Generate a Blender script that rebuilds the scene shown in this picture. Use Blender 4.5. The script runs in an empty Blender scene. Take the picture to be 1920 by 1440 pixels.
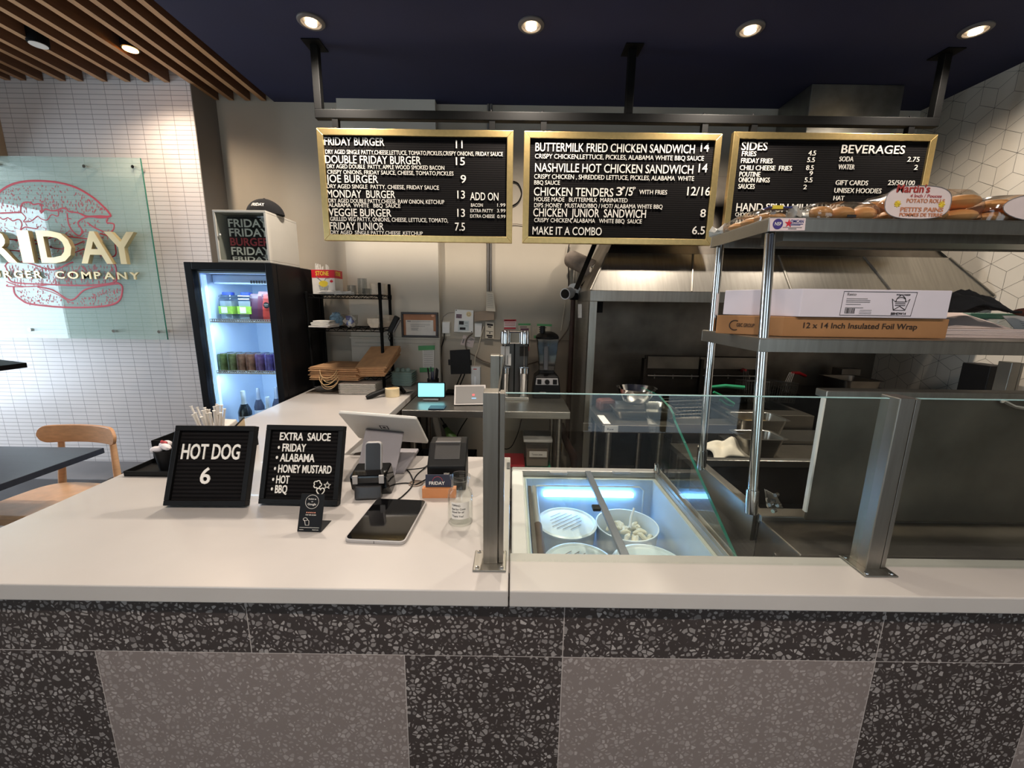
import bpy, math, random
from mathutils import Vector, Matrix, Euler
random.seed(7)
SC = bpy.context.scene
COL = SC.collection
R = math.radians

# ------------------------------------------------------------------ camera
FPX, PITCH, ROLL, CZ = 760.0, R(11.24), .0139, 1.55
_c, _s = math.cos(ROLL), math.sin(ROLL)
_u0 = Vector((0, math.sin(PITCH), math.cos(PITCH)))
FWD = Vector((0, math.cos(PITCH), -math.sin(PITCH)))
RGT = Vector((_c, _u0.y*_s, _u0.z*_s))
UPV = Vector((-_s, _u0.y*_c, _u0.z*_c))
cam_d = bpy.data.cameras.new('camera')
cam_d.sensor_fit = 'HORIZONTAL'
cam_d.sensor_width = 36
cam_d.lens = 36*FPX/1920
cam_d.clip_start = .02
cam = bpy.data.objects.new('camera', cam_d)
COL.objects.link(cam)
m = Matrix((RGT, UPV, -FWD)).transposed().to_4x4()
m.translation = (0, 0, CZ)
cam.matrix_world = m
SC.camera = cam

# ------------------------------------------------------------------ exposure, world, daylight
SC.view_settings.view_transform = 'Standard'
SC.view_settings.look = 'None'
SC.view_settings.gamma = 1
SC.view_settings.use_curve_mapping = False
SC.view_settings.exposure = 0.55
SC.cycles.use_denoising = True
SC.cycles.max_bounces = 8
SC.cycles.transparent_max_bounces = 24
SC.cycles.caustics_reflective = False
SC.cycles.caustics_refractive = False
SC.cycles.sample_clamp_indirect = 6
wd = bpy.data.worlds.new('sky')
SC.world = wd
wd.use_nodes = True
wd.node_tree.nodes['Background'].inputs[0].default_value = (.70, .84, 1, 1)
wd.node_tree.nodes['Background'].inputs[1].default_value = 1.1


def area(name, loc, rot, sx, sy, power, col):
    l = bpy.data.lights.new(name, 'AREA')
    l.shape = 'RECTANGLE'
    l.size, l.size_y, l.energy, l.color = sx, sy, power, col
    o = bpy.data.objects.new(name, l)
    o.location, o.rotation_euler = loc, rot
    COL.objects.link(o)
    return o


# daylight through the shop windows behind the camera and in the dining corner
area('daylight_front', (-2.35, -2.93, 1.75), (R(90), 0, 0), 2.8, 2.1, 9, (.80, .90, 1))
area('daylight_entrance', (1.9, -2.93, 1.75), (R(90), 0, 0), 1.9, 2.1, 5, (.86, .93, 1))
area('daylight_dining', (-4.93, 2.07, 1.48), (R(90), 0, R(-90)), 1.2, 1.9, 42, (.74, .87, 1))

# ------------------------------------------------------------------ helpers


def ray(px, py):
    a, b = (px-960)/FPX, (720-py)/FPX
    return FWD + a*RGT + b*UPV


def P(px, py, X=None, Y=None, Z=None):
    """where the sight line of a measured point meets a known plane of the room"""
    d = ray(px, py)
    t = Y/d.y if Y is not None else ((Z-CZ)/d.z if Z is not None else X/d.x)
    return Vector((d.x*t, d.y*t, CZ+d.z*t))


def lin(c):
    c /= 255
    return c/12.92 if c <= .04045 else ((c+.055)/1.055)**2.4


def rgb(*c):
    return tuple(lin(x) for x in c)+(1,)


MATS = {}


def mat(name, col, rough=.5, metal=0., noise=0., nscale=20., bump=0., bscale=60., spec=.5, emit=None, est=0., coat=0., stretch=None, alpha=None):
    """principled material with procedural mottling and bump"""
    if name in MATS:
        return MATS[name]
    mt = bpy.data.materials.new(name)
    mt.use_nodes = True
    nt = mt.node_tree
    b = nt.nodes['Principled BSDF']
    c = rgb(*col)
    b.inputs['Base Color'].default_value = c
    b.inputs['Roughness'].default_value = rough
    b.inputs['Metallic'].default_value = metal
    b.inputs['Specular IOR Level'].default_value = spec
    b.inputs['Coat Weight'].default_value = coat
    if noise or bump:
        tc = nt.nodes.new('ShaderNodeTexCoord')
        mp = nt.nodes.new('ShaderNodeMapping')
        nt.links.new(tc.outputs['Object'], mp.inputs[0])
        if stretch:
            mp.inputs['Scale'].default_value = stretch
    if noise:
        n = nt.nodes.new('ShaderNodeTexNoise')
        n.inputs['Scale'].default_value = nscale
        n.inputs['Detail'].default_value = 5
        nt.links.new(mp.outputs[0], n.inputs[0])
        r = nt.nodes.new('ShaderNodeValToRGB')
        r.color_ramp.elements[0].color = tuple(x*(1-noise) for x in c[:3])+(1,)
        r.color_ramp.elements[1].color = tuple(min(1, x*(1+noise)) for x in c[:3])+(1,)
        r.color_ramp.elements[0].position = .3
        r.color_ramp.elements[1].position = .7
        nt.links.new(n.outputs[0], r.inputs[0])
        nt.links.new(r.outputs[0], b.inputs['Base Color'])
    if bump:
        n2 = nt.nodes.new('ShaderNodeTexNoise')
        n2.inputs['Scale'].default_value = bscale
        nt.links.new(mp.outputs[0], n2.inputs[0])
        bp = nt.nodes.new('ShaderNodeBump')
        bp.inputs['Strength'].default_value = bump
        bp.inputs['Distance'].default_value = .002
        nt.links.new(n2.outputs[0], bp.inputs['Height'])
        nt.links.new(bp.outputs[0], b.inputs['Normal'])
    if emit:
        b.inputs['Emission Color'].default_value = rgb(*emit)
        b.inputs['Emission Strength'].default_value = est
    MATS[name] = mt
    return mt


def glass(name, tint=(235, 245, 240), ior=1.45, extra=0., rough=0., haze=0.):
    """clear pane: tinted transparency under a fresnel reflection"""
    if name in MATS:
        return MATS[name]
    mt = bpy.data.materials.new(name)
    mt.use_nodes = True
    nt = mt.node_tree
    nt.nodes.clear()
    o = nt.nodes.new('ShaderNodeOutputMaterial')
    mx = nt.nodes.new('ShaderNodeMixShader')
    tr = nt.nodes.new('ShaderNodeBsdfTransparent')
    gl = nt.nodes.new('ShaderNodeBsdfGlossy')
    fr = nt.nodes.new('ShaderNodeLayerWeight')
    fr.inputs[0].default_value = .5
    pw = nt.nodes.new('ShaderNodeMath')
    pw.operation = 'POWER'
    pw.inputs[1].default_value = 5
    tr.inputs[0].default_value = rgb(*tint)
    gl.inputs['Roughness'].default_value = rough
    ad = nt.nodes.new('ShaderNodeMath')
    r0 = ((ior-1)/(ior+1))**2+extra
    ad.operation = 'MULTIPLY_ADD'
    ad.use_clamp = True
    ad.inputs[1].default_value = 1-r0
    ad.inputs[2].default_value = r0
    nt.links.new(fr.outputs['Facing'], pw.inputs[0])
    nt.links.new(pw.outputs[0], ad.inputs[0])
    nt.links.new(ad.outputs[0], mx.inputs[0])
    if haze:
        df = nt.nodes.new('ShaderNodeBsdfDiffuse')
        df.inputs[0].default_value = rgb(214, 236, 228)
        hz = nt.nodes.new('ShaderNodeMixShader')
        hz.inputs[0].default_value = haze
        nt.links.new(tr.outputs[0], hz.inputs[1])
        nt.links.new(df.outputs[0], hz.inputs[2])
        tr = hz
    nt.links.new(tr.outputs[0], mx.inputs[1])
    nt.links.new(gl.outputs[0], mx.inputs[2])
    nt.links.new(mx.outputs[0], o.inputs[0])
    MATS[name] = mt
    return mt


def terrazzo(name, base, chip0, chip1, cut):
    mt = bpy.data.materials.new(name)
    mt.use_nodes = True
    nt = mt.node_tree
    L = nt.links.new
    b = nt.nodes['Principled BSDF']
    b.inputs['Roughness'].default_value = .38
    tc = nt.nodes.new('ShaderNodeTexCoord')
    nz = nt.nodes.new('ShaderNodeTexNoise')
    nz.inputs['Scale'].default_value = 45
    ad = nt.nodes.new('ShaderNodeVectorMath')
    ad.operation = 'MULTIPLY_ADD'
    ad.inputs[1].default_value = (.012, .012, .012)
    L(tc.outputs['Object'], nz.inputs[0])
    L(nz.outputs['Color'], ad.inputs[0])
    L(tc.outputs['Object'], ad.inputs[2])
    ve = nt.nodes.new('ShaderNodeTexVoronoi')
    ve.feature = 'DISTANCE_TO_EDGE'
    vc = nt.nodes.new('ShaderNodeTexVoronoi')
    for v in (ve, vc):
        v.inputs['Scale'].default_value = 78
        L(ad.outputs[0], v.inputs['Vector'])
    sp = nt.nodes.new('ShaderNodeSeparateColor')
    L(vc.outputs['Color'], sp.inputs[0])
    th = nt.nodes.new('ShaderNodeMath')
    th.operation = 'MULTIPLY_ADD'
    th.inputs[1].default_value = .27
    th.inputs[2].default_value = cut
    L(sp.outputs[0], th.inputs[0])
    gt = nt.nodes.new('ShaderNodeMath')
    gt.operation = 'GREATER_THAN'
    L(ve.outputs['Distance'], gt.inputs[0])
    L(th.outputs[0], gt.inputs[1])
    cr = nt.nodes.new('ShaderNodeMix')
    cr.data_type = 'RGBA'
    cr.inputs['A'].default_value = rgb(*chip0)
    cr.inputs['B'].default_value = rgb(*chip1)
    L(sp.outputs[1], cr.inputs['Factor'])
    mx = nt.nodes.new('ShaderNodeMix')
    mx.data_type = 'RGBA'
    mx.inputs['A'].default_value = rgb(*base)
    L(cr.outputs['Result'], mx.inputs['B'])
    L(gt.outputs[0], mx.inputs['Factor'])
    L(mx.outputs['Result'], b.inputs['Base Color'])
    return mt


def bricks(name, tile, grout, w, h, mortar, rough=.3):
    mt = bpy.data.materials.new(name)
    mt.use_nodes = True
    nt = mt.node_tree
    L = nt.links.new
    b = nt.nodes['Principled BSDF']
    b.inputs['Roughness'].default_value = rough
    tc = nt.nodes.new('ShaderNodeTexCoord')
    sx = nt.nodes.new('ShaderNodeSeparateXYZ')
    cx = nt.nodes.new('ShaderNodeCombineXYZ')
    L(tc.outputs['Object'], sx.inputs[0])
    L(sx.outputs[0], cx.inputs[0])
    L(sx.outputs[2], cx.inputs[1])
    br = nt.nodes.new('ShaderNodeTexBrick')
    br.offset = 0
    br.inputs['Scale'].default_value = 1
    br.inputs['Brick Width'].default_value = w
    br.inputs['Row Height'].default_value = h
    br.inputs['Mortar Size'].default_value = mortar
    br.inputs['Mortar Smooth'].default_value = .2
    br.inputs['Color1'].default_value = rgb(*tile)
    br.inputs['Color2'].default_value = rgb(*[x*.985 for x in tile])
    br.inputs['Mortar'].default_value = rgb(*grout)
    L(cx.outputs[0], br.inputs['Vector'])
    L(br.outputs['Color'], b.inputs['Base Color'])
    bp = nt.nodes.new('ShaderNodeBump')
    bp.invert = True
    bp.inputs['Strength'].default_value = .5
    bp.inputs['Distance'].default_value = .002
    L(br.outputs['Fac'], bp.inputs['Height'])
    L(bp.outputs[0], b.inputs['Normal'])
    return mt


def felt(name, axis):
    """ribbed black letter-board felt"""
    mt = bpy.data.materials.new(name)
    mt.use_nodes = True
    nt = mt.node_tree
    L = nt.links.new
    b = nt.nodes['Principled BSDF']
    b.inputs['Roughness'].default_value = .95
    b.inputs['Specular IOR Level'].default_value = .1
    tc = nt.nodes.new('ShaderNodeTexCoord')
    w = nt.nodes.new('ShaderNodeTexWave')
    w.bands_direction = axis
    w.inputs['Scale'].default_value = 26
    L(tc.outputs['Object'], w.inputs[0])
    r = nt.nodes.new('ShaderNodeValToRGB')
    r.color_ramp.elements[0].color = rgb(9, 8, 9)
    r.color_ramp.elements[1].color = rgb(27, 25, 25)
    L(w.outputs['Fac'], r.inputs[0])
    L(r.outputs[0], b.inputs['Base Color'])
    return mt


# materials
STEEL = mat('stainless', (168, 164, 158), .32, 1, .12, 6, .08, 90, stretch=(1, 1, 14))
STEELD = mat('stainless_greasy', (120, 113, 104), .42, 1, .35, 4, .1, 40)
STEELX = mat('stainless_brushed', (154, 150, 142), .36, 1, .1, 5, .1, 80, stretch=(14, 1, 1))
CHROME = mat('chrome', (215, 215, 215), .12, 1, .03, 10)
DARKST = mat('scorched_steel', (52, 47, 43), .45, .8, .4, 5, .1, 30)
GOLD = mat('brushed_gold', (232, 202, 138), .36, 1, .06, 4, .06, 120, stretch=(12, 1, 12))
BRASSL = mat('cream_brass', (222, 200, 154), .35, .5, .04, 8)
BLACKM = mat('black_metal', (8, 8, 8), .6, 0, .15, 12, spec=.12)
BLACKP = mat('black_plastic', (15, 15, 16), .5, 0, .15, 30, spec=.22)
BLACKG = mat('black_gloss', (9, 9, 10), .06, 0, .05, 10, spec=.5)
BLACKC = mat('black_cloth', (15, 14, 16), .95, 0, .4, 40, .5, 90)
GREYP = mat('grey_plastic', (92, 90, 90), .5, 0, .06, 30)
GREYL = mat('silver_plastic', (168, 164, 162), .42, .3, .04, 30)
WHITEP = mat('white_plastic', (226, 224, 220), .4, 0, .03, 20)
WHITEL = mat('letter_white', (236, 230, 220), .5, 0, .02, 20)
PAPER = mat('white_paper', (226, 220, 212), .85, 0, .05, 25, .1, 50)
KRAFT = mat('kraft_paper', (192, 148, 106), .85, 0, .12, 20, .15, 50)
KRAFT2 = mat('cardboard', (158, 112, 70), .85, 0, .08, 14, .1, 60)
KRAFTL = mat('kraft_rope', (206, 172, 126), .85, 0, .1, 40)
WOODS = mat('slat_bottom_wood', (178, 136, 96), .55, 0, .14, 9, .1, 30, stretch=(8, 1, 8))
OAK = mat('pale_oak', (222, 172, 128), .4, 0, .1, 8, .05, 30, stretch=(2, 2, 9))
OAKB = mat('bent_oak', (216, 160, 114), .38, 0, .1, 8, .05, 30, stretch=(2, 9, 9))
QUARTZ = mat('quartz_top', (184, 178, 173), .28, 0, .035, 5, coat=.15)
QUARTZ2 = mat('quartz_edge', (205, 190, 184), .4, 0, .03, 5)
NAVY = mat('navy_ceiling_paint', (23, 27, 60), .8, 0, .08, 3)
WALLG = mat('warm_grey_paint', (178, 168, 152), .75, 0, .06, 2.2, .05, 40)
WALLGL = mat('pale_grey_paint', (196, 188, 174), .7, 0, .04, 2.2)
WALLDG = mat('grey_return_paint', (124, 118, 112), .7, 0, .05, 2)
TERD = terrazzo('terrazzo_dark', (56, 49, 48), (104, 98, 96), (168, 161, 157), .08)
TERL = terrazzo('terrazzo_light', (126, 115, 111), (138, 128, 124), (170, 160, 156), .08)
TILEW = bricks('finger_tile', (228, 220, 217), (150, 142, 140), .111, .0305, .0016)
FELTZ = felt('ribbed_felt', 'Z')
GLASS = glass('clear_glass', (249, 252, 250))
GLASSG = glass('green_glass', (250, 255, 253), 1.5, .015, 0., .3)
GLASSE = mat('glass_edge_green', (30, 122, 104), .15, 0, .05, 20, spec=.8)
GLASSJ = glass('jar_glass', (252, 253, 252), 1.45, 0.)
FILM = glass('plastic_film', (240, 238, 234), 1.5, .05, .12)
PLASTC = glass('clear_plastic', (222, 226, 228), 1.45, .06, .1)
SCREEN = mat('lit_screen', (90, 190, 205), .2, emit=(140, 225, 240), est=.9)
LAMP = mat('lamp_glow', (255, 240, 220), .4, emit=(255, 226, 184), est=22)
LAMPO = mat('amber_lamp_glow', (255, 210, 150), .4, emit=(255, 176, 90), est=26)
LEDB = mat('led_strip_glow', (210, 235, 255), .4, emit=(130, 192, 255), est=13)
LEDF = mat('cooler_tube_glow', (190, 220, 255), .4, emit=(170, 205, 255), est=.75)
RED = mat('red_plastic', (190, 26, 34), .45, 0, .06, 20)
REDP = mat('red_ink', (186, 62, 72), .6, 0, .06, 20)
REDC = mat('carton_red', (206, 24, 44), .5, 0, .05, 20)
YEL = mat('yellow_ink', (236, 206, 60), .6, 0, .06, 20)
GREENP = mat('green_grip', (30, 128, 88), .45, 0, .06, 20)
GREENT = mat('green_tape', (92, 160, 104), .7, 0, .08, 20)
BLUEP = mat('blue_ink', (42, 52, 120), .5, 0, .05, 20)
PURP = mat('badge_purple', (62, 44, 120), .5, 0, .05, 20)
INK = mat('black_ink', (26, 22, 22), .7, 0, .05, 20)
INKG = mat('grey_ink', (128, 122, 120), .8, 0, .05, 20)
INKB = mat('brown_ink', (50, 34, 24), .8, 0, .05, 20)
TAN = mat('bun_crust', (226, 164, 102), .5, 0, .22, 14, .1, 40)
LABELP = mat('bun_label', (232, 212, 206), .45, 0, .04, 20)
DARKTOP = mat('charcoal_laminate', (52, 55, 64), .35, 0, .12, 10, stretch=(1, 6, 1))
CREAM = mat('cream_cloth', (214, 204, 186), .9, 0, .06, 12, .3, 60)
CORK = mat('copper_mat', (178, 124, 92), .7, 0, .06, 20)
FRAMEB = mat('dark_brown_frame', (38, 26, 22), .4, 0, .1, 20)
PULP = mat('fibre_bowl', (224, 212, 194), .85, 0, .05, 30)
TAPE = mat('packing_tape', (218, 200, 162), .5, 0, .05, 30)
MINT = mat('mint_pulp', (150, 172, 164), .85, 0, .1, 30, .2, 60)
LINER = mat('freezer_liner', (206, 220, 236), .4, 0, .04, 6, .1, 20)
TUBW = mat('tub_white', (226, 234, 242), .35, 0, .03, 15)
RUST = mat('brown_pipe', (70, 48, 40), .6, .3, .2, 20)
FOIL = mat('crinkled_foil', (205, 205, 205), .22, 1, .1, 30, 1.0, 45)
DUCTG = mat('duct_wrap', (128, 116, 106), .8, .1, .15, 30, .5, 60)
FLOORM = mat('floor_tile', (112, 106, 100), .5, 0, .1, 3)

ORG = {}      # roots whose parts are given in room coordinates


class G:
    """collects shapes for ONE mesh"""

    def __init__(s):
        s.v, s.f, s.mi, s.cur = [], [], [], 0

    def add(s, vs, fs):
        n = len(s.v)
        s.v += [Vector(v) for v in vs]
        for f in fs:
            s.f.append([n+i for i in f])
            s.mi.append(s.cur)
        return s

    def m(s, i):
        s.cur = i
        return s

    def box(s, x0, x1, y0, y1, z0, z1):
        return s.add([(x, y, z) for z in (z0, z1) for y in (y0, y1) for x in (x0, x1)],
                     [(0, 2, 3, 1), (4, 5, 7, 6), (0, 1, 5, 4), (2, 6, 7, 3), (0, 4, 6, 2), (1, 3, 7, 5)])

    def obox(s, c, sz, rot=(0, 0, 0)):
        M = Euler(rot).to_matrix()
        c = Vector(c)
        return s.add([c+M @ Vector((x*sz[0]/2, y*sz[1]/2, z*sz[2]/2)) for z in (-1, 1) for y in (-1, 1) for x in (-1, 1)],
                     [(0, 2, 3, 1), (4, 5, 7, 6), (0, 1, 5, 4), (2, 6, 7, 3), (0, 4, 6, 2), (1, 3, 7, 5)])

    def prism(s, poly, vec):
        n = len(poly)
        vec = Vector(vec)
        p = [Vector(q) for q in poly]
        return s.add(p+[q+vec for q in p], [tuple(range(n))[::-1], tuple(range(n, 2*n))]+[(i, (i+1) % n, n+(i+1) % n, n+i) for i in range(n)])

    def quad(s, *p):
        return s.add(p, [tuple(range(len(p)))])

    def cyl(s, a, b, r, r2=None, n=16, caps=True):
        return s.tube([a, b], [r, r if r2 is None else r2], n, caps)

    def tube(s, pts, r, n=8, caps=True, closed=False):
        pts = [Vector(p) for p in pts]
        k = len(pts)
        rs = r if isinstance(r, (list, tuple)) else [r]*k
        base = len(s.v)
        prev = None
        for i, p in enumerate(pts):
            a = pts[i-1] if (i or closed) else pts[0]
            b = pts[(i+1) % k] if (i < k-1 or closed) else pts[-1]
            d = (b-a)
            if d.length < 1e-9:
                d = Vector((0, 0, 1))
            d.normalize()
            if prev is None:
                ref = Vector((0, 0, 1)) if abs(d.z) < .9 else Vector((1, 0, 0))
                x = d.cross(ref).normalized()
            else:
                x = (prev-d*prev.dot(d)).normalized()
            prev = x
            y = d.cross(x)
            for j in range(n):
                t = 2*math.pi*j/n
                s.v.append(p+(x*math.cos(t)+y*math.sin(t))*rs[i])
        for i in range(k-1 if not closed else k):
            i2 = (i+1) % k
            for j in range(n):
                s.f.append([base+i*n+j, base+i*n+(j+1) % n, base+i2*n+(j+1) % n, base+i2*n+j])
                s.mi.append(s.cur)
        if caps and not closed:
            s.f.append([base+j for j in range(n)][::-1])
            s.f.append([base+(k-1)*n+j for j in range(n)])
            s.mi += [s.cur]*2
        return s

    def lathe(s, c, prof, n=28, sx=1, sy=1):
        c = Vector(c)
        base = len(s.v)
        for r, z in prof:
            for j in range(n):
                t = 2*math.pi*j/n
                s.v.append(c+Vector((r*sx*math.cos(t), r*sy*math.sin(t), z)))
        for i in range(len(prof)-1):
            for j in range(n):
                s.f.append([base+i*n+j, base+i*n+(j+1) % n, base+(i+1)*n+(j+1) % n, base+(i+1)*n+j])
                s.mi.append(s.cur)
        s.f.append([base+j for j in range(n)][::-1])
        s.f.append([base+(len(prof)-1)*n+j for j in range(n)])
        s.mi += [s.cur]*2
        return s

    def ball(s, c, r, n=14, lo=-1., hi=1.):
        if not isinstance(r, (tuple, list)):
            r = (r, r, r)
        k = max(4, n//2)
        prof = []
        a0, a1 = math.asin(lo), math.asin(hi)
        for i in range(k+1):
            a = a0+(a1-a0)*i/k
            prof.append((max(1e-4, math.cos(a)), math.sin(a)))
        base = len(s.v)
        s.lathe((0, 0, 0), prof, n)
        for i in range(base, len(s.v)):
            v = s.v[i]
            s.v[i] = Vector((c[0]+v.x*r[0], c[1]+v.y*r[1], c[2]+v.z*r[2]))
        return s

    def text(s, body, o, xd=(1, 0, 0), yd=(0, 0, 1), h=.02, w=None, depth=.001, bold=0., align='l'):
        vs, fs, w0, w1 = font_mesh(body, bold)
        xd, yd, o = Vector(xd), Vector(yd), Vector(o)
        nd = xd.cross(yd)
        sy = h/CAPH
        sx = w/(w1-w0) if w else sy
        off = {'l': 0, 'c': .5, 'r': 1}[align]*(w1-w0)
        return s.add([o+xd*((v[0]-w0-off)*sx)+yd*(v[1]*sy)+nd*(depth*(v[2]/.1+.5)) for v in vs], fs)

    def xform(s, M, start=0):
        for i in range(start, len(s.v)):
            s.v[i] = M @ s.v[i]
        return s


_FC = {}


def font_mesh(body, bold=0.):
    k = (body, bold)
    if k in _FC:
        return _FC[k]
    cu = bpy.data.curves.new('txt', 'FONT')
    cu.body = body
    cu.extrude = .05
    cu.offset = bold
    cu.resolution_u = 3
    ob = bpy.data.objects.new('txt', cu)
    COL.objects.link(ob)
    dg = bpy.context.evaluated_depsgraph_get()
    dg.update()
    me = bpy.data.meshes.new_from_object(ob.evaluated_get(dg))
    vs = [tuple(v.co) for v in me.vertices]
    fs = [tuple(p.vertices) for p in me.polygons]
    bpy.data.objects.remove(ob)
    bpy.data.curves.remove(cu)
    bpy.data.meshes.remove(me)
    xs = [v[0] for v in vs] or [0, 1]
    _FC[k] = (vs, fs, min(xs), max(xs))
    return _FC[k]


_v = font_mesh('H')[0]
CAPH = max(v[1] for v in _v)


def tag(o, label=None, cat=None, group=None, kind=None):
    for k, v in (('label', label), ('category', cat), ('group', group), ('kind', kind)):
        if v:
            o[k] = v
    return o


def org(o):
    while o is not None:
        if o in ORG:
            return ORG[o]
        o = o.parent
    return Vector((0, 0, 0))


def build(g, name, mt, parent=None, smooth=False, bevel=0., label=None, at=None, ang=38):
    me = bpy.data.meshes.new(name)
    o0 = at if at is not None else org(parent) if parent is not None else Vector((0, 0, 0))
    me.from_pydata([v-o0 for v in g.v], [], g.f)
    mts = mt if isinstance(mt, (list, tuple)) else [mt]
    for x in mts:
        me.materials.append(x)
    if len(mts) > 1:
        me.polygons.foreach_set('material_index', g.mi)
    me.update()
    if smooth:
        me.polygons.foreach_set('use_smooth', [True]*len(me.polygons))
        me.set_sharp_from_angle(angle=R(ang))
    ob = bpy.data.objects.new(name, me)
    COL.objects.link(ob)
    if parent is not None:
        ob.parent = parent
    elif at is not None:
        ob.location = at
    if bevel:
        b = ob.modifiers.new('bevel', 'BEVEL')
        b.width = bevel
        b.segments = 2
        b.limit_method = 'ANGLE'
        b.angle_limit = R(40)
    if label:
        ob['label'] = label
    return ob


def solo(g, name, mt, label, cat, group=None, kind=None, **k):
    """a thing that is one mesh"""
    xs = [v.x for v in g.v]
    ys = [v.y for v in g.v]
    zs = [v.z for v in g.v]
    at = Vector(((min(xs)+max(xs))/2, (min(ys)+max(ys))/2, min(zs)))
    return tag(build(g, name, mt, None, at=at, **k), label, cat, group, kind)


def struct(g, name, mt, parent=None, **k):
    o = build(g, name, mt, parent, **k)
    if parent is None:
        o['kind'] = 'structure'
    return o


def thing(name, label, cat, loc=(0, 0, 0), rot=None, group=None):
    """Empty at the thing's base; parts in room coordinates unless it is turned (then local)"""
    o = bpy.data.objects.new(name, None)
    o.empty_display_size = .05
    o.location = loc
    COL.objects.link(o)
    if rot is None:
        ORG[o] = Vector(loc)
    else:
        o.rotation_euler = rot
        ORG[o] = Vector((0, 0, 0))
    return tag(o, label, cat, group)


def dup(root, loc, rot=None, label=None):
    def cp(o, par):
        c = o.copy()
        COL.objects.link(c)
        if par is not None:
            c.parent = par
        for ch in kids.get(o, []):
            cp(ch, c)
        return c
    kids = {}
    for o in COL.objects:
        if o.parent is not None:
            kids.setdefault(o.parent, []).append(o)
    r = cp(root, None)
    r.location = loc
    if rot is not None:
        r.rotation_euler = rot
    if label:
        r['label'] = label
    return r


ORD = ['first', 'second', 'third', 'fourth', 'fifth', 'sixth', 'seventh', 'eighth', 'ninth', 'tenth', 'eleventh', 'twelfth', 'thirteenth', 'fourteenth', 'fifteenth', 'sixteenth', 'seventeenth', 'eighteenth', 'nineteenth', 'twentieth']

# ------------------------------------------------------------------ room shell
YW, YT, ZCEIL = 3.30, 3.06, 2.97
XR, XC = 2.96, -2.19
XL, YF = -4.95, -3.0
struct(G().box(XL, XR, YF, YW, -.08, 0), 'floor', FLOORM)
struct(G().box(-1.765, XR+.1, YF, YW+.1, ZCEIL, ZCEIL+.2), 'ceiling', NAVY)
struct(G().box(XL, -1.765, YF, YW+.1, ZCEIL+.16, ZCEIL+.2), 'ceiling_dining', mat('dark_recess_paint', (38, 30, 28), .9, 0, .1, 3))
struct(G().box(XC, XR+.1, YW, YW+.1, 0, ZCEIL+.2), 'wall_back', WALLG)
struct(G().box(XL, XC-.006, YT, YT+.08, 0, ZCEIL+.16), 'wall_dining', TILEW)
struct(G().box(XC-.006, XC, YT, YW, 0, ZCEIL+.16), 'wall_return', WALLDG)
struct(G().box(XL-.1, XL, YF, 1.45, 0, 3.13).box(XL-.1, XL, 2.7, YT, 0, 3.13).box(XL-.1, XL, 1.45, 2.7, 0, .5).box(XL-.1, XL, 1.45, 2.7, 2.46, 3.13), 'wall_left', WALLGL)
struct(G().box(XL, -3.8, YF-.1, YF, 0, 3.1).box(-.9, .9, YF-.1, YF, 0, 3.1).box(2.9, XR, YF-.1, YF, 0, 3.1).box(-3.8, 2.9, YF-.1, YF, 2.8, 3.1).box(-3.8, -.9, YF-.1, YF, 0, .6), 'wall_front', WALLGL)
# pilaster with its panelled dado
pz = struct(G().box(-1.285, -.578, 3.232, YW, 0, ZCEIL), 'trim_1', WALLGL)
# dado ledge and panel frame on the pilaster
g = G()
a, b = P(650, 641, Y=3.2), P(822, 642, Y=3.2)
g.box(-1.29, -.572, 3.205, 3.232, 1.262, 1.276).box(-1.285, -.578, 3.222, 3.232, .9, 1.262)
g.box(-1.25, -.62, 3.214, 3.222, 1.225, 1.232)
struct(g, 'trim_2', WALLGL, bevel=.003)
struct(G().box(-2.19, -1.29, 3.28, YW, 1.262, 1.276).box(-.57, .47, 3.29, YW, 1.262, 1.266), 'trim_3', WALLG)
# wooden header box at the far dining corner
struct(G().box(XL, -3.52, 2.45, YT, 2.46, 2.62+.3), 'trim_4', mat('header_wood', (186, 160, 130), .6, 0, .08, 6), bevel=.004)

# right wall: white rhombus tiles laid as tumbling blocks
g = G()
g.m(0).add([(XR, YF, 0), (XR, YW, 0), (XR, YW, ZCEIL), (XR, YF, ZCEIL)], [(0, 1, 2, 3)])
g.m(1)
side = .105
hx = side*math.sqrt(3)
for iy in range(0, 21):
    for iz in range(0, 22):
        cy = .25+iy*hx+(hx/2 if iz % 2 else 0)
        cz = .15+iz*side*1.5
        pts = [(cy+side*math.cos(R(90+60*k)), cz+side*math.sin(R(90+60*k))) for k in range(6)]
        if cy > YW+side or cz > ZCEIL+side:
            continue
        for k in (0, 2, 4):
            q = [(cy, cz), pts[k], pts[(k+1) % 6], pts[(k+2) % 6]]
            mcx, mcz = sum(p[0] for p in q)/4, sum(p[1] for p in q)/4
            q = [(mcx+(p[0]-mcx)*.978, mcz+(p[1]-mcz)*.978) for p in q]
            q = [(min(p[0], YW), min(p[1], ZCEIL)) for p in q]
            if max(p[0] for p in q)-min(p[0] for p in q) < .002 or max(p[1] for p in q)-min(p[1] for p in q) < .002:
                continue
            g.add([(XR-.004, p[0], p[1]) for p in q], [(0, 1, 2, 3)])
struct(g, 'wall_right', [mat('dark_grout', (112, 103, 94), .8), mat('rhombus_tile', (220, 210, 194), .45, 0, .03, 6)])

# shop windows behind the camera: frames and panes
for k, (x0, x1) in enumerate(((-3.8, -.9), (.9, 2.9))):
    g = G().box(x0, x0+.06, YF-.08, YF-.02, .0, 2.8).box(x1-.06, x1, YF-.08, YF-.02, 0, 2.8).box((x0+x1)/2-.03, (x0+x1)/2+.03, YF-.08, YF-.02, 0, 2.8)
    w = struct(g, f'window_{k+1}', BLACKM)
    build(G().box(x0+.06, x1-.06, YF-.055, YF-.045, .1, 2.8), 'window_pane', GLASS, w)

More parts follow.
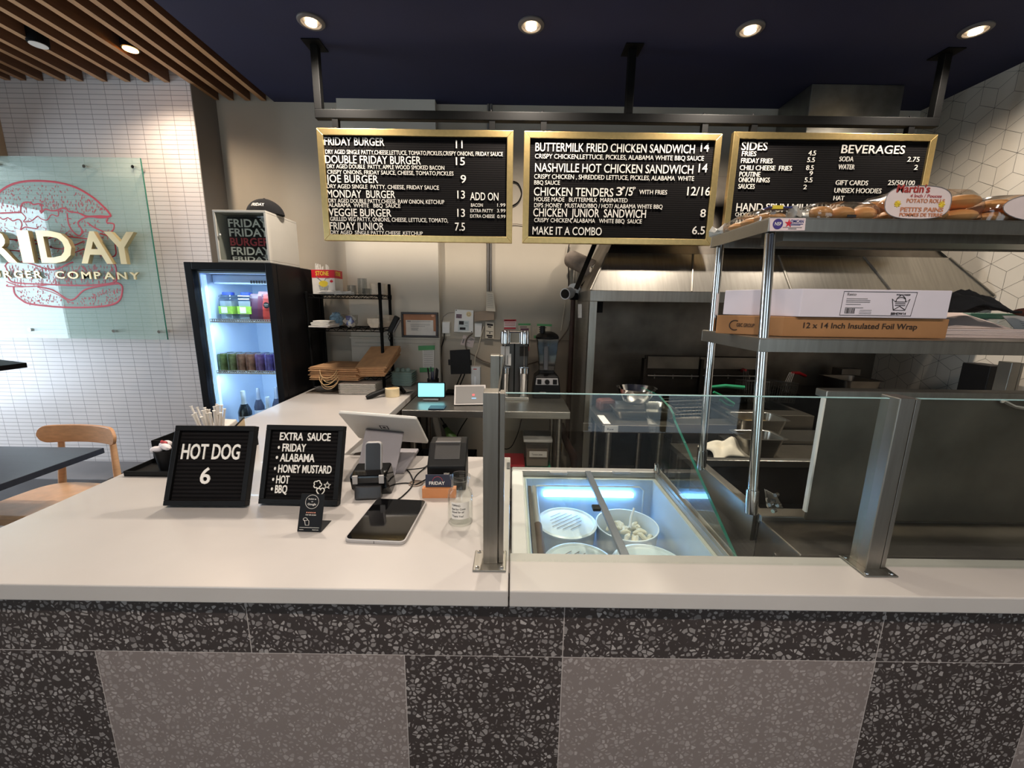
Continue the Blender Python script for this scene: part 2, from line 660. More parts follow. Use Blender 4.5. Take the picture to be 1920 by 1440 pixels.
# ------------------------------------------------------------------ slatted dining ceiling
slat_x = [-1.835, -1.95, -2.07, -2.18, -2.34, -2.478, -2.605, -2.76, -2.92, -3.04, -3.19, -3.305, -3.41, -3.53, -3.65, -3.77, -3.89, -4.01]
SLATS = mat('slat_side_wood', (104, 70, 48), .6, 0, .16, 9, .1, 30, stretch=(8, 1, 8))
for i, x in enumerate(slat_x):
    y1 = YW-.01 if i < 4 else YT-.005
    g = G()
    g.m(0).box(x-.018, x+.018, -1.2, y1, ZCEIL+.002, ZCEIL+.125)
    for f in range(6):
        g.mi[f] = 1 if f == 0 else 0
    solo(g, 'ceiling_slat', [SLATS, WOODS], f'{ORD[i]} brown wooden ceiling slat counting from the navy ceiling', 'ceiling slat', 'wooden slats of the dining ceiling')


def spot(name, loc, power, col, ang=130, r=.04, blend=.9, parent=None, aim=None):
    l = bpy.data.lights.new(name, 'SPOT')
    l.energy, l.color, l.spot_size, l.spot_blend, l.shadow_soft_size = power, col, R(ang), blend, r
    o = bpy.data.objects.new(name, l)
    o.location = loc
    if aim is not None:
        o.rotation_euler = (Vector(aim)-Vector(loc)).to_track_quat('-Z', 'Y').to_euler()
    COL.objects.link(o)
    return o


# four round downlights
lx = [(P(583, 39, Z=ZCEIL), 'leftmost'), (P(996, 46, Z=ZCEIL), 'second from left'), (P(1407, 53, Z=ZCEIL), 'third from left'), (P(1830, 55, Z=ZCEIL), 'rightmost')]
for p, w in lx:
    t = thing('downlight', f'{w} of the four round white downlights in the navy ceiling', 'ceiling light', (p.x, p.y, ZCEIL-.012), group='downlights in the navy ceiling')
    g = G().lathe((p.x, p.y, ZCEIL), [(.068, 0), (.068, -.006), (.064, -.010), (.050, -.012), (.047, -.006), (.047, -.002)], 32)
    build(g, 'trim_ring', mat('trim_grey', (96, 92, 90), .5), t, smooth=True)
    build(G().lathe((p.x, p.y, ZCEIL), [(.028, -.0125), (.028, -.0150), (.016, -.0165)], 24), 'bulb', LAMP, t, smooth=True)
    spot('downlight_beam', (p.x, p.y, ZCEIL-.03), 38 if w == 'rightmost' else 80, (1, .88, .75), 150, .04)
# unseen row of downlights over the customer side, added as fill light
for x in (-1.1, .1, 1.2):
    t = thing('downlight', f'added fill downlight out of view over the customer side, {"near the window" if x < -1 else "above the camera" if x < 1 else "near the rhombus wall"}', 'ceiling light', (x, -.15, ZCEIL-.012), group='added fill downlights over the customer side')
    build(G().lathe((x, -.15, ZCEIL), [(.068, 0), (.068, -.006), (.064, -.010), (.050, -.012), (.047, -.006), (.047, -.002)], 32), 'trim_ring', WHITEP, t, smooth=True)
    build(G().lathe((x, -.15, ZCEIL), [(.028, -.0125), (.028, -.0150), (.016, -.0165)], 24), 'bulb', LAMP, t, smooth=True)
    spot('downlight_beam', (x, -.15, ZCEIL-.03), 62, (1, .88, .77), 150, .04)
# lamps among the slats
p = P(224, 92, Z=ZCEIL+.01)
p.x = -2.262
t = thing('slat_spotlight', 'small glowing spotlight recessed between the wooden slats', 'ceiling light', (p.x, p.y, p.z))
build(G().lathe(p, [(.045, 0), (.045, .09), (.04, .09)], 24), 'housing', BLACKM, t, smooth=True)
build(G().lathe(p, [(.036, -.004), (.036, -.001), (.03, 0)], 24), 'bulb', LAMPO, t, smooth=True)
spot('slat_beam', (p.x, p.y, p.z-.05), 30, (1, .80, .60), 150, .04)
p = P(72, 84, Z=ZCEIL-.01)
t = thing('surface_spotlight', 'black cylinder spotlight hanging between the wooden slats', 'ceiling light', (p.x, p.y, p.z))
build(G().lathe(p, [(.046, 0), (.048, .005), (.048, .15), (.03, .155)], 28), 'housing', BLACKM, t, smooth=True)
build(G().lathe(p, [(.040, -.003), (.040, -.001), (.03, 0)], 24), 'diffuser', mat('frosted_white', (225, 222, 215), .5), t, smooth=True)

# ------------------------------------------------------------------ menu boards on their hanging rail
YB = 2.595
t = thing('menu_rail', 'black square-tube rail hanging from the navy ceiling over the counter', 'rail', (.6, 2.62, 2.6))
x0, x1, zr0, zr1 = P(593, 222, Y=2.62).x, P(1755, 235, Y=2.62).x, 2.588, 2.637
build(G().box(x0, x1, 2.60, 2.64, zr0, zr1), 'rail', BLACKM, t, bevel=.004)
for xx in (x0+.022, P(1185, 102, Y=2.62).x, x1-.022):
    build(G().box(xx-.021, xx+.021, 2.60, 2.642, zr1-.002, ZCEIL-.006), 'drop_post', BLACKM, t, bevel=.003)
    build(G().box(xx-.05, xx+.05, 2.56, 2.68, ZCEIL-.006, ZCEIL), 'flange', BLACKM, t)
for pxh in (631, 923, 1019, 1320, 1412, 1705):
    q = P(pxh, 240, Y=2.62).x
    build(G().box(q-.017, q+.017, 2.603, 2.637, 2.5, zr0+.002).cyl((q-.008, 2.62, zr1), (q-.008, 2.62, zr1+.012), .006, n=8), 'hanger', BLACKM, t)


def menu_board(label, xa, xb, z0, z1, lines, org_px, scale):
    t = thing('menu_board', label, 'menu board', ((xa+xb)/2, YB, z0), group='gold framed menu boards')
    fr = .036
    g = G()
    for poly in ([(xa, z0), (xb, z0), (xb-fr, z0+fr), (xa+fr, z0+fr)], [(xa, z1), (xb, z1), (xb-fr, z1-fr), (xa+fr, z1-fr)], [(xa, z0), (xa, z1), (xa+fr, z1-fr), (xa+fr, z0+fr)], [(xb, z0), (xb, z1), (xb-fr, z1-fr), (xb-fr, z0+fr)]):
        g.prism([(x, YB, z) for x, z in poly], (0, .032, 0))
    build(g, 'frame', GOLD, t, bevel=.002)
    g = G().box(xa+fr*.6, xb-fr*.6, YB+.014, YB+.034, z0+fr*.6, z1-fr*.6)
    build(g, 'felt_panel', FELTZ, t)
    for body, l, r_, base, cap in lines:
        a = P(org_px[0]+l/scale, org_px[1]+base/scale, Y=YB+.011)
        b = P(org_px[0]+r_/scale, org_px[1]+base/scale, Y=YB+.011)
        h = (P(org_px[0]+l/scale, org_px[1]+(base-cap)/scale, Y=YB+.011)-a).z
        build(G().text(body, (a.x, YB+.013, a.z), (1, 0, 0), (0, 0, 1), h*.93, b.x-a.x, .003, .005 if cap/scale > 12 else 0.), 'lettering', WHITEL, t)
    return t


L1 = [('FRIDAY BURGER', 222, 735, 420, 72), ('11', 1347, 1405, 447, 72), ('DRY AGED SINGLE PATTY,CHEESE,LETTUCE, TOMATO,PICKLES,CRISPY ONIONS, FRIDAY SAUCE', 230, 1750, 495, 38),
      ('DOUBLE FRIDAY BURGER', 230, 1048, 575, 72), ('15', 1347, 1425, 592, 72), ('DRY AGED DOUBLE  PATTY, APPLE WOOD SMOKED BACON', 243, 1248, 619, 37),
      ('CRISPY ONIONS, FRIDAY SAUCE, CHEESE, TOMATO,PICKLES', 247, 1327, 667, 37), ('JOE BURGER', 238, 682, 740, 70), ('9', 1388, 1435, 745, 72),
      ('DRY AGED SINGLE  PATTY, CHEESE, FRIDAY SAUCE', 243, 1202, 790, 37), ('MONDAY  BURGER', 245, 828, 868, 68), ('13', 1360, 1425, 878, 72), ('ADD ON', 1470, 1712, 892, 70),
      ('DRY AGED DOUBLE PATTY,CHEESE, RAW ONION, KETCHUP', 257, 1248, 913, 37), ('ALABAMA  WHITE   BBQ  SAUCE', 257, 872, 950, 35), ('BACON', 1477, 1578, 949, 31), ('1.99', 1702, 1772, 949, 31),
      ('EXTRA PATTY', 1472, 1665, 996, 31), ('3.99', 1700, 1772, 997, 31), ('EXTRA CHEESE', 1470, 1680, 1043, 31), ('0.99', 1702, 1772, 1047, 31), ('VEGGIE BURGER', 259, 795, 1027, 68), ('13', 1360, 1425, 1035, 72),
      ('GRILLED VEG PATTY, ONIONS, CHEESE, LETTUCE, TOMATO,', 272, 1280, 1070, 37), ('FRIDAY JUNIOR', 270, 730, 1143, 66), ('7.5', 1340, 1425, 1153, 72), ('DRY AGED  SINGLE PATTY,CHEESE ,KETCHUP', 274, 1063, 1183, 34)]
L2 = [('BUTTERMILK FRIED CHICKEN SANDWICH', 200, 1565, 381, 78), ('14', 1615, 1685, 385, 78), ('CRISPY CHICKEN,LETTUCE, PICKLES, ALABAMA WHITE BBQ SAUCE', 197, 1645, 443, 42),
      ('NASHVILLE HOT CHICKEN SANDWICH', 197, 1552, 557, 78), ('14', 1597, 1672, 562, 78), ('CRISPY CHICKEN , SHREDDED LETTUCE, PICKLES, ALABAMA  WHITE', 190, 1560, 617, 42), ('BBQ SAUCE', 190, 410, 667, 38),
      ('CHICKEN TENDERS', 187, 867, 762, 76), ('3', 893, 943, 762, 76), ('P', 947, 968, 718, 34), ('/5', 970, 1033, 762, 76), ('P', 1037, 1058, 720, 34), ('WITH FRIES', 1090, 1328, 750, 40), ('12/16', 1500, 1695, 760, 78),
      ('HOUSE MADE   BUTTERMILK  MARINATED', 190, 990, 810, 38), ('DIPS :HONEY  MUSTARD/BBQ / HOT/ ALABAMA WHITE BBQ', 190, 1290, 861, 38), ('CHICKEN  JUNIOR  SANDWICH', 182, 1147, 940, 74), ('8', 1612, 1658, 946, 72),
      ('CRISPY CHICKEN, ALABAMA   WHITE BBQ  SAUCE', 190, 1112, 989, 38), ('MAKE IT A COMBO', 175, 768, 1095, 72), ('6.5', 1543, 1650, 1093, 72)]
L3 = [('SIDES', 165, 325, 203, 54), ('FRIES', 168, 257, 240, 32), ('4.5', 582, 627, 236, 32), ('FRIDAY FRIES', 163, 358, 283, 32), ('5.5', 575, 620, 278, 32), ('CHILI CHEESE  FRIES', 155, 478, 327, 32), ('8.5', 567, 613, 327, 32),
      ('POUTINE', 153, 282, 367, 32), ('9', 587, 607, 362, 30), ('ONION RINGS', 148, 340, 402, 32), ('5.5', 558, 605, 403, 32), ('SAUCES', 145, 247, 443, 32), ('2', 550, 570, 446, 30), ('HAND SPUN MILKSHAKES', 132, 800, 583, 54),
      ('CHOCOLATE,', 127, 280, 615, 27), ('AN', 120, 175, 678, 48), ('BEVERAGES', 785, 1178, 222, 55), ('SODA', 773, 860, 273, 32), ('2.75', 1195, 1268, 275, 32), ('WATER', 767, 867, 322, 32), ('2', 1237, 1258, 325, 32),
      ('GIFT CARDS', 750, 950, 420, 32), ('25/50/100', 1075, 1240, 420, 32), ('UNISEX HOODIES', 742, 1033, 468, 32), ('HAT', 737, 802, 515, 30)]
q = lambda x, y: P(x, y, Y=YB)
menu_board('gold framed black menu board listing friday burger and five other burgers', q(597, 300).x, q(962, 300).x, q(700, 452).z, q(700, 241).z, L1, (560, 180), 4.5714)
menu_board('gold framed black menu board listing chicken sandwiches and tenders', q(982, 300).x, q(1350, 300).x, q(1100, 457).z, q(1100, 247).z, L2, (960, 200), 4.5714)
menu_board('gold framed black menu board listing sides, beverages and gift cards', q(1371, 300).x, q(1750, 300).x, q(1100, 457).z, q(1560, 249).z, L3, (1340, 220), 3.3103)

# ------------------------------------------------------------------ service counter
ZT = .91
t = thing('service_counter', 'customer counter clad in dark and light terrazzo panels', 'counter', (0, 1.0, 0))
YP = .832


def pxs(x, y, Y=YP):
    return P(x, y, Y=Y)


zb = pxs(960, 1231).z
g = G().box(-2.0, 2.2, YP+.012, .93, 0, .868)
build(g, 'carcass', mat('counter_core', (60, 54, 52), .8), t)
joints = [-1.45, pxs(465, 1170).x, pxs(1057, 1180).x, pxs(1652, 1190).x, 2.0]
for a, b in zip(joints, joints[1:]):
    build(G().box(a+.0012, b-.0012, YP, YP+.012, zb+.0012, .866), 'terrazzo_band', TERD, t)
edges = [-1.45, pxs(177, 1217).x, pxs(758, 1226).x, pxs(1055, 1229).x, pxs(1642, 1240).x, pxs(1930, 1330).x, 2.0]
for i, (a, b) in enumerate(zip(edges, edges[1:])):
    build(G().box(a+.0012, b-.0012, YP, YP+.012, .06, zb-.0012), 'terrazzo_panel', TERL if i % 2 else TERD, t, label='light terrazzo panel' if i % 2 else 'dark terrazzo panel')
g = G().box(joints[0], joints[-1], YP+.0004, YP+.013, .06, .866)
build(g, 'grout', mat('grout', (176, 166, 160), .9), t)
build(G().box(joints[0], joints[-1], YP+.03, YP+.04, 0, .06), 'kick_plate', BLACKM, t)
# carcass of the returning leg
g = G().box(-1.36, -.75, 1.0, YW-.02, 0, .868)
build(g, 'leg_carcass', mat('counter_back', (74, 66, 60), .7), t)
g = G().box(-.75, -.05, 1.5, 1.6, .55, .868)
build(g, 'apron', MATS['counter_back'], t)

g = G().prism([(-1.44, .81, .868), (-.002, .81, .868), (-.002, 1.628, .868), (-.712, 1.628, .868), (-.712, YW-.01, .868), (-1.49, YW-.01, .868), (-1.44, 1.2, .868)], (0, 0, ZT-.868))
solo(g, 'countertop', QUARTZ, 'pale stone worktop bending round from the till to the wire rack', 'countertop', bevel=.003)
g = G().box(.001, 2.2, .81, .955, .868, ZT)
solo(g, 'countertop', QUARTZ, 'narrow pale stone worktop strip in front of the glass sneeze guard', 'countertop', bevel=.003)

# ------------------------------------------------------------------ sneeze guard
ZG = 1.35
t = thing('sneeze_guard', 'sneeze guard of stainless posts and clear panes along the counter', 'sneeze guard', (.9, .92, ZT))


def gpost(xa, y0, y1, z1=ZG, plate=True):
    p = build(G().box(xa, xa+.036, y0, y1, ZT+.004, z1), 'post', STEELX, t, bevel=.002)
    build(G().box(xa+.039, xa+.05, y0+.002, y1-.006, ZT+.006, z1-.002).box(xa+.034, xa+.041, y0+.02, y1-.014, ZT+.006, z1-.004), 'clamp_strip', STEELX, p, bevel=.001)
    if plate:
        pl = build(G().box(xa-.024, xa+.058, y0-.028, y0+.056, ZT, ZT+.005), 'base_plate', STEELX, p, bevel=.003)
        g = G()
        for sx in (-.013, .047):
            for sy in (-.018, .046):
                build(G().lathe((xa+sx, y0+sy, ZT+.005), [(.0055, 0), (.005, .002), (.002, .0015)], 12), 'screw', CHROME, p, smooth=True)
    return p


gpost(-.066, .902, .952)
gpost(.886, .902, .952)
gpost(-.086, 1.575, 1.622)
gpost(1.955, 1.575, 1.622)
for a, b in ((-.014, .872), (.872+.066, 1.9)):
    pane = build(G().box(a, b, .913, .921, ZT+.004, ZG-.004), 'pane', GLASS, t)
    build(G().box(a, b, .9132, .9208, ZG-.004, ZG-.0025), 'polished_edge', mat('pane_edge', (150, 186, 186), .2, 0, .05, 10, spec=.8), pane)
build(G().box(-.035, -.03, .955, 1.572, ZT+.004, ZG-.004), 'pane', GLASS, t)
# the left strip beside the guard's first post
# ------------------------------------------------------------------ letter boards and small things on the counter


def letter_board(label, c, rot, lines, extra=None):
    t = thing('letter_board', label, 'letter board', c, rot, 'small letter boards on the counter')
    W_, H_, D_ = .252, .249, .026
    g = G()
    fr = .016
    for x0, x1, z0, z1 in ((-W_/2, W_/2, 0, fr), (-W_/2, W_/2, H_-fr, H_), (-W_/2, -W_/2+fr, fr, H_-fr), (W_/2-fr, W_/2, fr, H_-fr)):
        g.box(x0, x1, 0, D_, z0, z1)
    build(g, 'frame', BLACKP, t, bevel=.0015)
    build(G().box(-W_/2+fr*.8, W_/2-fr*.8, .010, D_-.002, fr*.8, H_-fr*.8), 'felt_panel', felt('ribbed_felt_fine', 'Z'), t)
    for body, x, z, h, w in lines:
        build(G().text(body, (x, .0085, z-.0065), (1, 0, 0), (0, 0, 1), h, w, .003, .016), 'lettering', WHITEL, t)
    build(G().prism([(-.015, .027, .17), (.015, .027, .17), (.015, .137, .049), (-.015, .137, .049)], (0, .002, .003)), 'easel_leg', BLACKP, t)
    return t


tl = lambda a, z: (R(a), 0, R(z))
letter_board('black letter board offering a hot dog for six, tilted back on the counter', (-.953, 1.159, ZT+.0098), tl(-22, 1.0),
             [('HOT DOG', -.098, .150, .046, .184), ('6', -.028, .074, .048, .032)])
t = letter_board('black letter board listing extra sauces, standing behind the small review card', (-.671, 1.177, ZT+.0090), tl(-20, -1),
                 [('EXTRA  SAUCE', -.082, .207, .024, .166), ('• FRIDAY', -.085, .171, .024, .092), ('• ALABAMA', -.088, .139, .024, .126), ('• HONEY MUSTARD', -.09, .104, .024, .186), ('• HOT', -.092, .07, .024, .055), ('• BBQ', -.093, .04, .024, .052)])
g = G()
fc = Vector((.055, .007, .062))
for k in range(5):
    a0 = 2*math.pi*k/5
    pts = [fc+Vector((math.cos(a0)*.0075+.0055*math.cos(b), 0, math.sin(a0)*.0075+.0055*math.sin(b))) for b in [a0-1.6+3.2*i/8 for i in range(9)]]
    g.tube(pts, .0016, 6)
build(g, 'flower_charm', WHITEL, t)
fc = Vector((.086, .007, .06))
pts = [fc+Vector(((.0115 if k % 2 == 0 else .0048)*math.sin(math.pi*k/5), 0, (.0115 if k % 2 == 0 else .0048)*math.cos(math.pi*k/5))) for k in range(10)]
build(G().tube(pts, .0016, 6, closed=True), 'star_charm', WHITEL, t)
fc = Vector((.066, .007, .041))
pts = [fc+Vector((.0125*math.sin(u)**3, 0, .0009*(13*math.cos(u)-5*math.cos(2*u)-2*math.cos(3*u)-math.cos(4*u)))) for u in [2*math.pi*i/24 for i in range(24)]]
build(G().tube(pts, .0018, 6, closed=True), 'heart_charm', WHITEL, t)

# review card stand
t = thing('review_stand', 'small black acrylic stand asking for a review, before the sauce board', 'card stand', (-.566, 1.036, ZT+.0015), tl(-22, -2))
W_, H_ = .068, .104
build(G().box(-W_/2, W_/2, 0, .003, 0, H_), 'panel', BLACKP, t, bevel=.001)
build(G().obox((0, .032, .0112), (W_, .06, .003), (R(22), 0, 0)), 'foot', BLACKP, t)
g = G()
pts = [(.019*math.cos(a), -.0006, .082+.019*math.sin(a)) for a in [2*math.pi*i/32 for i in range(32)]]
g.tube(pts, .0005, 4, closed=True)
for s_, z, h, w in (('Review us', .088, .0038, .022), ('on', .0815, .003, .005), ('Google', .0725, .006, .024), ('TAP OR SCAN', .0445, .003, .03), ('review', .0052, .0022, .012), ('thank you', .0052, .0022, .018)):
    x = -.022 if s_ == 'review' else .018 if s_ == 'thank you' else 0
    g.text(s_, (x, -.0002, z), h=h, w=w, depth=.0006, align='c')
g.box(-.028, .028, -.0006, .0002, .0115, .0123)
pts = [(-.014+.006*math.cos(a), -.0006, .034+.004*math.sin(a)) for a in [2*math.pi*i/16 for i in range(16)]]
g.tube(pts, .0006, 4, closed=True).tube([(-.016, -.0006, .032), (-.012, -.0006, .018), (-.002, -.0006, .018), (-.003, -.0006, .030), (-.008, -.0006, .033)], .0007, 4)
build(g, 'printing', WHITEL, t)
g = G()
for k in range(5):
    c = Vector((-.0115+.0058*k, -.0006, .0525))
    g.quad(*[c+Vector(((.0026 if j % 2 == 0 else .0011)*math.sin(math.pi*j/5), 0, (.0026 if j % 2 == 0 else .0011)*math.cos(math.pi*j/5))) for j in range(10)])
build(g, 'rating_stars', mat('star_orange', (240, 160, 130), .5), t)

# slim tablet lying flat
A, B, C, D = (P(663, 1020, Z=ZT), P(765, 1022, Z=ZT), P(792, 942, Z=ZT), P(695, 940, Z=ZT))
cx_, cy_ = (A.x+B.x+C.x+D.x)/4, (A.y+B.y+C.y+D.y)/4
t = thing('tablet', 'black-screened tablet lying flat on the pale counter', 'tablet', (cx_, cy_, ZT), (0, 0, R(-3)))


def rrect(w, h, r, n=6):
    return [(sx*(w/2-r)+r*math.cos(a), sy*(h/2-r)+r*math.sin(a)) for sx, sy, a0 in ((1, 1, 0), (-1, 1, 90), (-1, -1, 180), (1, -1, 270)) for a in [R(a0+90*i/n) for i in range(n+1)]]


g = G().prism([(x, y, 0) for x, y in rrect(.168, .236, .016)], (0, 0, .0105))
build(g, 'body', GREYL, t, bevel=.002)
build(G().prism([(x, y, .0105) for x, y in rrect(.160, .228, .013)], (0, 0, .0012)), 'screen', BLACKG, t)
build(G().box(-.0006, .0006, -.1186, -.1176, .002, .009), 'seam', INK, t)

# glass tip jar
jc = Vector((-.148, 1.108, ZT))
t = thing('tip_jar', 'empty clear glass tip jar with a typed paper label', 'jar', jc)
prof = [(.034, 0), (.037, .004), (.037, .085), (.034, .098), (.027, .108), (.0255, .112), (.0255, .135), (.0295, .139), (.0295, .146), (.026, .149)]
build(G().lathe(jc, prof+[(.0235, .147), (.023, .112), (.0255, .106), (.0345, .085), (.0345, .008), (.02, .006)], 36), 'glass_body', GLASSJ, t, smooth=True)
g = G()
lw, r_ = .95, .0376
n = 12
for i in range(n):
    a0, a1 = R(-125)+lw*1.55*i/n, R(-125)+lw*1.55*(i+1)/n
    g.quad(*[jc+Vector((r_*math.cos(a), r_*math.sin(a), z)) for a, z in ((a0, .026), (a1, .026), (a1, .078), (a0, .078))])
lb = build(g, 'paper_label', PAPER, t)


def wraptext(g, body, c, r, a0, z, h, w):
    st = len(g.v)
    g.text(body, (0, 0, 0), (1, 0, 0), (0, 1, 0), h, w, .0002, .01)
    for i in range(st, len(g.v)):
        v = g.v[i]
        a = a0+v.x/r
        g.v[i] = c+Vector(((r+v.z)*math.cos(a), (r+v.z)*math.sin(a), z+v.y))


g = G()
for body, z, w in (('TIPPING:', .066, .026), ('Bad for Cows', .055, .04), ('Good for us!', .046, .036), ('Thank You!', .033, .034)):
    wraptext(g, body, jc, r_+.0002, R(-121), z, .0058, w)
build(g, 'typed_words', INK, lb)

# receipt printer
t = thing('receipt_printer', 'black receipt printer with a paper slot beside the tip jar', 'printer', (-.225, 1.38, ZT), (0, 0, R(3)))
g = G().prism([(-.066, -.075, 0), (-.066, -.075, .09), (-.066, .0, .148), (-.066, .075, .148), (-.066, .075, 0)], (.132, 0, 0))
build(g, 'body', BLACKP, t, bevel=.006)
g = G().prism([(-.045, -.055, .108), (-.045, -.002, .150), (-.045, .05, .152), (-.045, .05, .14), (-.045, -.05, .10)], (.09, 0, 0))
build(g, 'cover', mat('charcoal_plastic', (58, 56, 55), .4, 0, .08, 30), t, bevel=.004)
build(G().box(-.044, .044, -.006, .008, .149, .1525), 'paper_slot', GREYP, t)
build(G().text('star', (-.009, -.0752, .06), h=.009, w=.02, depth=.0006, bold=.02), 'maker_mark', WHITEL, t)
# card holder with shop cards
t = thing('card_holder', 'small orange wooden block standing before the receipt printer', 'card holder', (-.238, 1.262, ZT), (0, 0, R(2)))
build(G().box(-.056, .056, -.012, .012, 0, .034), 'block', mat('orange_wood', (200, 132, 84), .5, 0, .1, 14), t, bevel=.001)
t = thing('shop_card', 'dark blue friday shop card slotted into the orange block', 'card', (-.238, 1.262, ZT+.026), (R(-8), 0, R(2)))
build(G().box(-.046, .046, -.003, .003, .009, .05), 'card', mat('navy_card', (38, 40, 58), .5), t)
g = G().text('FRIDAY', (-.034, -.0031, .017), h=.0105, w=.052, depth=.0005, bold=.015)
build(g, 'printing', WHITEL, t)
pts = [(-.006+.016*math.cos(a), -.0032, .030+.014*math.sin(a)) for a in [math.pi*i/14 for i in range(15)]]
build(G().tube(pts+[(-.022, -.0032, .029)], .0007, 4), 'burger_print', REDP, t)

# point of sale: stand and display seen from behind
t = thing('till_display', 'white till display and grey stand seen from behind', 'till', (-.5, 1.52, ZT))
a, b, c = P(633, 775, Y=1.48), P(780, 786, Y=1.47), P(803, 832, Y=1.64)
d = a+(c-b)*1.0
nrm = (b-a).cross(c-b).normalized()
g = G()
ex, ey = (b-a), (d-a)
pl = [a+ex*u+ey*v for u, v in ((.02, 0), (.98, 0), (1, .03), (1, .97), (.98, 1), (.02, 1), (0, .97), (0, .03))]
g.prism(pl, nrm*.013)
build(g, 'display', mat('till_white', (206, 203, 197), .4, 0, .03, 20), t, bevel=.003)
if nrm.y < 0:
    face, off = pl, nrm*.013
else:
    face, off = pl, Vector((0, 0, 0))
sgn = -1 if nrm.y > 0 else 1
ctr = a+ex*.5+ey*.42+off+nrm*sgn*.0004
exn, eyn = ex.normalized(), ey.normalized()
g = G()
for r0, r1 in ((.017, .0125), (.006, 0)):
    for k in range(4):
        cs = [(1, 1), (-1, 1), (-1, -1), (1, -1)]
        (u0, v0), (u1, v1) = cs[k], cs[(k+1) % 4]
        g.quad(*[ctr+exn*u+eyn*v for u, v in ((u0*r0, v0*r0), (u1*r0, v1*r0), (u1*r1, v1*r1), (u0*r1, v0*r1))])
build(g, 'square_emblem', INK, t)
g = G()
q0, q1, q2, q3 = P(668, 889, Z=ZT), P(740, 894, Z=ZT), P(757, 811, Y=1.56), P(685, 804, Y=1.56)
g.prism([q0, q1, q2, q3], (0, .012, 0))
build(g, 'upright', mat('till_grey', (150, 146, 150), .45, .2, .03, 20), t, bevel=.004)
q4 = P(656, 851, Z=ZT+.03)
g = G().prism([(q0.x-.01, 1.44, ZT), (q1.x+.03, 1.44, ZT), (q1.x+.03, 1.68, ZT), (q0.x-.01, 1.68, ZT)], (0, 0, .014))
build(g, 'foot', MATS['till_grey'], t, bevel=.004)
g = G().prism([P(656, 851, Y=1.6), P(683, 846, Y=1.6), P(686, 826, Y=1.62)], (0, .008, 0))
build(g, 'lower_panel', MATS['till_white'], t)

# card terminal in its dock
t = thing('card_terminal', 'black card payment terminal standing in a glossy dock', 'card terminal', (-.475, 1.30, ZT), (0, 0, R(6)))
g = G().prism([(-.058, -.05, .03), (-.062, -.05, .075), (-.058, .045, .085), (-.045, .05, 0), (-.045, -.03, 0)], (.116, 0, 0))
build(g, 'dock', BLACKG, t, bevel=.006)
g = G().obox((0, -.055, .022), (.085, .03, .044), (R(-12), 0, 0))
build(g, 'dock_nose', mat('smoky_plastic', (48, 46, 46), .2, 0, .1, 30), t, bevel=.004)
g = G().prism([(x, 0, z) for x, z in rrect(.056, .13, .012)], (0, .02, 0)).xform(Matrix.Translation((.006, .0, .108)) @ Matrix.Rotation(R(-14), 4, 'X'))
build(g, 'handset', GREYL, t, bevel=.004)
g = G().prism([(x, -.0012, z) for x, z in rrect(.048, .12, .008)], (0, .002, 0)).xform(Matrix.Translation((.006, .0, .108)) @ Matrix.Rotation(R(-14), 4, 'X'))
build(g, 'handset_face', mat('dark_bronze', (44, 40, 38), .25, .2, .1, 20), t)
build(G().box(-.05, -.034, -.056, -.048, .05, .078).box(.034, .05, -.056, -.048, .05, .078), 'release_tab', GREYL, t, bevel=.001)

# cables on the counter
def cable(name, pts, r, label, mt=BLACKP, cat='cable'):
    P2 = [Vector(p) for p in pts]
    out = []
    for i in range(len(P2)-1):
        p0, p1, p2, p3 = P2[max(0, i-1)], P2[i], P2[i+1], P2[min(len(P2)-1, i+2)]
        for k in range(6):
            u = k/6
            out.append(.5*((2*p1)+(p2-p0)*u+(2*p0-5*p1+4*p2-p3)*u*u+(3*p1-p0-3*p2+p3)*u**3))
    out.append(P2[-1])
    return solo(G().tube(out, r, 6), name, mt, label, cat, smooth=True)


zc = ZT+.003
cable('cable', [P(802, 872, Z=zc), P(790, 878, Z=zc+.01), P(748, 880, Z=zc), P(720, 868, Z=zc)], .0022, 'black cable running from the printer behind the till upright')
cable('cable', [P(802, 873, Z=zc), P(780, 892, Z=zc), P(772, 912, Z=zc), P(755, 930, Z=zc), P(742, 939, Z=zc)], .0022, 'black cable crossing the counter from printer to flat tablet')
cable('cable', [P(723, 912, Z=zc), P(745, 907, Z=zc), P(766, 906, Z=zc), P(776, 910, Z=zc), P(800, 898, Z=zc)], .0022, 'black cable from the card terminal to the grommet')
cable('cable', [P(754, 874, Z=zc), P(768, 886, Z=zc), P(776, 905, Z=zc)], .0022, 'short black cable dropping from the till foot to the grommet')
gp = P(780, 907, Z=ZT)
solo(G().lathe(gp, [(.026, 0), (.026, .003), (.021, .004), (.02, .001)], 28), 'cable_grommet', mat('taupe_plastic', (120, 104, 92), .5), 'round taupe cable grommet let into the counter near the printer', 'grommet', smooth=True)

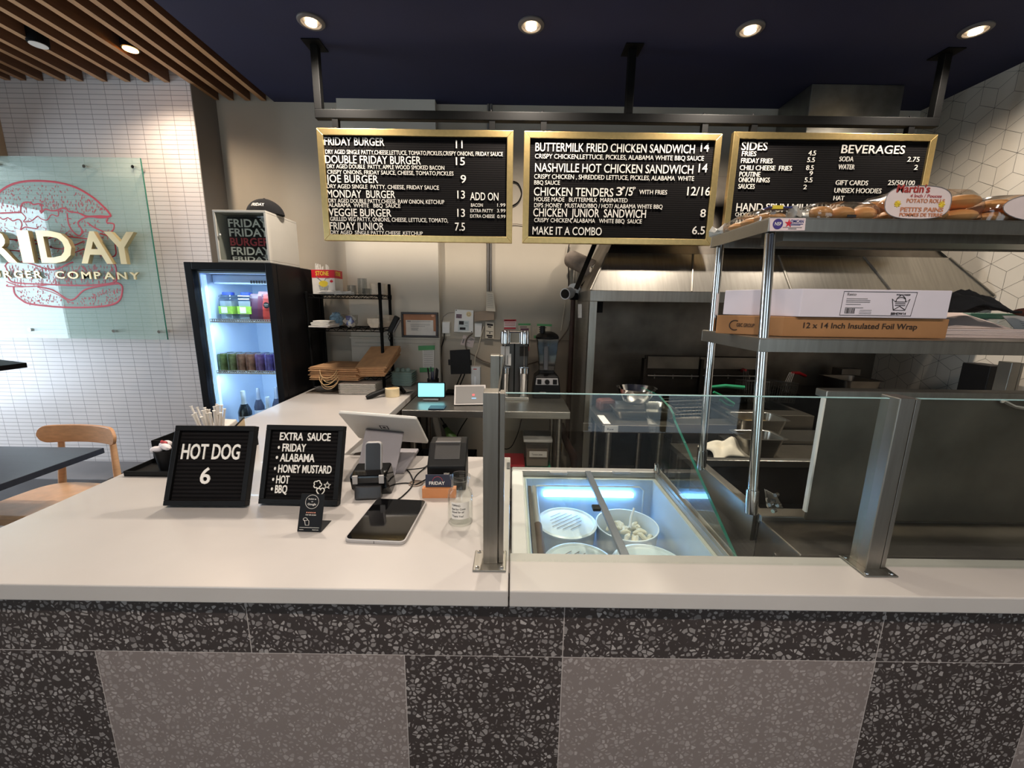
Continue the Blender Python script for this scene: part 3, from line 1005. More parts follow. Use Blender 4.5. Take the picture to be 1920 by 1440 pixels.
# black caddy tray with condiments, straws and napkins
t = thing('condiment_tray', 'low black tray with raised rim on the counter by the hot dog board', 'tray', (-1.28, 1.46, ZT))
g = G().box(-1.415, -1.14, 1.385, 1.53, ZT, ZT+.004)
for x0, x1, y0, y1 in ((-1.415, -1.14, 1.385, 1.389), (-1.415, -1.14, 1.526, 1.53), (-1.415, -1.411, 1.385, 1.53), (-1.144, -1.14, 1.385, 1.53)):
    g.box(x0, x1, y0, y1, ZT, ZT+.02)
build(g, 'tray_body', BLACKP, t, bevel=.001)
t = thing('condiment_caddy', 'deep black box holding straws behind the low black tray', 'caddy', (-1.28, 1.63, ZT))
g = G().box(-1.435, -1.14, 1.535, 1.74, ZT, ZT+.004)
for x0, x1, y0, y1 in ((-1.435, -1.14, 1.535, 1.54), (-1.435, -1.14, 1.735, 1.74), (-1.435, -1.43, 1.535, 1.74), (-1.145, -1.14, 1.535, 1.74)):
    g.box(x0, x1, y0, y1, ZT, ZT+.085)
build(g, 'caddy_body', BLACKP, t, bevel=.001)
cc = P(318, 870, Y=1.46)
cc = Vector((-1.31, 1.455, ZT+.004))
t = thing('condiment_cup', 'black plastic cup filled with white packets in the low tray', 'cup', cc)
build(G().lathe(cc, [(.026, 0), (.037, .078), (.035, .078), (.024, .003)], 28), 'cup_body', BLACKP, t, smooth=True)
for i, (dx, dy, dz, rx, rz) in enumerate(((-.022, -.012, .078, 40, 20), (-.004, .008, .092, 25, 60), (.014, -.012, .09, 50, -30), (-.014, .012, .088, 60, 100))):
    g = G().ball((0, 0, 0), (.022, .013, .017), 10).xform(Matrix.Translation(cc+Vector((dx, dy, dz))) @ Euler((R(rx), 0, R(rz))).to_matrix().to_4x4())
    solo(g, 'condiment_packet', mat('packet_white', (232, 224, 224), .5, 0, .05, 60, .6, 80), 'crumpled white packet sticking out of the black condiment cup', 'packet', 'white packets in the condiment cup', smooth=True)
g = G().obox(cc+Vector((.002, -.004, .104)), (.02, .008, .012), (R(30), R(20), R(10)))
solo(g, 'condiment_packet', mat('packet_red', (176, 60, 66), .5, 0, .3, 90), 'small red printed packet on top of the white packets', 'packet')
sc_ = Vector((-1.228, 1.60, ZT+.004))
t = thing('straw_cup', 'pale cup holding the paper wrapped straws behind the hot dog board', 'cup', sc_)
build(G().lathe(sc_, [(.03, 0), (.042, .10), (.040, .10), (.028, .003)], 24), 'cup_body', PAPER, t, smooth=True)
for i in range(26):
    a = random.random()*6.28
    rr = .02*math.sqrt(random.random())
    lean = random.uniform(.1, .9)
    b0 = sc_+Vector((rr*math.cos(a), rr*math.sin(a), .02))
    b1 = b0+Vector((math.cos(a)*.06*lean*(1.3 if math.cos(a) < 0 else .8), math.sin(a)*.035*lean, random.uniform(.15, .195)))
    d = (b1-b0).normalized()
    g = G().tube([b0, b1-d*.006, b1], [.0042, .0042, .0062], 7)
    solo(g, 'paper_straw', PAPER, 'white paper wrapped straw standing in the straw cup', 'straw', 'wrapped straws in the cup', smooth=True)
nb = Vector((-1.19, 1.69, ZT+.005))
t = thing('napkin_box', 'pale wooden box of napkins behind the hot dog board', 'napkin holder', nb, (0, 0, R(-6)))
build(G().prism([(-.10, -.045, 0), (-.10, -.045, .085), (-.10, .035, .122), (-.10, .035, 0)], (.004, 0, 0)).prism([(.0, -.045, 0), (.0, -.045, .085), (.0, .035, .122), (.0, .035, 0)], (.006, 0, 0)).box(-.096, .0, -.045, .035, 0, .006), 'box_sides', mat('pale_pine', (214, 190, 152), .6, 0, .08, 20), t)
build(G().prism([(.006, -.047, .083), (.006, -.047, .089), (.006, .037, .126), (.006, .037, .119)], (-.006, 0, 0)), 'dark_edge', BLACKP, t)
solo(G().obox(nb+Vector((-.047, -.005, .067)), (.084, .06, .105), (R(16), 0, R(-6))), 'napkin_stack', PAPER, 'stack of cream napkins inside the pale wooden box', 'napkins', bevel=.004)
# power outlet set in the end of the worktop
solo(G().box(-.016, -.004, 1.50, 1.56, ZT+.001, ZT+.004), 'outlet_cover', GREYP, 'small grey outlet plate on the worktop end behind the post', 'outlet')

# ------------------------------------------------------------------ drinks cooler and the display box on it
FX0, FX1, FY0, FY1, FZ = -2.045, -1.497, 2.60, 3.24, 1.775
t = thing('drinks_cooler', 'tall black drinks cooler with a glass door beside the tiled wall', 'fridge', ((FX0+FX1)/2, 2.9, 0))
COOLW = mat('cooler_liner', (206, 222, 244), .4, 0, .03, 6)
g = G().box(FX0, FX0+.035, FY0+.05, FY1, 0, FZ).box(FX1-.035, FX1, FY0+.05, FY1, 0, FZ).box(FX0+.035, FX1-.035, FY0+.05, FY1, FZ-.05, FZ).box(FX0+.035, FX1-.035, FY1-.04, FY1, 0, FZ-.05).box(FX0+.035, FX1-.035, FY0+.05, FY1-.04, 0, .2)
build(g, 'cabinet', mat('cooler_black', (12, 11, 13), .5, 0, .1, 12, spec=.2), t, bevel=.006)
g = G().box(FX0+.036, FX0+.045, FY0+.06, FY1-.045, .2, FZ-.05).box(FX1-.045, FX1-.036, FY0+.06, FY1-.045, .2, FZ-.05).box(FX0+.045, FX1-.045, FY1-.055, FY1-.041, .2, FZ-.05).box(FX0+.045, FX1-.045, FY0+.06, FY1-.055, FZ-.062, FZ-.051)
build(g, 'liner', COOLW, t)
g = G()
for x0, x1, z0, z1 in ((FX0, FX0+.045, .06, FZ), (FX1-.045, FX1, .06, FZ), (FX0+.045, FX1-.045, FZ-.045, FZ), (FX0+.045, FX1-.045, .06, .14)):
    g.box(x0, x1, FY0, FY0+.046, z0, z1)
dr = build(g, 'door', MATS['cooler_black'], t, bevel=.004)
build(G().box(FX0+.045, FX1-.045, FY0+.02, FY0+.026, .14, FZ-.045), 'door_glass', GLASS, dr)
build(G().box(FX0+.05, FX1-.05, FY0+.16, FY0+.4, FZ-.125, FZ-.064), 'evaporator_cover', COOLW, t, bevel=.01)
g = G()
for k in range(9):
    g.box(-1.74+.018*k, -1.73+.018*k, FY0+.156, FY0+.162, FZ-.12, FZ-.10)
build(g, 'vent_slots', GREYP, t)
g = G().box(FX0+.046, FX0+.062, FY0+.07, FY0+.095, .25, FZ-.07)
build(g, 'light_tube', LEDF, t)
build(G().box(FX0+.10, FX1-.06, FY0+.075, FY0+.09, FZ-.064, FZ-.056), 'light_tube', LEDF, t)
l_ = area('cooler_fill', ((FX0+FX1)/2, FY0+.085, FZ-.135), (R(18), 0, 0), .36, .06, 1.7, (.55, .76, 1))  # added fill light, brightens the liner more than the tubes do
zs = (P(430, 603, Y=FY0+.09).z, P(460, 699, Y=FY0+.09).z, .62)
for z in zs:
    g = G()
    for k in range(15):
        x = FX0+.06+k*.0305
        g.box(x, x+.004, FY0+.08, FY1-.06, z-.004, z)
    g.box(FX0+.05, FX1-.05, FY0+.078, FY0+.086, z-.006, z+.002).box(FX0+.05, FX1-.05, FY1-.07, FY1-.062, z-.006, z+.002)
    for k in range(30):
        x = FX0+.06+k*.0148
        g.box(x, x+.006, FY0+.076, FY0+.079, z-.002, z+.016)
    g.box(FX0+.05, FX1-.05, FY0+.076, FY0+.079, z+.014, z+.018)
    build(g, 'shelf', WHITEP, t)


def can(x, y, z, col, top):
    return G().lathe((x, y, z), [(.024, 0), (.031, .006), (.031, .112), (.0255, .122), (.0255, .124), (.022, .122)], 18)


for z_ in zs[:2]:
    area('cooler_shelf_fill', ((FX0+FX1)/2, FY0+.10, z_-.012), (R(16), 0, 0), .36, .03, 1.5, (.55, .76, 1))  # added fill below the shelves; the cooler's own source is its side tube
z = zs[1]+.003
cols = [((92, 110, 62), 'olive green'), ((96, 104, 66), 'olive green'), ((128, 92, 74), 'rust brown'), ((142, 100, 82), 'rust brown'), ((110, 84, 132), 'purple'), ((96, 84, 150), 'violet'), ((116, 100, 160), 'pale violet')]
for row in range(2):
    for k, (c, nm) in enumerate(cols):
        x, y = -1.962+k*.063, FY0+.125+row*.068
        cm = mat('can_print_%d' % k, c, .3, .35, .55, 34)
        t = thing('drink_can', f'{nm} printed drink can, {ORD[k]} along the {"front" if row == 0 else "second"} row in the cooler', 'can', (x, y, z), group='cans on the middle cooler shelf')
        build(G().lathe((x, y, z), [(.024, 0), (.031, .006), (.031, .112), (.0265, .121)], 18), 'can_body', cm, t, smooth=True)
        build(G().lathe((x, y, z), [(.0262, .1205), (.0262, .1245), (.022, .1225)], 18), 'can_lid', CHROME, t, smooth=True)
z = zs[0]+.003
for k, x in enumerate((-1.925, -1.80)):
    y = FY0+.20
    t = thing('juice_jug', f'clear square juice jug with blue cap and green label, {"nearer the light tube" if k == 0 else "beside the dark pouch"}', 'jug', (x, y, z))
    build(G().box(x-.045, x+.045, y-.045, y+.045, z, z+.15).prism([(x-.045, y-.045, z+.15), (x+.045, y-.045, z+.15), (x+.045, y+.045, z+.15), (x-.045, y+.045, z+.15)], (0, 0, .02)), 'jug_body', PLASTC, t, bevel=.012)
    build(G().box(x-.038, x+.038, y-.038, y+.038, z+.006, z+.13), 'juice', mat('pale_juice', (188, 196, 200), .3, 0, .05, 10), t)
    build(G().box(x-.046, x+.046, y-.0465, y+.0465, z+.045, z+.095), 'label', mat('jug_green', (150, 190, 70), .5, 0, .2, 40), t)
    build(G().box(x-.028, x+.012, y-.0475, y-.0465, z+.05, z+.09), 'label_panel', PAPER, t)
    build(G().lathe((x, y, z+.17), [(.036, 0), (.036, .016), (.03, .018)], 20), 'cap', mat('cap_blue', (36, 60, 150), .4), t, smooth=True)
for k, (x, w, h, mt_, lb) in enumerate(((-1.735, .07, .15, mat('pouch_plum', (74, 40, 62), .35, 0, .2, 20), 'dark plum sauce pouch leaning between the juice jugs and other pouches'), (-1.665, .07, .165, mat('pouch_plum2', (88, 38, 56), .35, 0, .2, 20), 'dark plum pouch with a peaked top beside the red pouch'), (-1.605, .10, .15, mat('pouch_red', (204, 70, 60), .35, 0, .1, 20), 'bright red drink pouch with a clear top and round badge'))):
    y = FY0+.15+.02*(2-k)
    t = thing('drink_pouch', lb, 'pouch', (x, y, z), group=None)
    g = G()
    n = 8
    prof = [(0, .032), (.03, .034), (.08, .03), (h, .014), (h+.03, .003)]
    for (z0, d0), (z1, d1) in zip(prof, prof[1:]):
        g.prism([(x-w/2, y-d0, z+z0), (x+w/2, y-d0, z+z0), (x+w/2*.97, y-d1, z+z1), (x-w/2*.97, y-d1, z+z1)], (0, .001, 0))
        g.prism([(x-w/2, y+d0, z+z0), (x+w/2, y+d0, z+z0), (x+w/2*.97, y+d1, z+z1), (x-w/2*.97, y+d1, z+z1)], (0, .001, 0))
        for s_ in (-1, 1):
            g.prism([(x+s_*w/2, y-d0, z+z0), (x+s_*w/2, y+d0, z+z0), (x+s_*w/2*.97, y+d1, z+z1), (x+s_*w/2*.97, y-d1, z+z1)], (s_*.0005, 0, 0))
    build(g, 'pouch_body', mt_, t)
    if k == 2:
        build(G().obox((x, y-.02, z+h+.005), (w*.96, .03, .05), (R(20), 0, 0)), 'clear_top', PLASTC, t, bevel=.01)
        build(G().cyl((x-.02, y-.0335, z+.105), (x-.02, y-.037, z+.105), .02, n=20), 'round_badge', INK, t)
        build(G().text('DRINK', (x-.034, y-.0375, z+.108), h=.005, w=.028, depth=.0004).text('COLD', (x-.031, y-.0375, z+.099), h=.005, w=.022, depth=.0004), 'badge_text', WHITEL, t)
z = zs[2]+.003
WINE = [(458, .31, (22, 30, 34), (190, 196, 200), 'dark sparkling wine bottle with silver foil neck in the cooler', FY0+.13, .042), (503, .27, (150, 165, 185), (205, 212, 220), 'clear bottle with pale foil neck behind the brown box panel', FY0+.13, .038), (537, .27, (70, 90, 130), (225, 235, 240), 'blue glass bottle with a white cap on the lowest shelf', FY0+.16, .036), (561, .27, (60, 40, 70), (190, 50, 120), 'dark bottle with a magenta capsule at the cooler edge', FY0+.245, .036), (486, .29, (60, 64, 84), (170, 176, 190), 'slim dark bottle standing in the second row of wines', FY0+.32, .034), (520, .29, (52, 58, 80), (168, 174, 188), 'thin dark bottle farthest back on the lowest shelf', FY0+.36, .034)]
for px_, h, c1, c2, lb, y, r_ in WINE:
    x = P(px_, 760, Y=y).x
    x = min(x, FX1-.05-r_)
    t = thing('wine_bottle', lb, 'bottle', (x, y, z))
    prof = [(r_*.8, 0), (r_, .006), (r_, h*.52), (r_*.75, h*.62), (r_*.38, h*.74), (r_*.34, h*.8)]
    build(G().lathe((x, y, z), prof, 20), 'bottle_body', mat('bottle_%d' % px_, c1, .1, 0, .05, 10, spec=.7), t, smooth=True)
    build(G().lathe((x, y, z), [(r_*.5, h*.70), (r_*.37, h*.78), (r_*.36, h*.98), (r_*.3, h)], 18), 'foil_neck', mat('foil_%d' % px_, c2, .35, .5, .1, 30), t, smooth=True)
    build(G().lathe((x, y, z), [(r_*1.01, h*.16), (r_*1.01, h*.44)], 20), 'bottle_label', mat('wine_label', (206, 208, 216), .6, 0, .15, 40), t, smooth=True)

# white display box with folded shirt, cap on top
BX0, BX1, BZ0 = P(409, 489, Y=2.62).x, P(507, 493, Y=2.62).x, FZ+.002
BZ1 = 2.085
t = thing('display_box', 'white display cube with a glass front on top of the cooler', 'display box', ((BX0+BX1)/2, 2.8, BZ0))
wt = .014
g = G().box(BX0, BX1, 2.62, 2.98, BZ0, BZ0+wt).box(BX0, BX1, 2.62, 2.98, BZ1-wt, BZ1).box(BX0, BX0+wt, 2.62, 2.98, BZ0+wt, BZ1-wt).box(BX1-wt, BX1, 2.62, 2.98, BZ0+wt, BZ1-wt).box(BX0+wt, BX1-wt, 2.968, 2.98, BZ0+wt, BZ1-wt)
build(g, 'cabinet', mat('display_white', (196, 191, 181), .45, 0, .03, 6), t, bevel=.002)
build(G().box(BX0+wt, BX1-wt, 2.628, 2.632, BZ0+wt, BZ1-wt), 'glass_door', GLASS, t)
build(G().lathe((BX0+.03, 2.622, BZ0+.16), [(.005, 0), (.005, .01)], 12), 'door_knob', WHITEP, t)
build(G().box(BX1-wt-.026, BX1-wt, 2.634, 2.65, BZ1-.06, BZ1-.03).box(BX1-wt-.026, BX1-wt, 2.634, 2.65, BZ0+.03, BZ0+.05), 'hinge', GREYL, t)
t = thing('folded_shirt', 'folded black shirt printed with large friday lettering inside the white cube', 'shirt', ((BX0+BX1)/2+.02, 2.7, BZ0+wt))
sx0, sx1 = BX0+.05, BX1-wt-.003
build(G().box(sx0, sx1, 2.668, 2.70, BZ0+wt, BZ1-.03), 'shirt_body', BLACKC, t, bevel=.006)
zt = BZ1-.04
for i, (w_, mt_) in enumerate((('FRIDAY', WHITEL), ('FRIDAY', WHITEL), ('BURGER', REDP), ('FRIDAY', WHITEL), ('FRIDAY', WHITEL))):
    zz = zt-.05-.0555*i
    zz = max(zz, BZ0+wt-.02)
    build(G().text(w_, (sx0+.008, 2.6672, zz if i < 4 else BZ0+wt-.022), h=.045, w=(sx1-sx0)*1.0-.01, depth=.0008, bold=.02) if i < 4 else G().text(w_, (sx0+.012, 2.6672, BZ0+wt+.001), h=.024, w=(sx1-sx0)-.02, depth=.0008, bold=.02), 'shirt_lettering', mt_, t)
hc = Vector((P(490, 392, Y=2.78).x, 2.78, BZ1+.003))
t = thing('cap', 'black baseball cap with white lettering lying on the white cube', 'cap', hc)
g = G().ball((hc.x+.025, hc.y, hc.z), (.115, .088, .098), 28, lo=0.02)
for i, v in enumerate(g.v):
    if v.x > hc.x+.05:
        v.z = hc.z+(v.z-hc.z)*(1-.9*(v.x-hc.x-.05))
build(g, 'crown', BLACKC, t, smooth=True)
build(G().ball((hc.x+.025, hc.y, hc.z+.097), (.009, .009, .006), 10), 'button', BLACKC, t, smooth=True)
pts = []
for k in range(17):
    a = R(100+160*k/16)
    pts.append((hc.x-.03+.125*math.cos(a), hc.y-.01+.098*math.sin(a), hc.z+.012))
g = G().prism(pts, (0, 0, .006))
for v in g.v:
    v.z -= .5*max(0, abs(v.y-hc.y+.01)-.03)*.3
build(g, 'brim', BLACKC, t, bevel=.002)
g = G().text('FRIDAY', (0, 0, 0), (1, 0, 0), (0, 1, 0), .019, .085, .001, .02)
for i, v in enumerate(g.v):
    a = R(246)+v.x/.105
    zz = .040+v.y*.95
    rr = math.sqrt(max(.05, 1-(zz/.098)**2))*1.015+v.z*6
    g.v[i] = Vector((hc.x+.025+.115*rr*math.cos(a), hc.y+.088*rr*math.sin(a), hc.z+zz))
build(g, 'cap_lettering', WHITEL, t)

# ------------------------------------------------------------------ glass shop sign on the tiled wall
YS = 2.985
cs = lambda x, y, Y=YS: P(x/3.4286, 280+y/3.4286, Y=Y)
GX0, GX1, GZ0, GZ1 = -4.35, P(262, 296, Y=YS).x, P(313, 637, Y=YS).z, P(262, 296, Y=YS).z
t = thing('glass_sign', 'large greenish glass shop sign with a red burger drawing on the tiled wall', 'sign', ((GX0+GX1)/2, YS, GZ0))
build(G().box(GX0, GX1, YS, YS+.01, GZ0, GZ1), 'glass_panel', GLASSG, t)
build(G().box(GX1, GX1+.0012, YS, YS+.01, GZ0, GZ1), 'glass_edge', GLASSE, t)
for x, y in ((550, 112), (862, 115), (200, 1160), (738, 1168), (1030, 1172), (-5, 100)):
    p = cs(x, y)
    build(G().cyl((p.x, YS-.012, p.z), (p.x, YT, p.z), .011, n=14), 'standoff', CHROME, t, smooth=True)
random.seed(3)


def art(pts, r=.004, closed=False, sm=4):
    p3 = [cs(x, y, YS-.002) for x, y in pts]
    if sm:
        out = []
        n = len(p3)
        rng = range(n if closed else n-1)
        for i in rng:
            p0, p1, p2, p4 = (p3[(i-1) % n] if closed or i else p3[0]), p3[i], p3[(i+1) % n], (p3[(i+2) % n] if closed or i+2 < n else p3[-1])
            for k in range(sm):
                u = k/sm
                out.append(.5*((2*p1)+(p2-p0)*u+(2*p0-5*p1+4*p2-p4)*u*u+(3*p1-p0-3*p2+p4)*u**3))
        if not closed:
            out.append(p3[-1])
        p3 = out
    st = len(ga.v)
    ga.tube(p3, r*1.4, 6, closed=closed)
    for i in range(st, len(ga.v)):
        ga.v[i].y = YS-.0012+(ga.v[i].y-(YS-.002))*.2


ga = G()
art([(-75, 405), (-60, 350), (-10, 280), (60, 232), (150, 207), (260, 203), (380, 215), (490, 247), (590, 305), (660, 365), (705, 415), (702, 432), (640, 430), (560, 432), (520, 415)], .0052)
art([(-75, 405), (0, 410), (130, 404)], .004)
art([(130, 410), (140, 350), (185, 340), (215, 355), (250, 350), (268, 380), (262, 410), (290, 385), (330, 395), (370, 390), (390, 380), (425, 380), (440, 400), (500, 408), (530, 425)], .0035)
art([(135, 405), (165, 440), (150, 465), (200, 460), (240, 430), (260, 445), (300, 455), (330, 420), (370, 430), (375, 395)], .0025)
art([(-60, 440), (-20, 430), (20, 450), (50, 440), (80, 460), (120, 450), (140, 480), (130, 520), (160, 500), (230, 510), (245, 495)], .003)
art([(430, 410), (440, 480), (470, 530), (510, 555), (525, 520), (500, 470), (560, 435), (640, 440), (690, 440), (685, 470), (730, 480), (725, 520), (690, 535), (655, 525), (600, 500), (560, 470)], .0035)
art([(640, 540), (690, 555), (735, 570), (740, 620), (745, 670), (720, 690), (640, 680)], .0035)
art([(-60, 560), (80, 580), (240, 585), (380, 560), (520, 570), (640, 590)], .003)
art([(100, 585), (250, 610), (400, 640), (540, 590)], .003)
art([(-50, 690), (60, 650), (180, 670), (300, 720), (420, 690), (560, 640), (700, 690)], .003)
art([(35, 745), (60, 725), (170, 728), (330, 775), (440, 735), (470, 725)], .0035)
art([(30, 745), (50, 790), (60, 840), (120, 860), (300, 868), (480, 875), (640, 870), (740, 850), (748, 800), (735, 740), (690, 735)], .0042)
art([(40, 850), (130, 880), (230, 880), (300, 870)], .003)
art([(50, 870), (45, 880), (150, 885)], .003)
art([(85, 880), (95, 930), (140, 970), (200, 995), (400, 1015), (600, 1014), (720, 998), (770, 965), (785, 910), (780, 875), (745, 855)], .0052)
art([(240, 885), (340, 905), (455, 970), (540, 905), (640, 880), (760, 862)], .0042)
art([(250, 895), (350, 925), (450, 985)], .002)
for k in range(430):
    x, y = random.uniform(-60, 700), random.uniform(215, 400)
    top = 205+((x-250)/460)**2*190
    if y < top+14 or (random.random() < .6 and y < 320 and abs((x-250)/460)*150+215 < y-10):
        continue
    L_ = 8 if y < 300 else 13
    if y > 405-5:
        continue
    art([(x, y), (x+1, y+L_)], .0016, sm=0)
for k in range(380):
    x, y = random.uniform(110, 770), random.uniform(885, 1000)
    v = 885+max(0, 90-abs(x-455)*.42)
    if y < v+8 or (x < 150 and y > 950) or (x > 740 and y > 960):
        continue
    art([(x, y), (x+1, y+random.uniform(5, 13))], .0016, sm=0)
for k in range(330):
    x, y = random.uniform(60, 735), random.uniform(740, 865)
    art([(x, y), (x+random.uniform(-1, 2), y+random.uniform(8, 22))], .0014, sm=0)
for k in range(230):
    x, y = random.uniform(-60, 700), random.uniform(440, 690)
    a = random.choice((.4, 1.2, 2.2, 1.6))
    L_ = random.uniform(8, 22)
    art([(x, y), (x+L_*math.cos(a), y+L_*math.sin(a))], .0014, sm=0)
build(ga, 'burger_drawing', mat('burger_red', (196, 62, 74), .6), t)
for ch, l, r_, in (('F', -225, -105), ('R', -62, 126), ('I', 162, 236), ('D', 282, 490), ('A', 537, 738), ('Y', 712, 902)):
    base = cs(l, 728, YS-.03)
    top = cs(l, 533, YS-.03)
    rr = cs(r_, 728, YS-.03)
    build(G().text(ch, (base.x, YS-.016, cs(300, 726, YS-.03).z), h=top.z-base.z, w=rr.x-base.x, depth=.028, bold=.02), 'raised_letter', BRASSL, t)
for ws, l, r_ in (('BURGER', -105, 275), ('COMPANY', 360, 898)):
    x0_, x1_ = cs(l, 830, YS-.015).x, cs(r_, 830, YS-.015).x
    z0_ = cs(300, 828, YS-.015).z
    tot = font_mesh(ws, .02)
    sx_ = (x1_-x0_)/(tot[3]-tot[2])
    # letters one by one so that each stands on its own
    n = len(ws)
    wch = [font_mesh(c_, .02)[3]-font_mesh(c_, .02)[2] for c_ in ws]
    gap = .22
    k_ = (x1_-x0_)/(sum(wch)+gap*(n-1))
    xx = x0_
    for c_, w_ in zip(ws, wch):
        build(G().text(c_, (xx, YS-.006, z0_), h=.047, w=w_*k_, depth=.01, bold=.02), 'small_raised_letter', BRASSL, t)
        xx += (w_+gap)*k_

# ------------------------------------------------------------------ dining corner
c1, c2 = P(195, 840, Z=.75), P(0, 915, Z=.75)
t = thing('dining_table', 'charcoal topped dining table in front of the tiled wall', 'table', (c1.x-.45, 1.85, 0))
build(G().box(c1.x-1.0, c1.x, 1.35, c1.y, .722, .752), 'tabletop', DARKTOP, t, bevel=.002)
build(G().lathe((c1.x-.5, 1.75, 0), [(.25, 0), (.25, .015), (.035, .03), (.035, .70), (.15, .722)], 24), 'pedestal', BLACKM, t, smooth=True)
p = P(50, 680, Y=2.45)
t = thing('high_table', 'black high bar table whose corner shows beside the tiled wall', 'table', (p.x-.4, 2.45, 0))
za = p.z
e0, e1 = P(0, 674, Z=za), P(0, 686, Z=za)
e0, e1 = p+(e0-p)*3, p+(e1-p)*3
e0.y = min(e0.y, 3.0)
build(G().prism([(p.x, p.y, za-.03), (e0.x, e0.y, za-.03), (e1.x, e1.y, za-.03)], (0, 0, .03)), 'tabletop', BLACKM, t, bevel=.002)
build(G().box((e0.x+e1.x)/2-.03, (e0.x+e1.x)/2+.03, (e0.y+e1.y)/2-.03, (e0.y+e1.y)/2+.03, 0, za-.03), 'leg', BLACKM, t)
solo(G().box(-3.75, -2.90, 2.72, 3.05, 0, .27), 'bench', mat('grey_bench', (120, 118, 120), .6, 0, .05, 6), 'low grey bench against the bottom of the tiled wall', 'bench', bevel=.006)


def dining_chair(label, loc, rz):
    t = thing('dining_chair', label, 'chair', loc, (0, 0, rz), 'pale wooden dining chairs')
    g = G()
    pts = []
    for k in range(33):
        a = 2*math.pi*k/32
        ca, sa = math.cos(a), math.sin(a)
        pts.append((.22*math.copysign(abs(ca)**.6, ca), .20*math.copysign(abs(sa)**.6, sa), .435))
    g.prism(pts[:-1], (0, 0, .022))
    build(g, 'seat', OAK, t, bevel=.006)
    # curved backrest: rounded band bent round the sitter
    g = G()
    n, w, hh = 48, .245, .052
    pr = []
    for k in range(n+1):
        u = -1+2*k/n
        x = u*w
        y = .235-.055*u*u
        hgt = hh*math.sqrt(max(0, 1-max(0, (abs(u)-.80)/.20)**2))
        hgt = max(hgt, .004)
        pr.append((x, y, hgt))
    vs, fs = [], []
    for x, y, hgt in pr:
        vs += [(x, y-.010, .755-hgt), (x, y+.010, .755-hgt), (x, y+.012, .755+hgt), (x, y-.008, .755+hgt)]
    for k in range(n):
        o_ = 4*k
        for j in range(4):
            fs.append((o_+j, o_+(j+1) % 4, o_+4+(j+1) % 4, o_+4+j))
    fs += [(3, 2, 1, 0), (4*n, 4*n+1, 4*n+2, 4*n+3)]
    g.add(vs, fs)
    build(g, 'backrest', OAKB, t, smooth=True, bevel=.003)
    for s_ in (-1, 1):
        build(G().tube([(s_*.165, .232, .73), (s_*.185, .205, .44), (s_*.2, .235, 0)], [.015, .019, .013], 12), 'leg', OAK, t, smooth=True)
        build(G().tube([(s_*.17, -.16, .44), (s_*.19, -.19, 0)], [.019, .013], 12), 'leg', OAK, t, smooth=True)
    build(G().obox((0, -.15, .40), (.32, .02, .05)).obox((.165, .03, .40), (.02, .34, .05)).obox((-.165, .03, .40), (.02, .34, .05)), 'apron', OAK, t)
    return t


a, b = P(90, 812, Z=.755), P(235, 812, Z=.755)
ch = dining_chair('pale wooden dining chair with its rounded backrest fully in view by the table', ((a.x+b.x)/2-.02, a.y-.225, 0), R(-4))
dup(ch, ((a.x+b.x)/2-.68, a.y-.42, 0), (0, 0, R(62)), 'pale wooden dining chair mostly out of view at the picture edge')

# ------------------------------------------------------------------ wire rack at the end of the worktop and its load
WX0, WX1, WY0, WY1 = -1.478, -.952, 2.96, 3.19
t = thing('wire_rack', 'black wire shelving rack standing on the end of the worktop', 'rack', (-1.21, 3.07, ZT))
zf = lambda y: P(650, y, Y=WY0).z
ztop, zmid, zlow = zf(553), zf(615), 1.0
zpost = P(719, 530, Y=WY0).z
for x in (WX0, WX1):
    for y in (WY0, WY1):
        h = zpost if x == WX1 else ztop+.02
        pst = build(G().lathe((x, y, ZT), [(.012, 0), (.012, .012), (.0115, .013), (.0115, h-ZT-.004), (.008, h-ZT)], 14), 'post', BLACKM, t, smooth=True)
        for z in (zmid, ztop):
            build(G().lathe((x, y, z-.03), [(.0145, 0), (.0165, .036)], 14), 'collar', BLACKM, pst, smooth=True)
for z in (zlow, zmid, ztop):
    g = G()
    for dz in (0, -.024):
        for y in (WY0, WY1):
            g.cyl((WX0, y, z+dz), (WX1, y, z+dz), .0035, n=6)
        for x in (WX0, WX1):
            g.cyl((x, WY0, z+dz), (x, WY1, z+dz), .0035, n=6)
    for y in (WY0, WY1):
        n = 16
        for k in range(n):
            xa, xb = WX0+(WX1-WX0)*k/n, WX0+(WX1-WX0)*(k+1)/n
            za, zb_ = (z, z-.024) if k % 2 else (z-.024, z)
            g.cyl((xa, y, za), (xb, y, zb_), .002, n=5)
    for k in range(22):
        x = WX0+(WX1-WX0)*(k+.5)/22
        g.cyl((x, WY0, z), (x, WY1, z), .0018, n=5)
    build(g, 'wire_shelf', BLACKM, t)
# carton of straws
a, b, c = P(587, 549, Y=3.0), P(629, 549, Y=3.0), P(643, 549, Y=3.13)
ca = Vector((a.x, 3.0, ztop+.005))
hh = P(587, 505, Y=3.0).z-ca.z
wd_ = b.x-a.x
t = thing('straw_carton', 'white and red carton with a yellow milkshake drawing on the top rack shelf', 'carton', ca)
build(G().box(ca.x, ca.x+wd_, 3.0, 3.14, ca.z, ca.z+hh), 'carton_box', PAPER, t)
build(G().box(ca.x-.0008, ca.x+wd_+.0008, 2.9992, 3.1408, ca.z+hh*.66, ca.z+hh*.99), 'red_band', REDC, t)
build(G().text('STONE', (ca.x+wd_*.18, 2.9985, ca.z+hh*.76), h=hh*.17, w=wd_*.58, depth=.0006, bold=.02).text('STONE', (ca.x+wd_+.0012, 3.02, ca.z+hh*.76), (0, 1, 0), (0, 0, 1), hh*.17, .08, .0006, .02), 'brand_lettering', YEL, t)
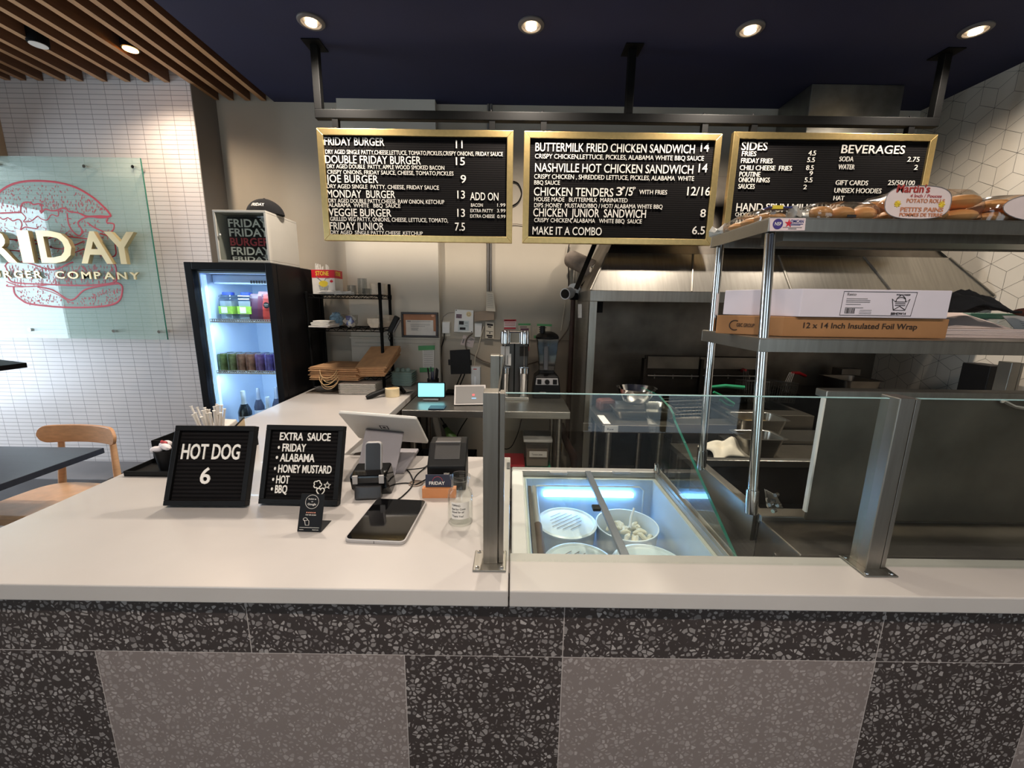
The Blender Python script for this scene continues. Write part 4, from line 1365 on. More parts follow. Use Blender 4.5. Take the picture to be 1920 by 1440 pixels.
g = G().prism([(ca.x+wd_*.5+.034*math.cos(q_)*(1 if math.sin(q_) > 0 else .9), 2.9985, ca.z+hh*.42+.022*math.sin(q_)) for q_ in [2*math.pi*k/24 for k in range(24)]], (0, .001, 0))
build(g, 'milkshake_print', YEL, t)
g = G().prism([(ca.x+wd_*.27, 2.999, ca.z+hh*.36), (ca.x+wd_*.73, 2.999, ca.z+hh*.36), (ca.x+wd_*.64, 2.999, ca.z+.002), (ca.x+wd_*.36, 2.999, ca.z+.002)], (0, .0008, 0))
for k in range(4):
    g.box(0, 0, 0, 0, 0, 0) if False else None
build(g, 'cup_print', mat('print_grey', (170, 168, 160), .6, 0, .4, 60), t)
build(G().tube([(ca.x+wd_*.42, 2.999, ca.z+hh*.52), (ca.x+wd_*.2, 2.999, ca.z+hh*.72)], .002, 5).tube([(ca.x+wd_*.55, 2.999, ca.z+hh*.54), (ca.x+wd_*.62, 2.999, ca.z+hh*.64), (ca.x+wd_*.8, 2.999, ca.z+hh*.66)], .002, 5), 'straw_print', INKG, t)
lc = Vector((ca.x+wd_*.86, 2.9985, ca.z+hh*.52))
build(G().prism([(lc.x+x*.016, lc.y, lc.z+y*.016) for x, y in ((0, 1), (.25, .45), (.7, .6), (.55, .1), (.9, -.1), (.3, -.45), (.06, -.4), (.06, -.8), (-.06, -.8), (-.06, -.4), (-.3, -.45), (-.9, -.1), (-.55, .1), (-.7, .6), (-.25, .45))], (0, .0006, 0)), 'leaf_print', REDC, t)
random.seed(11)
for k in range(16):
    x, y = ca.x+random.uniform(.01, wd_-.01), random.uniform(3.01, 3.13)
    z0_ = ca.z+hh-.05
    solo(G().tube([(x, y, z0_), (x+random.uniform(-.012, .012), y+random.uniform(-.01, .01), ca.z+hh+random.uniform(.01, .045))], .0048, 6), 'paper_straw', PAPER, 'white wrapped straw sticking out of the red carton', 'straw', 'wrapped straws in the carton', smooth=True)
# loose items on the top shelf
for k in range(18):
    x, y = ca.x+wd_*.6+random.uniform(0, .15), random.uniform(2.965, 2.995)
    z_ = ztop+.006+random.uniform(0, .03)*(1-abs(k-9)/12)
    a_ = random.uniform(-.5, .5)
    d = Vector((math.cos(a_)*.06, math.sin(a_)*.03, random.uniform(-.004, .01)))
    solo(G().tube([Vector((x, y, z_))-d, Vector((x, y, z_))+d], .0045, 6), 'loose_straw', PAPER, 'white wrapped straw in the loose heap on the top rack shelf', 'straw', 'loose straws on the top rack shelf', smooth=True)
for k, (pxc, z_n, lb) in enumerate(((655, .055, 'low clear cup stack behind the loose straws'), (680, .105, 'tall stack of clear plastic cups on the top rack shelf'), (690, .03, 'short clear cup stack by the white bowls'))):
    x = P(pxc, 545, Y=3.06).x
    y = 3.06+(.05 if k == 0 else -.02 if k == 2 else 0)
    prof = []
    for j in range(int(z_n/.012)+1):
        prof += [(.032-.002*(j > 0), .01+j*.012), (.036-.002*(j > 0), .02+j*.012)]
    solo(G().lathe((x, y, ztop+.004), [(.026, 0)]+prof, 20), 'cup_stack', PLASTC, lb, 'cups', smooth=False)
x = P(706, 540, Y=3.06).x
prof = [(.042, 0)]
for j in range(7):
    prof += [(.055, .006+j*.012), (.057, .010+j*.012), (.055, .012+j*.012)]
solo(G().lathe((x, 3.09, ztop+.004), prof, 26), 'bowl_stack', PULP, 'stack of round white paper bowls on the top rack shelf', 'bowls', smooth=True)
# middle shelf
nx = P(605, 605, Y=2.95).x
for k in range(4):
    solo(G().obox((nx+.01*math.sin(k*2), 2.97+.006*k, zmid+.010+.012*k), (.15-.012*k, .15, .011), (0, 0, R(-8+5*k))), 'napkin_bundle', PAPER, f'{ORD[k]} napkin pad from the bottom on the middle rack shelf', 'napkins', 'napkin pads on the middle rack shelf', bevel=.003)
g = G().ball((nx+.045, 3.08, zmid+.055), (.05, .04, .05), 14)
for i, v in enumerate(g.v):
    g.v[i] = v+Vector((random.uniform(-1, 1), random.uniform(-1, 1), random.uniform(-1, 1)))*.008
solo(g, 'glove_bundle', mat('pale_blue_nitrile', (130, 160, 180), .6, 0, .2, 30), 'crumpled pale blue gloves behind the napkins on the middle shelf', 'gloves')
bx = P(655, 605, Y=2.99).x
t = thing('sachet_bag', 'clear plastic bag of white and blue sachets on the middle shelf', 'bag', (bx, 3.0, zmid))
g = G().lathe((bx, 3.0, zmid+.004), [(.045, 0), (.055, .03), (.06, .07), (.066, .085), (.05, .088)], 12, 1, .8)
for i, v in enumerate(g.v):
    g.v[i] = v+Vector((random.uniform(-1, 1), random.uniform(-1, 1), random.uniform(-.3, 1)))*.006
build(g, 'bag_film', FILM, t)
for k in range(12):
    c_ = Vector((bx+random.uniform(-.032, .032), 3.0+random.uniform(-.02, .02), zmid+.018+random.uniform(0, .055)))
    build(G().obox(c_, (.034, .004, .03), (random.uniform(-.6, .6), random.uniform(-.8, .8), random.uniform(-.6, .6))), 'sachet', PAPER if k % 3 else mat('sachet_blue', (96, 100, 160), .6), t)
for k, (pxc, y, z_, s_, lb) in enumerate(((703, 2.985, 0, 1, 'nearest stack of cream fibre bowls on the middle rack shelf'), (722, 3.09, .03, 1.15, 'taller stack of cream fibre bowls behind, on the middle rack shelf'))):
    x = P(pxc, 600, Y=y).x
    g = G()
    n = 7+3*k
    prof = [(.035*s_, 0)]
    for j in range(n):
        prof += [(.056*s_, .03+j*.006), (.06*s_, .033+j*.006)]
    g.lathe((x, y, zmid+.004), prof, 8)
    solo(g, 'fibre_bowl_stack', PULP, lb, 'bowls', bevel=.002)
sp_ = P(737, 608, Y=2.97)
t = thing('barcode_scanner', 'black handheld scanner hanging on the rack post with a curled cord', 'scanner', sp_)
build(G().obox(sp_+Vector((.01, -.02, .0)), (.04, .03, .13), (0, R(28), 0)), 'scanner_body', BLACKP, t, bevel=.008)
build(G().obox(sp_+Vector((.035, -.03, -.01)), (.012, .02, .10), (0, R(30), 0)), 'grey_strip', GREYP, t, bevel=.003)
build(G().tube([sp_+Vector((-.02, -.02, -.05)), sp_+Vector((-.035, -.02, -.07)), sp_+Vector((-.02, -.02, -.09)), sp_+Vector((.0, -.02, -.08)), sp_+Vector((-.012, -.02, -.06)), sp_+Vector((-.03, -.02, -.10)), sp_+Vector((-.02, -.02, -.125))], .004, 6), 'cord', BLACKP, t)

# kraft carrier bags
BAGT = thing('kraft_bag', 'kraft carrier bag, lowest of the flat pile on the rack', 'paper bag', (-1.245, 2.95, 1.03), (0, 0, R(-2)), 'flat kraft bags on the rack')
BAGT.location.z = zlow+.004
g = G().box(-.175, .175, -.16, .16, 0, .007).box(-.168, .17, -.155, .155, .009, .0135)
build(g, 'bag_paper', KRAFT, BAGT, bevel=.003)
hp = [(-.03+.062*math.cos(a), -.15-.045*abs(math.sin(a)), .006-.062*math.sin(a)) for a in [math.pi*k/14 for k in range(15)]]
build(G().tube(hp, .0028, 6), 'rope_handle', KRAFTL, BAGT, smooth=True)
for k in range(1, 6):
    dup(BAGT, (-1.245+.008*math.sin(k*3), 2.95+.008*math.cos(k*2), zlow+.004+.0155*k), (R(.0), 0, R(-2+2.5*math.sin(k*2.2))), f'kraft carrier bag, {ORD[k]} up in the flat pile with rope handles')
BO = P(690, 706, Y=2.80)+Vector((.03, .135, .06))
B2 = thing('kraft_bag', 'kraft carrier bag, lowest of the skewed pile by the rack post', 'paper bag', tuple(BO), (R(24), R(-3), R(-10)), 'skewed kraft bags on the rack')
g = G().box(-.118, .118, -.15, .15, 0, .0065).box(-.115, .115, -.146, .148, .008, .0125)
build(g, 'bag_paper', KRAFT, B2, bevel=.003)
for k in range(1, 5):
    dup(B2, (BO.x+.003*k, BO.y+.002*k-.006*k, BO.z+.0145*k), (R(24), R(-3), R(-10+3*math.sin(k*2))), f'kraft carrier bag, {ORD[k]} up in the skewed pile by the rack post')
a, b = P(636, 740, Z=ZT), P(703, 741, Z=ZT)
for k in range(9):
    g = G()
    w2, y0_, y1_ = (b.x-a.x)/2, 2.76, 2.92
    xm = (a.x+b.x)/2
    z_ = ZT+.001+k*.0082
    g.prism([(xm-w2, y0_, z_+.007), (xm+w2, y0_, z_+.007), (xm+w2*.94, y0_+.008, z_), (xm-w2*.94, y0_+.008, z_)], (0, .15, 0)).box(xm-w2-.003, xm+w2+.003, y0_-.003, y0_+.16, z_+.0058, z_+.0075)
    solo(g, 'food_tray', PAPER, f'{ORD[k]} white food tray from the bottom of the stack under the rack', 'tray', 'white food trays stacked under the rack')
x = P(615, 728, Y=2.86).x
solo(G().prism([(x-.05, 2.80, ZT), (x+.05, 2.80, ZT), (x+.065, 2.79, ZT+.05), (x-.065, 2.79, ZT+.05)], (0, .1, 0)), 'clear_tub', PLASTC, 'clear plastic tub behind the rope handles under the rack', 'tub')
solo(G().box(-1.45, -1.19, 2.78, 2.94, ZT, ZT+.003), 'counter_mat', mat('dark_mat', (112, 100, 88), .8), 'thin dark mat under the clear tub on the worktop', 'mat')
# tape, handset, notes, mint trays
tp = P(732, 746, Z=ZT)
tp.y += .05
t = thing('tape_roll', 'wide roll of cream packing tape standing on the worktop edge', 'tape roll', tp)
build(G().lathe(tp, [(.036, 0), (.048, .001), (.048, .058), (.036, .059), (.036, .001)], 32), 'tape', TAPE, t, smooth=True)
build(G().lathe(tp, [(.0335, .001), (.0362, .001), (.0362, .0585), (.0335, .0585)], 28), 'core', mat('core_card', (196, 166, 120), .8), t)
p0, p1 = P(687, 746, Z=ZT+.01), P(755, 736, Z=ZT+.01)
p1 = Vector((p0.x+.21, 2.82, ZT+.02))
g = G().tube([p0, p0+Vector((.03, .02, .012)), p0.lerp(p1, .5)+Vector((0, .02, .032)), p1+Vector((-.03, -.01, .02)), p1+Vector((0, -.03, -.005))], [.014, .02, .016, .018, .014], 10)
solo(g, 'desk_phone', BLACKP, 'black telephone handset lying behind the tape roll', 'telephone', smooth=True)
g = G()
for k in range(5):
    p = Vector((-.80+.006*k, 2.90-.01*k, ZT+.002+.003*k))
    solo(G().obox(p, (.085, .11, .001), (0, R(2), R(20+12*k))), 'order_slip', PAPER, 'pale order slip in the loose pile behind the telephone handset', 'slip', 'loose order slips')
mx_ = P(757, 712, Y=3.12).x
for k in range(6):
    z_ = ZT+.004+.016*k
    g = G().prism([(mx_-.075, 3.05, z_+.026), (mx_+.085, 3.05, z_+.026), (mx_+.07, 3.058, z_), (mx_-.06, 3.058, z_)], (0, .14, 0))
    g.box(mx_-.08, mx_+.09, 3.045, 3.195, z_+.024, z_+.027)
    solo(g, 'pulp_tray', MINT, f'{ORD[k]} mint green pulp tray from the bottom of the stack beside the rack', 'tray', 'mint green pulp trays')
for k in range(3):
    solo(G().ball((mx_-.04+.04*k, 3.10, ZT+.004+.016*5+.038), (.022, .022, .02), 10), 'pulp_cup', MINT, 'small mint pulp cup on top of the mint tray stack', 'cup', 'mint pulp cups', smooth=True)

# ------------------------------------------------------------------ work table and what stands on it
TX0, TX1, TY0, TY1 = -.665, .357, 2.37, 2.94
t = thing('work_table', 'stainless work table against the back wall beside the worktop leg', 'table', (-.15, 2.65, 0))
build(G().box(TX0, TX1, TY0, TY1, .865, ZT), 'table_top', STEEL, t, bevel=.004)
for x in (TX0+.05, TX1-.06):
    for y in (TY0+.06, TY1-.05):
        build(G().lathe((x, y, 0), [(.024, 0), (.024, .012), (.019, .014), (.019, .866)], 16), 'leg', STEEL, t, smooth=True)
build(G().box(TX0+.02, TX1-.03, TY0+.05, TY1-.03, .30, .315), 'undershelf', STEELD, t)


def leaning_tablet(name, label, cat, c, w, h, tilt, bodym, screenm, bez=.012, rz=0, stand=True, group=None):
    t = thing(name, label, cat, c, (R(tilt), 0, R(rz)), group)
    build(G().prism([(x, -.004, z+h/2) for x, z in rrect(w, h, .01)], (0, .01, 0)), 'body', bodym, t, bevel=.001)
    build(G().prism([(x, -.0046, z+h/2) for x, z in rrect(w-2*bez, h-2*bez, .003)], (0, .001, 0)), 'screen', screenm, t)
    return t


a, b, c = P(783, 752, Z=ZT), P(834, 749, Z=ZT), P(779, 720, Y=2.62)
ym = (a.y+b.y)/2
w = P(834, 735, Y=ym).x-P(781, 735, Y=ym).x
h = P(805, 718, Y=ym).z-ZT-.012
t = leaning_tablet('order_tablet', 'tablet glowing pale blue in its stand on the work table', 'tablet', ((a.x+b.x)/2, ym, ZT+.016), w, h, -10, BLACKP, SCREEN, .008, 2)
solo(G().box((a.x+b.x)/2-.05, (a.x+b.x)/2+.05, ym-.03, ym+.08, ZT, ZT+.012), 'tablet_stand', GREYP, 'small grey stand under the glowing tablet', 'stand', bevel=.003)
p = P(820, 766, Z=ZT)
solo(G().prism([(p.x+x, p.y+y, ZT+.0005) for x, y in rrect(.098, .085, .006)], (0, 0, .009)), 'notebook', mat('dark_teal_cover', (30, 52, 68), .4, 0, .1, 20), 'dark blue closed notebook on the work table edge', 'notebook', bevel=.001)
# pen cup
p = Vector((P(812, 712, Y=2.88).x, 2.88, ZT))
t = thing('pen_cup', 'dark pen cup behind the glowing tablet', 'cup', p)
build(G().lathe(p, [(.04, 0), (.042, .10), (.038, .10), (.036, .004)], 20), 'cup_body', BLACKP, t, smooth=True)
random.seed(5)
for k in range(9):
    a = k*.7
    q0 = p+Vector((.02*math.cos(a), .02*math.sin(a), .02))
    q1 = q0+Vector((.018*math.cos(a), .012*math.sin(a), random.uniform(.12, .165)))
    solo(G().tube([q0, q1-(q1-q0)*.06, q1], [.0045, .005, .002], 7), 'pen', [BLACKP, INK, mat('pen_grey', (120, 112, 108), .4), mat('pen_navy', (30, 36, 70), .4)][k % 4], 'pen or marker standing in the dark cup behind the glowing tablet', 'pen', 'pens in the dark cup', smooth=True)
# black tablet on an arm
p = P(862, 740, Z=ZT)
y_ = 2.84
a, b, c = P(843, 657, Y=y_), P(881, 655, Y=y_), P(845, 702, Y=y_)
t = thing('order_screen', 'black tablet held upright by a bracket arm above the work table', 'tablet', ((a.x+b.x)/2, y_, ZT))
g = G().prism([(a.x, y_, a.z), (b.x, y_, b.z), P(883, 701, Y=y_), (c.x, y_, c.z)], (0, .012, 0))
build(g, 'screen_body', BLACKP, t, bevel=.004)
xm, zm = (a.x+b.x)/2, (a.z+c.z)/2
build(G().box(a.x-.012, b.x+.012, y_+.002, y_+.02, zm-.02, zm+.02), 'clamp', BLACKP, t, bevel=.003)
q1, q2 = P(868, 702, Y=y_+.02), P(852, 738, Z=ZT+.01)
q2.y = 2.86
for dx in (-.012, .012):
    build(G().tube([Vector((xm+dx, y_+.018, zm)), Vector((q1.x+dx, y_+.018, q1.z)), Vector((q2.x+dx, 2.86, ZT+.012))], .005, 6), 'arm', BLACKM, t)
build(G().box(q2.x-.07, q2.x+.05, 2.80, 2.92, ZT, ZT+.014), 'base', BLACKM, t, bevel=.003)
# till terminal lying back
a, b, c, d = P(851, 761, Z=ZT), P(913, 760, Z=ZT), P(912, 722, Y=2.66), P(852, 722, Y=2.66)
t = thing('kitchen_terminal', 'grey order terminal lying back on the work table with its screen dim', 'terminal', ((a.x+b.x)/2, 2.55, ZT))
c = b+(d-a)
build(G().prism([a+Vector((0, 0, .006)), b+Vector((0, 0, .006)), c, d], (0, .014, -.004)), 'body', GREYL, t, bevel=.003)
ex, ey = b-a, d-a-Vector((0, 0, .006))
o_ = a+Vector((0, -.0012, .0072))
q = lambda u, v: o_+ex*u+ey*v
build(G().quad(q(.05, .06), q(.95, .06), q(.95, .92), q(.05, .92)), 'screen', mat('dim_screen', (92, 90, 88), .5, emit=(120, 118, 116), est=.12), t)
o_ = o_+Vector((0, -.001, .0006))
build(G().quad(q(.56, .42), q(.64, .42), q(.64, .52), q(.56, .52)), 'logo', mat('logo_pink', (206, 90, 96), .5), t)
build(G().quad(q(.54, .27), q(.68, .27), q(.68, .33), q(.54, .33)), 'button', mat('button_blue', (120, 170, 210), .5), t)
build(G().prism([a+Vector((0, .02, 0)), b+Vector((0, .02, 0)), b+Vector((0, .13, 0)), a+Vector((0, .13, 0))], (0, 0, .01)), 'base', GREYL, t)
# white router
p0, p1 = P(884, 723, Y=2.88), P(901, 687, Y=2.88)
t = thing('router', 'white upright internet router with a pale light strip behind the terminal', 'router', ((p0.x+p1.x)/2, 2.88, ZT))
build(G().box(p0.x, p1.x, 2.86, 2.92, ZT, p1.z), 'case', WHITEP, t, bevel=.004)
build(G().box(p0.x+.022, p0.x+.036, 2.858, 2.861, ZT+.04, p1.z-.07), 'light_strip', mat('strip_white', (245, 245, 245), .3), t, bevel=.001)
build(G().box(p0.x+.016, p0.x+.04, 2.858, 2.861, p1.z-.02, p1.z-.014), 'slot', RED, t)

# twin milkshake mixer
MY = 2.76
mx0, mx1 = P(938, 640, Y=MY).x, P(992, 640, Y=MY).x
mz = lambda y: P(965, y, Y=MY).z
t = thing('milkshake_mixer', 'twin stainless milkshake mixer on the work table', 'mixer', ((mx0+mx1)/2, MY, ZT))
build(G().box(mx0+.01, mx1+.005, MY-.11, MY+.10, ZT, ZT+.022), 'base', STEEL, t, bevel=.004)
build(G().box(mx0+.014, mx1-.004, MY+.02, MY+.09, ZT+.022, mz(622)-.01), 'column', mat('mixer_column', (84, 82, 80), .35, .5, .1, 10), t, bevel=.006)
build(G().box((mx0+mx1)/2-.004, (mx0+mx1)/2+.004, MY+.012, MY+.021, ZT+.03, mz(640)), 'column_groove', BLACKM, t)
build(G().box(mx0, mx1, MY-.01, MY+.09, mz(645), mz(621)), 'motor_bridge', CHROME, t, bevel=.01)
for s_ in (0, 1):
    x = mx0+.034+s_*(mx1-mx0-.066)
    hd = build(G().lathe((x, MY-.03, mz(644)), [(.028, 0), (.032, .004), (.032, mz(622)-mz(644)), (.028, mz(619)-mz(644))], 24), 'motor_head', CHROME, t, smooth=True)
    build(G().cyl((x, MY-.03, mz(690)), (x, MY-.03, mz(644)), .003, n=8).lathe((x, MY-.03, mz(684)), [(.009, 0), (.011, .002), (.004, .004)], 10), 'spindle', CHROME, hd)
    build(G().box(x-.03, x+.03, MY+.012, MY+.022, mz(668), mz(650)), 'side_plate', DARKST if s_ else PAPER, t)
g = G().box(mx0+.006, mx0+.075, MY+.010, MY+.016, mz(686), mz(664))
build(g, 'notice', PAPER, t)
build(G().box(mx0+.028, mx0+.031, MY+.008, MY+.011, mz(683), mz(667)).box(mx0+.05, mx0+.053, MY+.008, MY+.011, mz(683), mz(667)), 'notice_arrow', INK, t)
for s_ in (0, 1):
    x = mx0+.034+s_*(mx1-mx0-.066)
    r0, h0 = .030, mz(688)-ZT-.022
    c_ = (x, MY-.035, ZT+.022)
    t2 = thing('malt_cup', f'ribbed steel malt cup under the mixer, {"beside the guard post" if s_ == 0 else "nearer the blender"}', 'cup', c_)
    prof = [(.026, 0), (.027, .004), (.033, h0*.78), (.0345, h0*.8), (.0345, h0*.83), (.036, h0), (.034, h0), (.031, h0*.8), (.025, .006)]
    build(G().lathe(c_, prof, 24), 'cup_body', CHROME, t2, smooth=True, ang=25)
# blender
by_ = 2.82
bxc = P(1024, 700, Y=by_).x
bz = lambda y: P(1024, y, Y=by_).z
t = thing('blender', 'black countertop blender with a tall smoky jug on the work table', 'blender', (bxc, by_, ZT))
s_ = .092
pr = [(s_*1.04, ZT+.004), (s_, ZT+.07), (s_*.9, bz(704)), (s_*.6, bz(697)), (s_*.5, bz(688))]
g = G()
for (a0, z0), (a1, z1) in zip(pr, pr[1:]):
    g.add([(bxc+sx*a0, by_+sy*a0, z0) for sx, sy in ((-1, -1), (1, -1), (1, 1), (-1, 1))]+[(bxc+sx*a1, by_+sy*a1, z1) for sx, sy in ((-1, -1), (1, -1), (1, 1), (-1, 1))], [(0, 1, 5, 4), (1, 2, 6, 5), (2, 3, 7, 6), (3, 0, 4, 7)])
g.add([(bxc+sx*s_*1.04, by_+sy*s_*1.04, ZT+.004) for sx, sy in ((-1, -1), (1, -1), (1, 1), (-1, 1))], [(3, 2, 1, 0)]).add([(bxc+sx*s_*.5, by_+sy*s_*.5, bz(688)) for sx, sy in ((-1, -1), (1, -1), (1, 1), (-1, 1))], [(0, 1, 2, 3)])
build(g, 'motor_base', BLACKP, t, bevel=.006)
zz0, zz1 = bz(717), bz(705)
pl_ = build(G().prism([(bxc-s_*.86, by_-s_-.001, zz0), (bxc+s_*.86, by_-s_-.001, zz0), (bxc+s_*.8, by_-s_*.9-.003, zz1), (bxc-s_*.8, by_-s_*.9-.003, zz1)], (0, -.004, 0)), 'control_panel', GREYL, t, bevel=.002)
yk = by_-s_-.006
build(G().cyl((bxc, yk+.004, (zz0+zz1)/2), (bxc, yk-.016, (zz0+zz1)/2), .016, n=18), 'dial', BLACKP, pl_, smooth=True)
for sx in (-1, 1):
    build(G().box(bxc+sx*s_*.58-.014, bxc+sx*s_*.58+.014, yk-.006, yk+.006, (zz0+zz1)/2-.016, (zz0+zz1)/2+.016), 'switch', BLACKP, pl_, bevel=.002)
build(G().text('vitamix', (bxc-.05, by_-s_-.005, ZT+.04), h=.008, w=.045, depth=.001), 'maker_mark', PAPER, t)
zj0, zj1 = bz(692), bz(634)
g = G()
for r0, r1, z0, z1 in ((.052, .074, zj0, zj1),):
    for rr, flip in ((1, 0), (.93, 1)):
        g.add([(bxc+sx*r0*rr, by_+sy*r0*rr, z0) for sx, sy in ((-1, -1), (1, -1), (1, 1), (-1, 1))]+[(bxc+sx*r1*rr, by_+sy*r1*rr, z1) for sx, sy in ((-1, -1), (1, -1), (1, 1), (-1, 1))], [(0, 1, 5, 4), (1, 2, 6, 5), (2, 3, 7, 6), (3, 0, 4, 7)])
build(g, 'jug', glass('smoky_jug', (150, 156, 160), 1.45, .08, .05), t, bevel=.004)
build(G().obox((bxc-.01, by_-.065, (zj0+zj1)/2), (.03, .02, (zj1-zj0)*.95), (R(-6), 0, 0)), 'jug_handle', GREYP, t, bevel=.005)
g = G().lathe((bxc, by_, zj1-.004), [(.078, 0), (.082, .012), (.07, .03), (.045, .045), (.03, .05)], 24)
lid = build(g, 'lid', BLACKP, t, smooth=True, bevel=.002)
build(G().lathe((bxc-.035, by_-.02, zj1+.03), [(.018, 0), (.018, .05), (.014, .054)], 16), 'lid_plug', BLACKP, lid, smooth=True)

# ------------------------------------------------------------------ things on the back wall
def sheet(name, label, cat, quad, mt, marks=None, Y=YW-.003, group=None, tape=None, th=.0015, tapem=None):
    pts = [P(x, y, Y=Y) for x, y in quad]
    c = sum(pts, Vector())/4
    t = thing(name, label, cat, (c.x, Y, min(p.z for p in pts)), group=group)
    build(G().prism(pts, (0, th, 0)), 'paper', mt, t)
    if marks:
        for mm, rects in marks.items():
            g = G()
            for u0, v0, u1, v1 in rects:
                f = lambda u, v: (pts[0]*(1-u)+pts[1]*u)*(1-v)+(pts[3]*(1-u)+pts[2]*u)*v+Vector((0, -.0008, 0))
                g.quad(f(u0, v1), f(u1, v1), f(u1, v0), f(u0, v0))
            build(g, 'printing', mm, t)
    if tape:
        for tq in tape:
            tp_ = [P(x, y, Y=Y-.002) for x, y in tq]
            build(G().prism(tp_, (0, .001, 0)), 'tape_strip', tapem or GREENT, t)
    return t


# framed certificate on the ledge
yc = 3.215
A, B, C, D = (P(752, 585, Y=yc), P(821, 587, Y=yc), P(820, 641, Y=yc), P(753, 641, Y=yc))
t = thing('certificate', 'framed certificate with a copper coloured mat on the pilaster ledge', 'picture frame', ((A.x+B.x)/2, yc, 1.277))
fx0, fx1, fz0, fz1, fr = A.x, B.x, 1.277, A.z, .016
g = G()
for x0, x1, z0, z1 in ((fx0, fx1, fz0, fz0+fr), (fx0, fx1, fz1-fr, fz1), (fx0, fx0+fr, fz0+fr, fz1-fr), (fx1-fr, fx1, fz0+fr, fz1-fr)):
    g.box(x0, x1, yc-.012, yc+.014, z0, z1)
build(g, 'frame', FRAMEB, t, bevel=.002)
build(G().box(fx0+fr*.8, fx1-fr*.8, yc, yc+.012, fz0+fr*.8, fz1-fr*.8), 'mat_board', CORK, t)
ww, hh = fx1-fx0, fz1-fz0
build(G().box(fx0+ww*.12, fx0+ww*.87, yc-.003, yc+.001, fz0+hh*.07, fz0+hh*.69), 'document', PAPER, t)
g = G().box(fx0+ww*.16, fx0+ww*.26, yc-.0042, yc-.003, fz0+hh*.625, fz0+hh*.66)
for k, (u0, u1, v) in enumerate(((.28, .8, .64), (.25, .78, .5), (.26, .64, .44), (.26, .46, .36), (.26, .44, .32), (.26, .45, .28))):
    g.box(fx0+ww*u0, fx0+ww*u1, yc-.0042, yc-.003, fz0+hh*v, fz0+hh*(v+.012))
build(g, 'typed_lines', INKG, t)
build(G().box(fx0+ww*.63, fx0+ww*.93, yc-.005, yc-.0035, fz0+hh*.06, fz0+hh*.25), 'small_card', PAPER, t)
build(G().lathe((0, 0, 0), [(.012, 0), (.012, .002)], 20).xform(Matrix.Translation((fx0+ww*.86, yc-.001, fz0+hh*.88)) @ Matrix.Rotation(R(90), 4, 'X')), 'seal', mat('seal_orange', (232, 176, 140), .5), t)
# note between green tapes on the pilaster dado
yd = 3.2125
sheet('taped_note', 'faded paper list held by two green tapes on the pilaster dado', 'note', ((792, 655), (814, 655), (814, 690), (793, 690)), PAPER, {INKG: [(.1, .08+.1*k, .9, .1+.1*k) for k in range(9)]}, yd, tape=[[(784, 648.5), (815.5, 647.5), (815, 656), (784.5, 657)], [(786.5, 689.5), (813, 689), (812.5, 697), (787, 698)]])
# outlet plate and its cord
yw = YW-.004
def plate(name, label, cat, q, mt, th=.012, Y=YW, bevel=.003):
    pts = [P(x, y, Y=Y-th) for x, y in q]
    return solo(G().prism(pts, (0, th, 0)), name, mt, label, cat, bevel=bevel)


t = thing('wall_outlet', 'cream wall outlet plate with an adaptor and a black cord', 'outlet', tuple(P(836, 631, Y=YW)))
build(G().prism([P(x, y, Y=YW-.008) for x, y in ((828, 602), (845, 602), (845, 631), (828, 631))], (0, .008, 0)), 'plate', mat('outlet_cream', (206, 196, 178), .5), t, bevel=.002)
build(G().prism([P(x, y, Y=YW-.035) for x, y in ((829, 604), (843, 604), (843, 625), (829, 625))], (0, .028, 0)), 'adaptor', WHITEP, t, bevel=.003)
pts = [P(833, 625, Y=YW-.03), P(833, 634, Y=YW-.03), P(828, 650, Y=YW-.02), P(827, 675, Y=YW-.02), P(828.5, 700, Y=YW-.02), P(829, 735, Y=YW-.02), P(829, 860, Y=YW-.02)]
build(G().tube(pts, .0045, 6), 'cord', BLACKP, t, smooth=True)
build(G().tube([P(829, 604, Y=YW-.01), P(831, 594, Y=YW-.006), P(840, 587, Y=YW-.006), P(851, 586, Y=YW-.01)], .0018, 5), 'thin_cord', INKG, t)
# white access panel with stickers
t = thing('access_panel', 'white access panel with a smiley sticker on the back wall', 'panel', tuple(P(870, 622, Y=YW)))
pq = [P(x, y, Y=YW-.02) for x, y in ((853, 580), (888, 582), (887, 623.5), (851, 622.5))]
build(G().prism(pq, (0, .02, 0)), 'door', WHITEP, t, bevel=.002)
f = lambda u, v: (pq[0]*(1-u)+pq[1]*u)*(1-v)+(pq[3]*(1-u)+pq[2]*u)*v+Vector((0, -.001, 0))
sm = f(.75, .18)
rad = .021
build(G().cyl(sm+Vector((0, .0005, 0)), sm+Vector((0, -.0008, 0)), rad, n=28), 'smiley_sticker', mat('smiley_cream', (226, 206, 160), .5), t)
g = G()
for dx in (-.007, .007):
    g.cyl(sm+Vector((dx, -.0008, .005)), sm+Vector((dx, -.0016, .005)), .0025, n=8)
g.tube([sm+Vector((.012*math.cos(a), -.0014, .012*math.sin(a))) for a in [math.pi+math.pi*k/10 for k in range(11)]], .001, 4)
build(g, 'smiley_face', INK, t)
for nm, mt_, rects in (('dark_sticker', mat('sticker_mauve', (110, 84, 96), .5, 0, .4, 60), [(.08, .2, .38, .38)]), ('paper_sticker', mat('sticker_pale', (196, 204, 204), .6, 0, .05, 30), [(.22, .48, .78, .93)]), ('sticker_print', INK, [(.25, .5, .5, .66), (.3, .78, .6, .89), (.55, .55, .72, .56), (.55, .6, .72, .61), (.55, .7, .72, .71), (.05, .02, .10, .06), (.9, .94, .95, .98)])):
    g = G()
    dy = {'dark_sticker': 0, 'paper_sticker': -.0005, 'sticker_print': -.001}[nm]
    for u0, v0, u1, v1 in rects:
        g.quad(*[f(u, v)+Vector((0, dy, 0)) for u, v in ((u0, v1), (u1, v1), (u1, v0), (u0, v0))])
    build(g, nm, mt_, t)
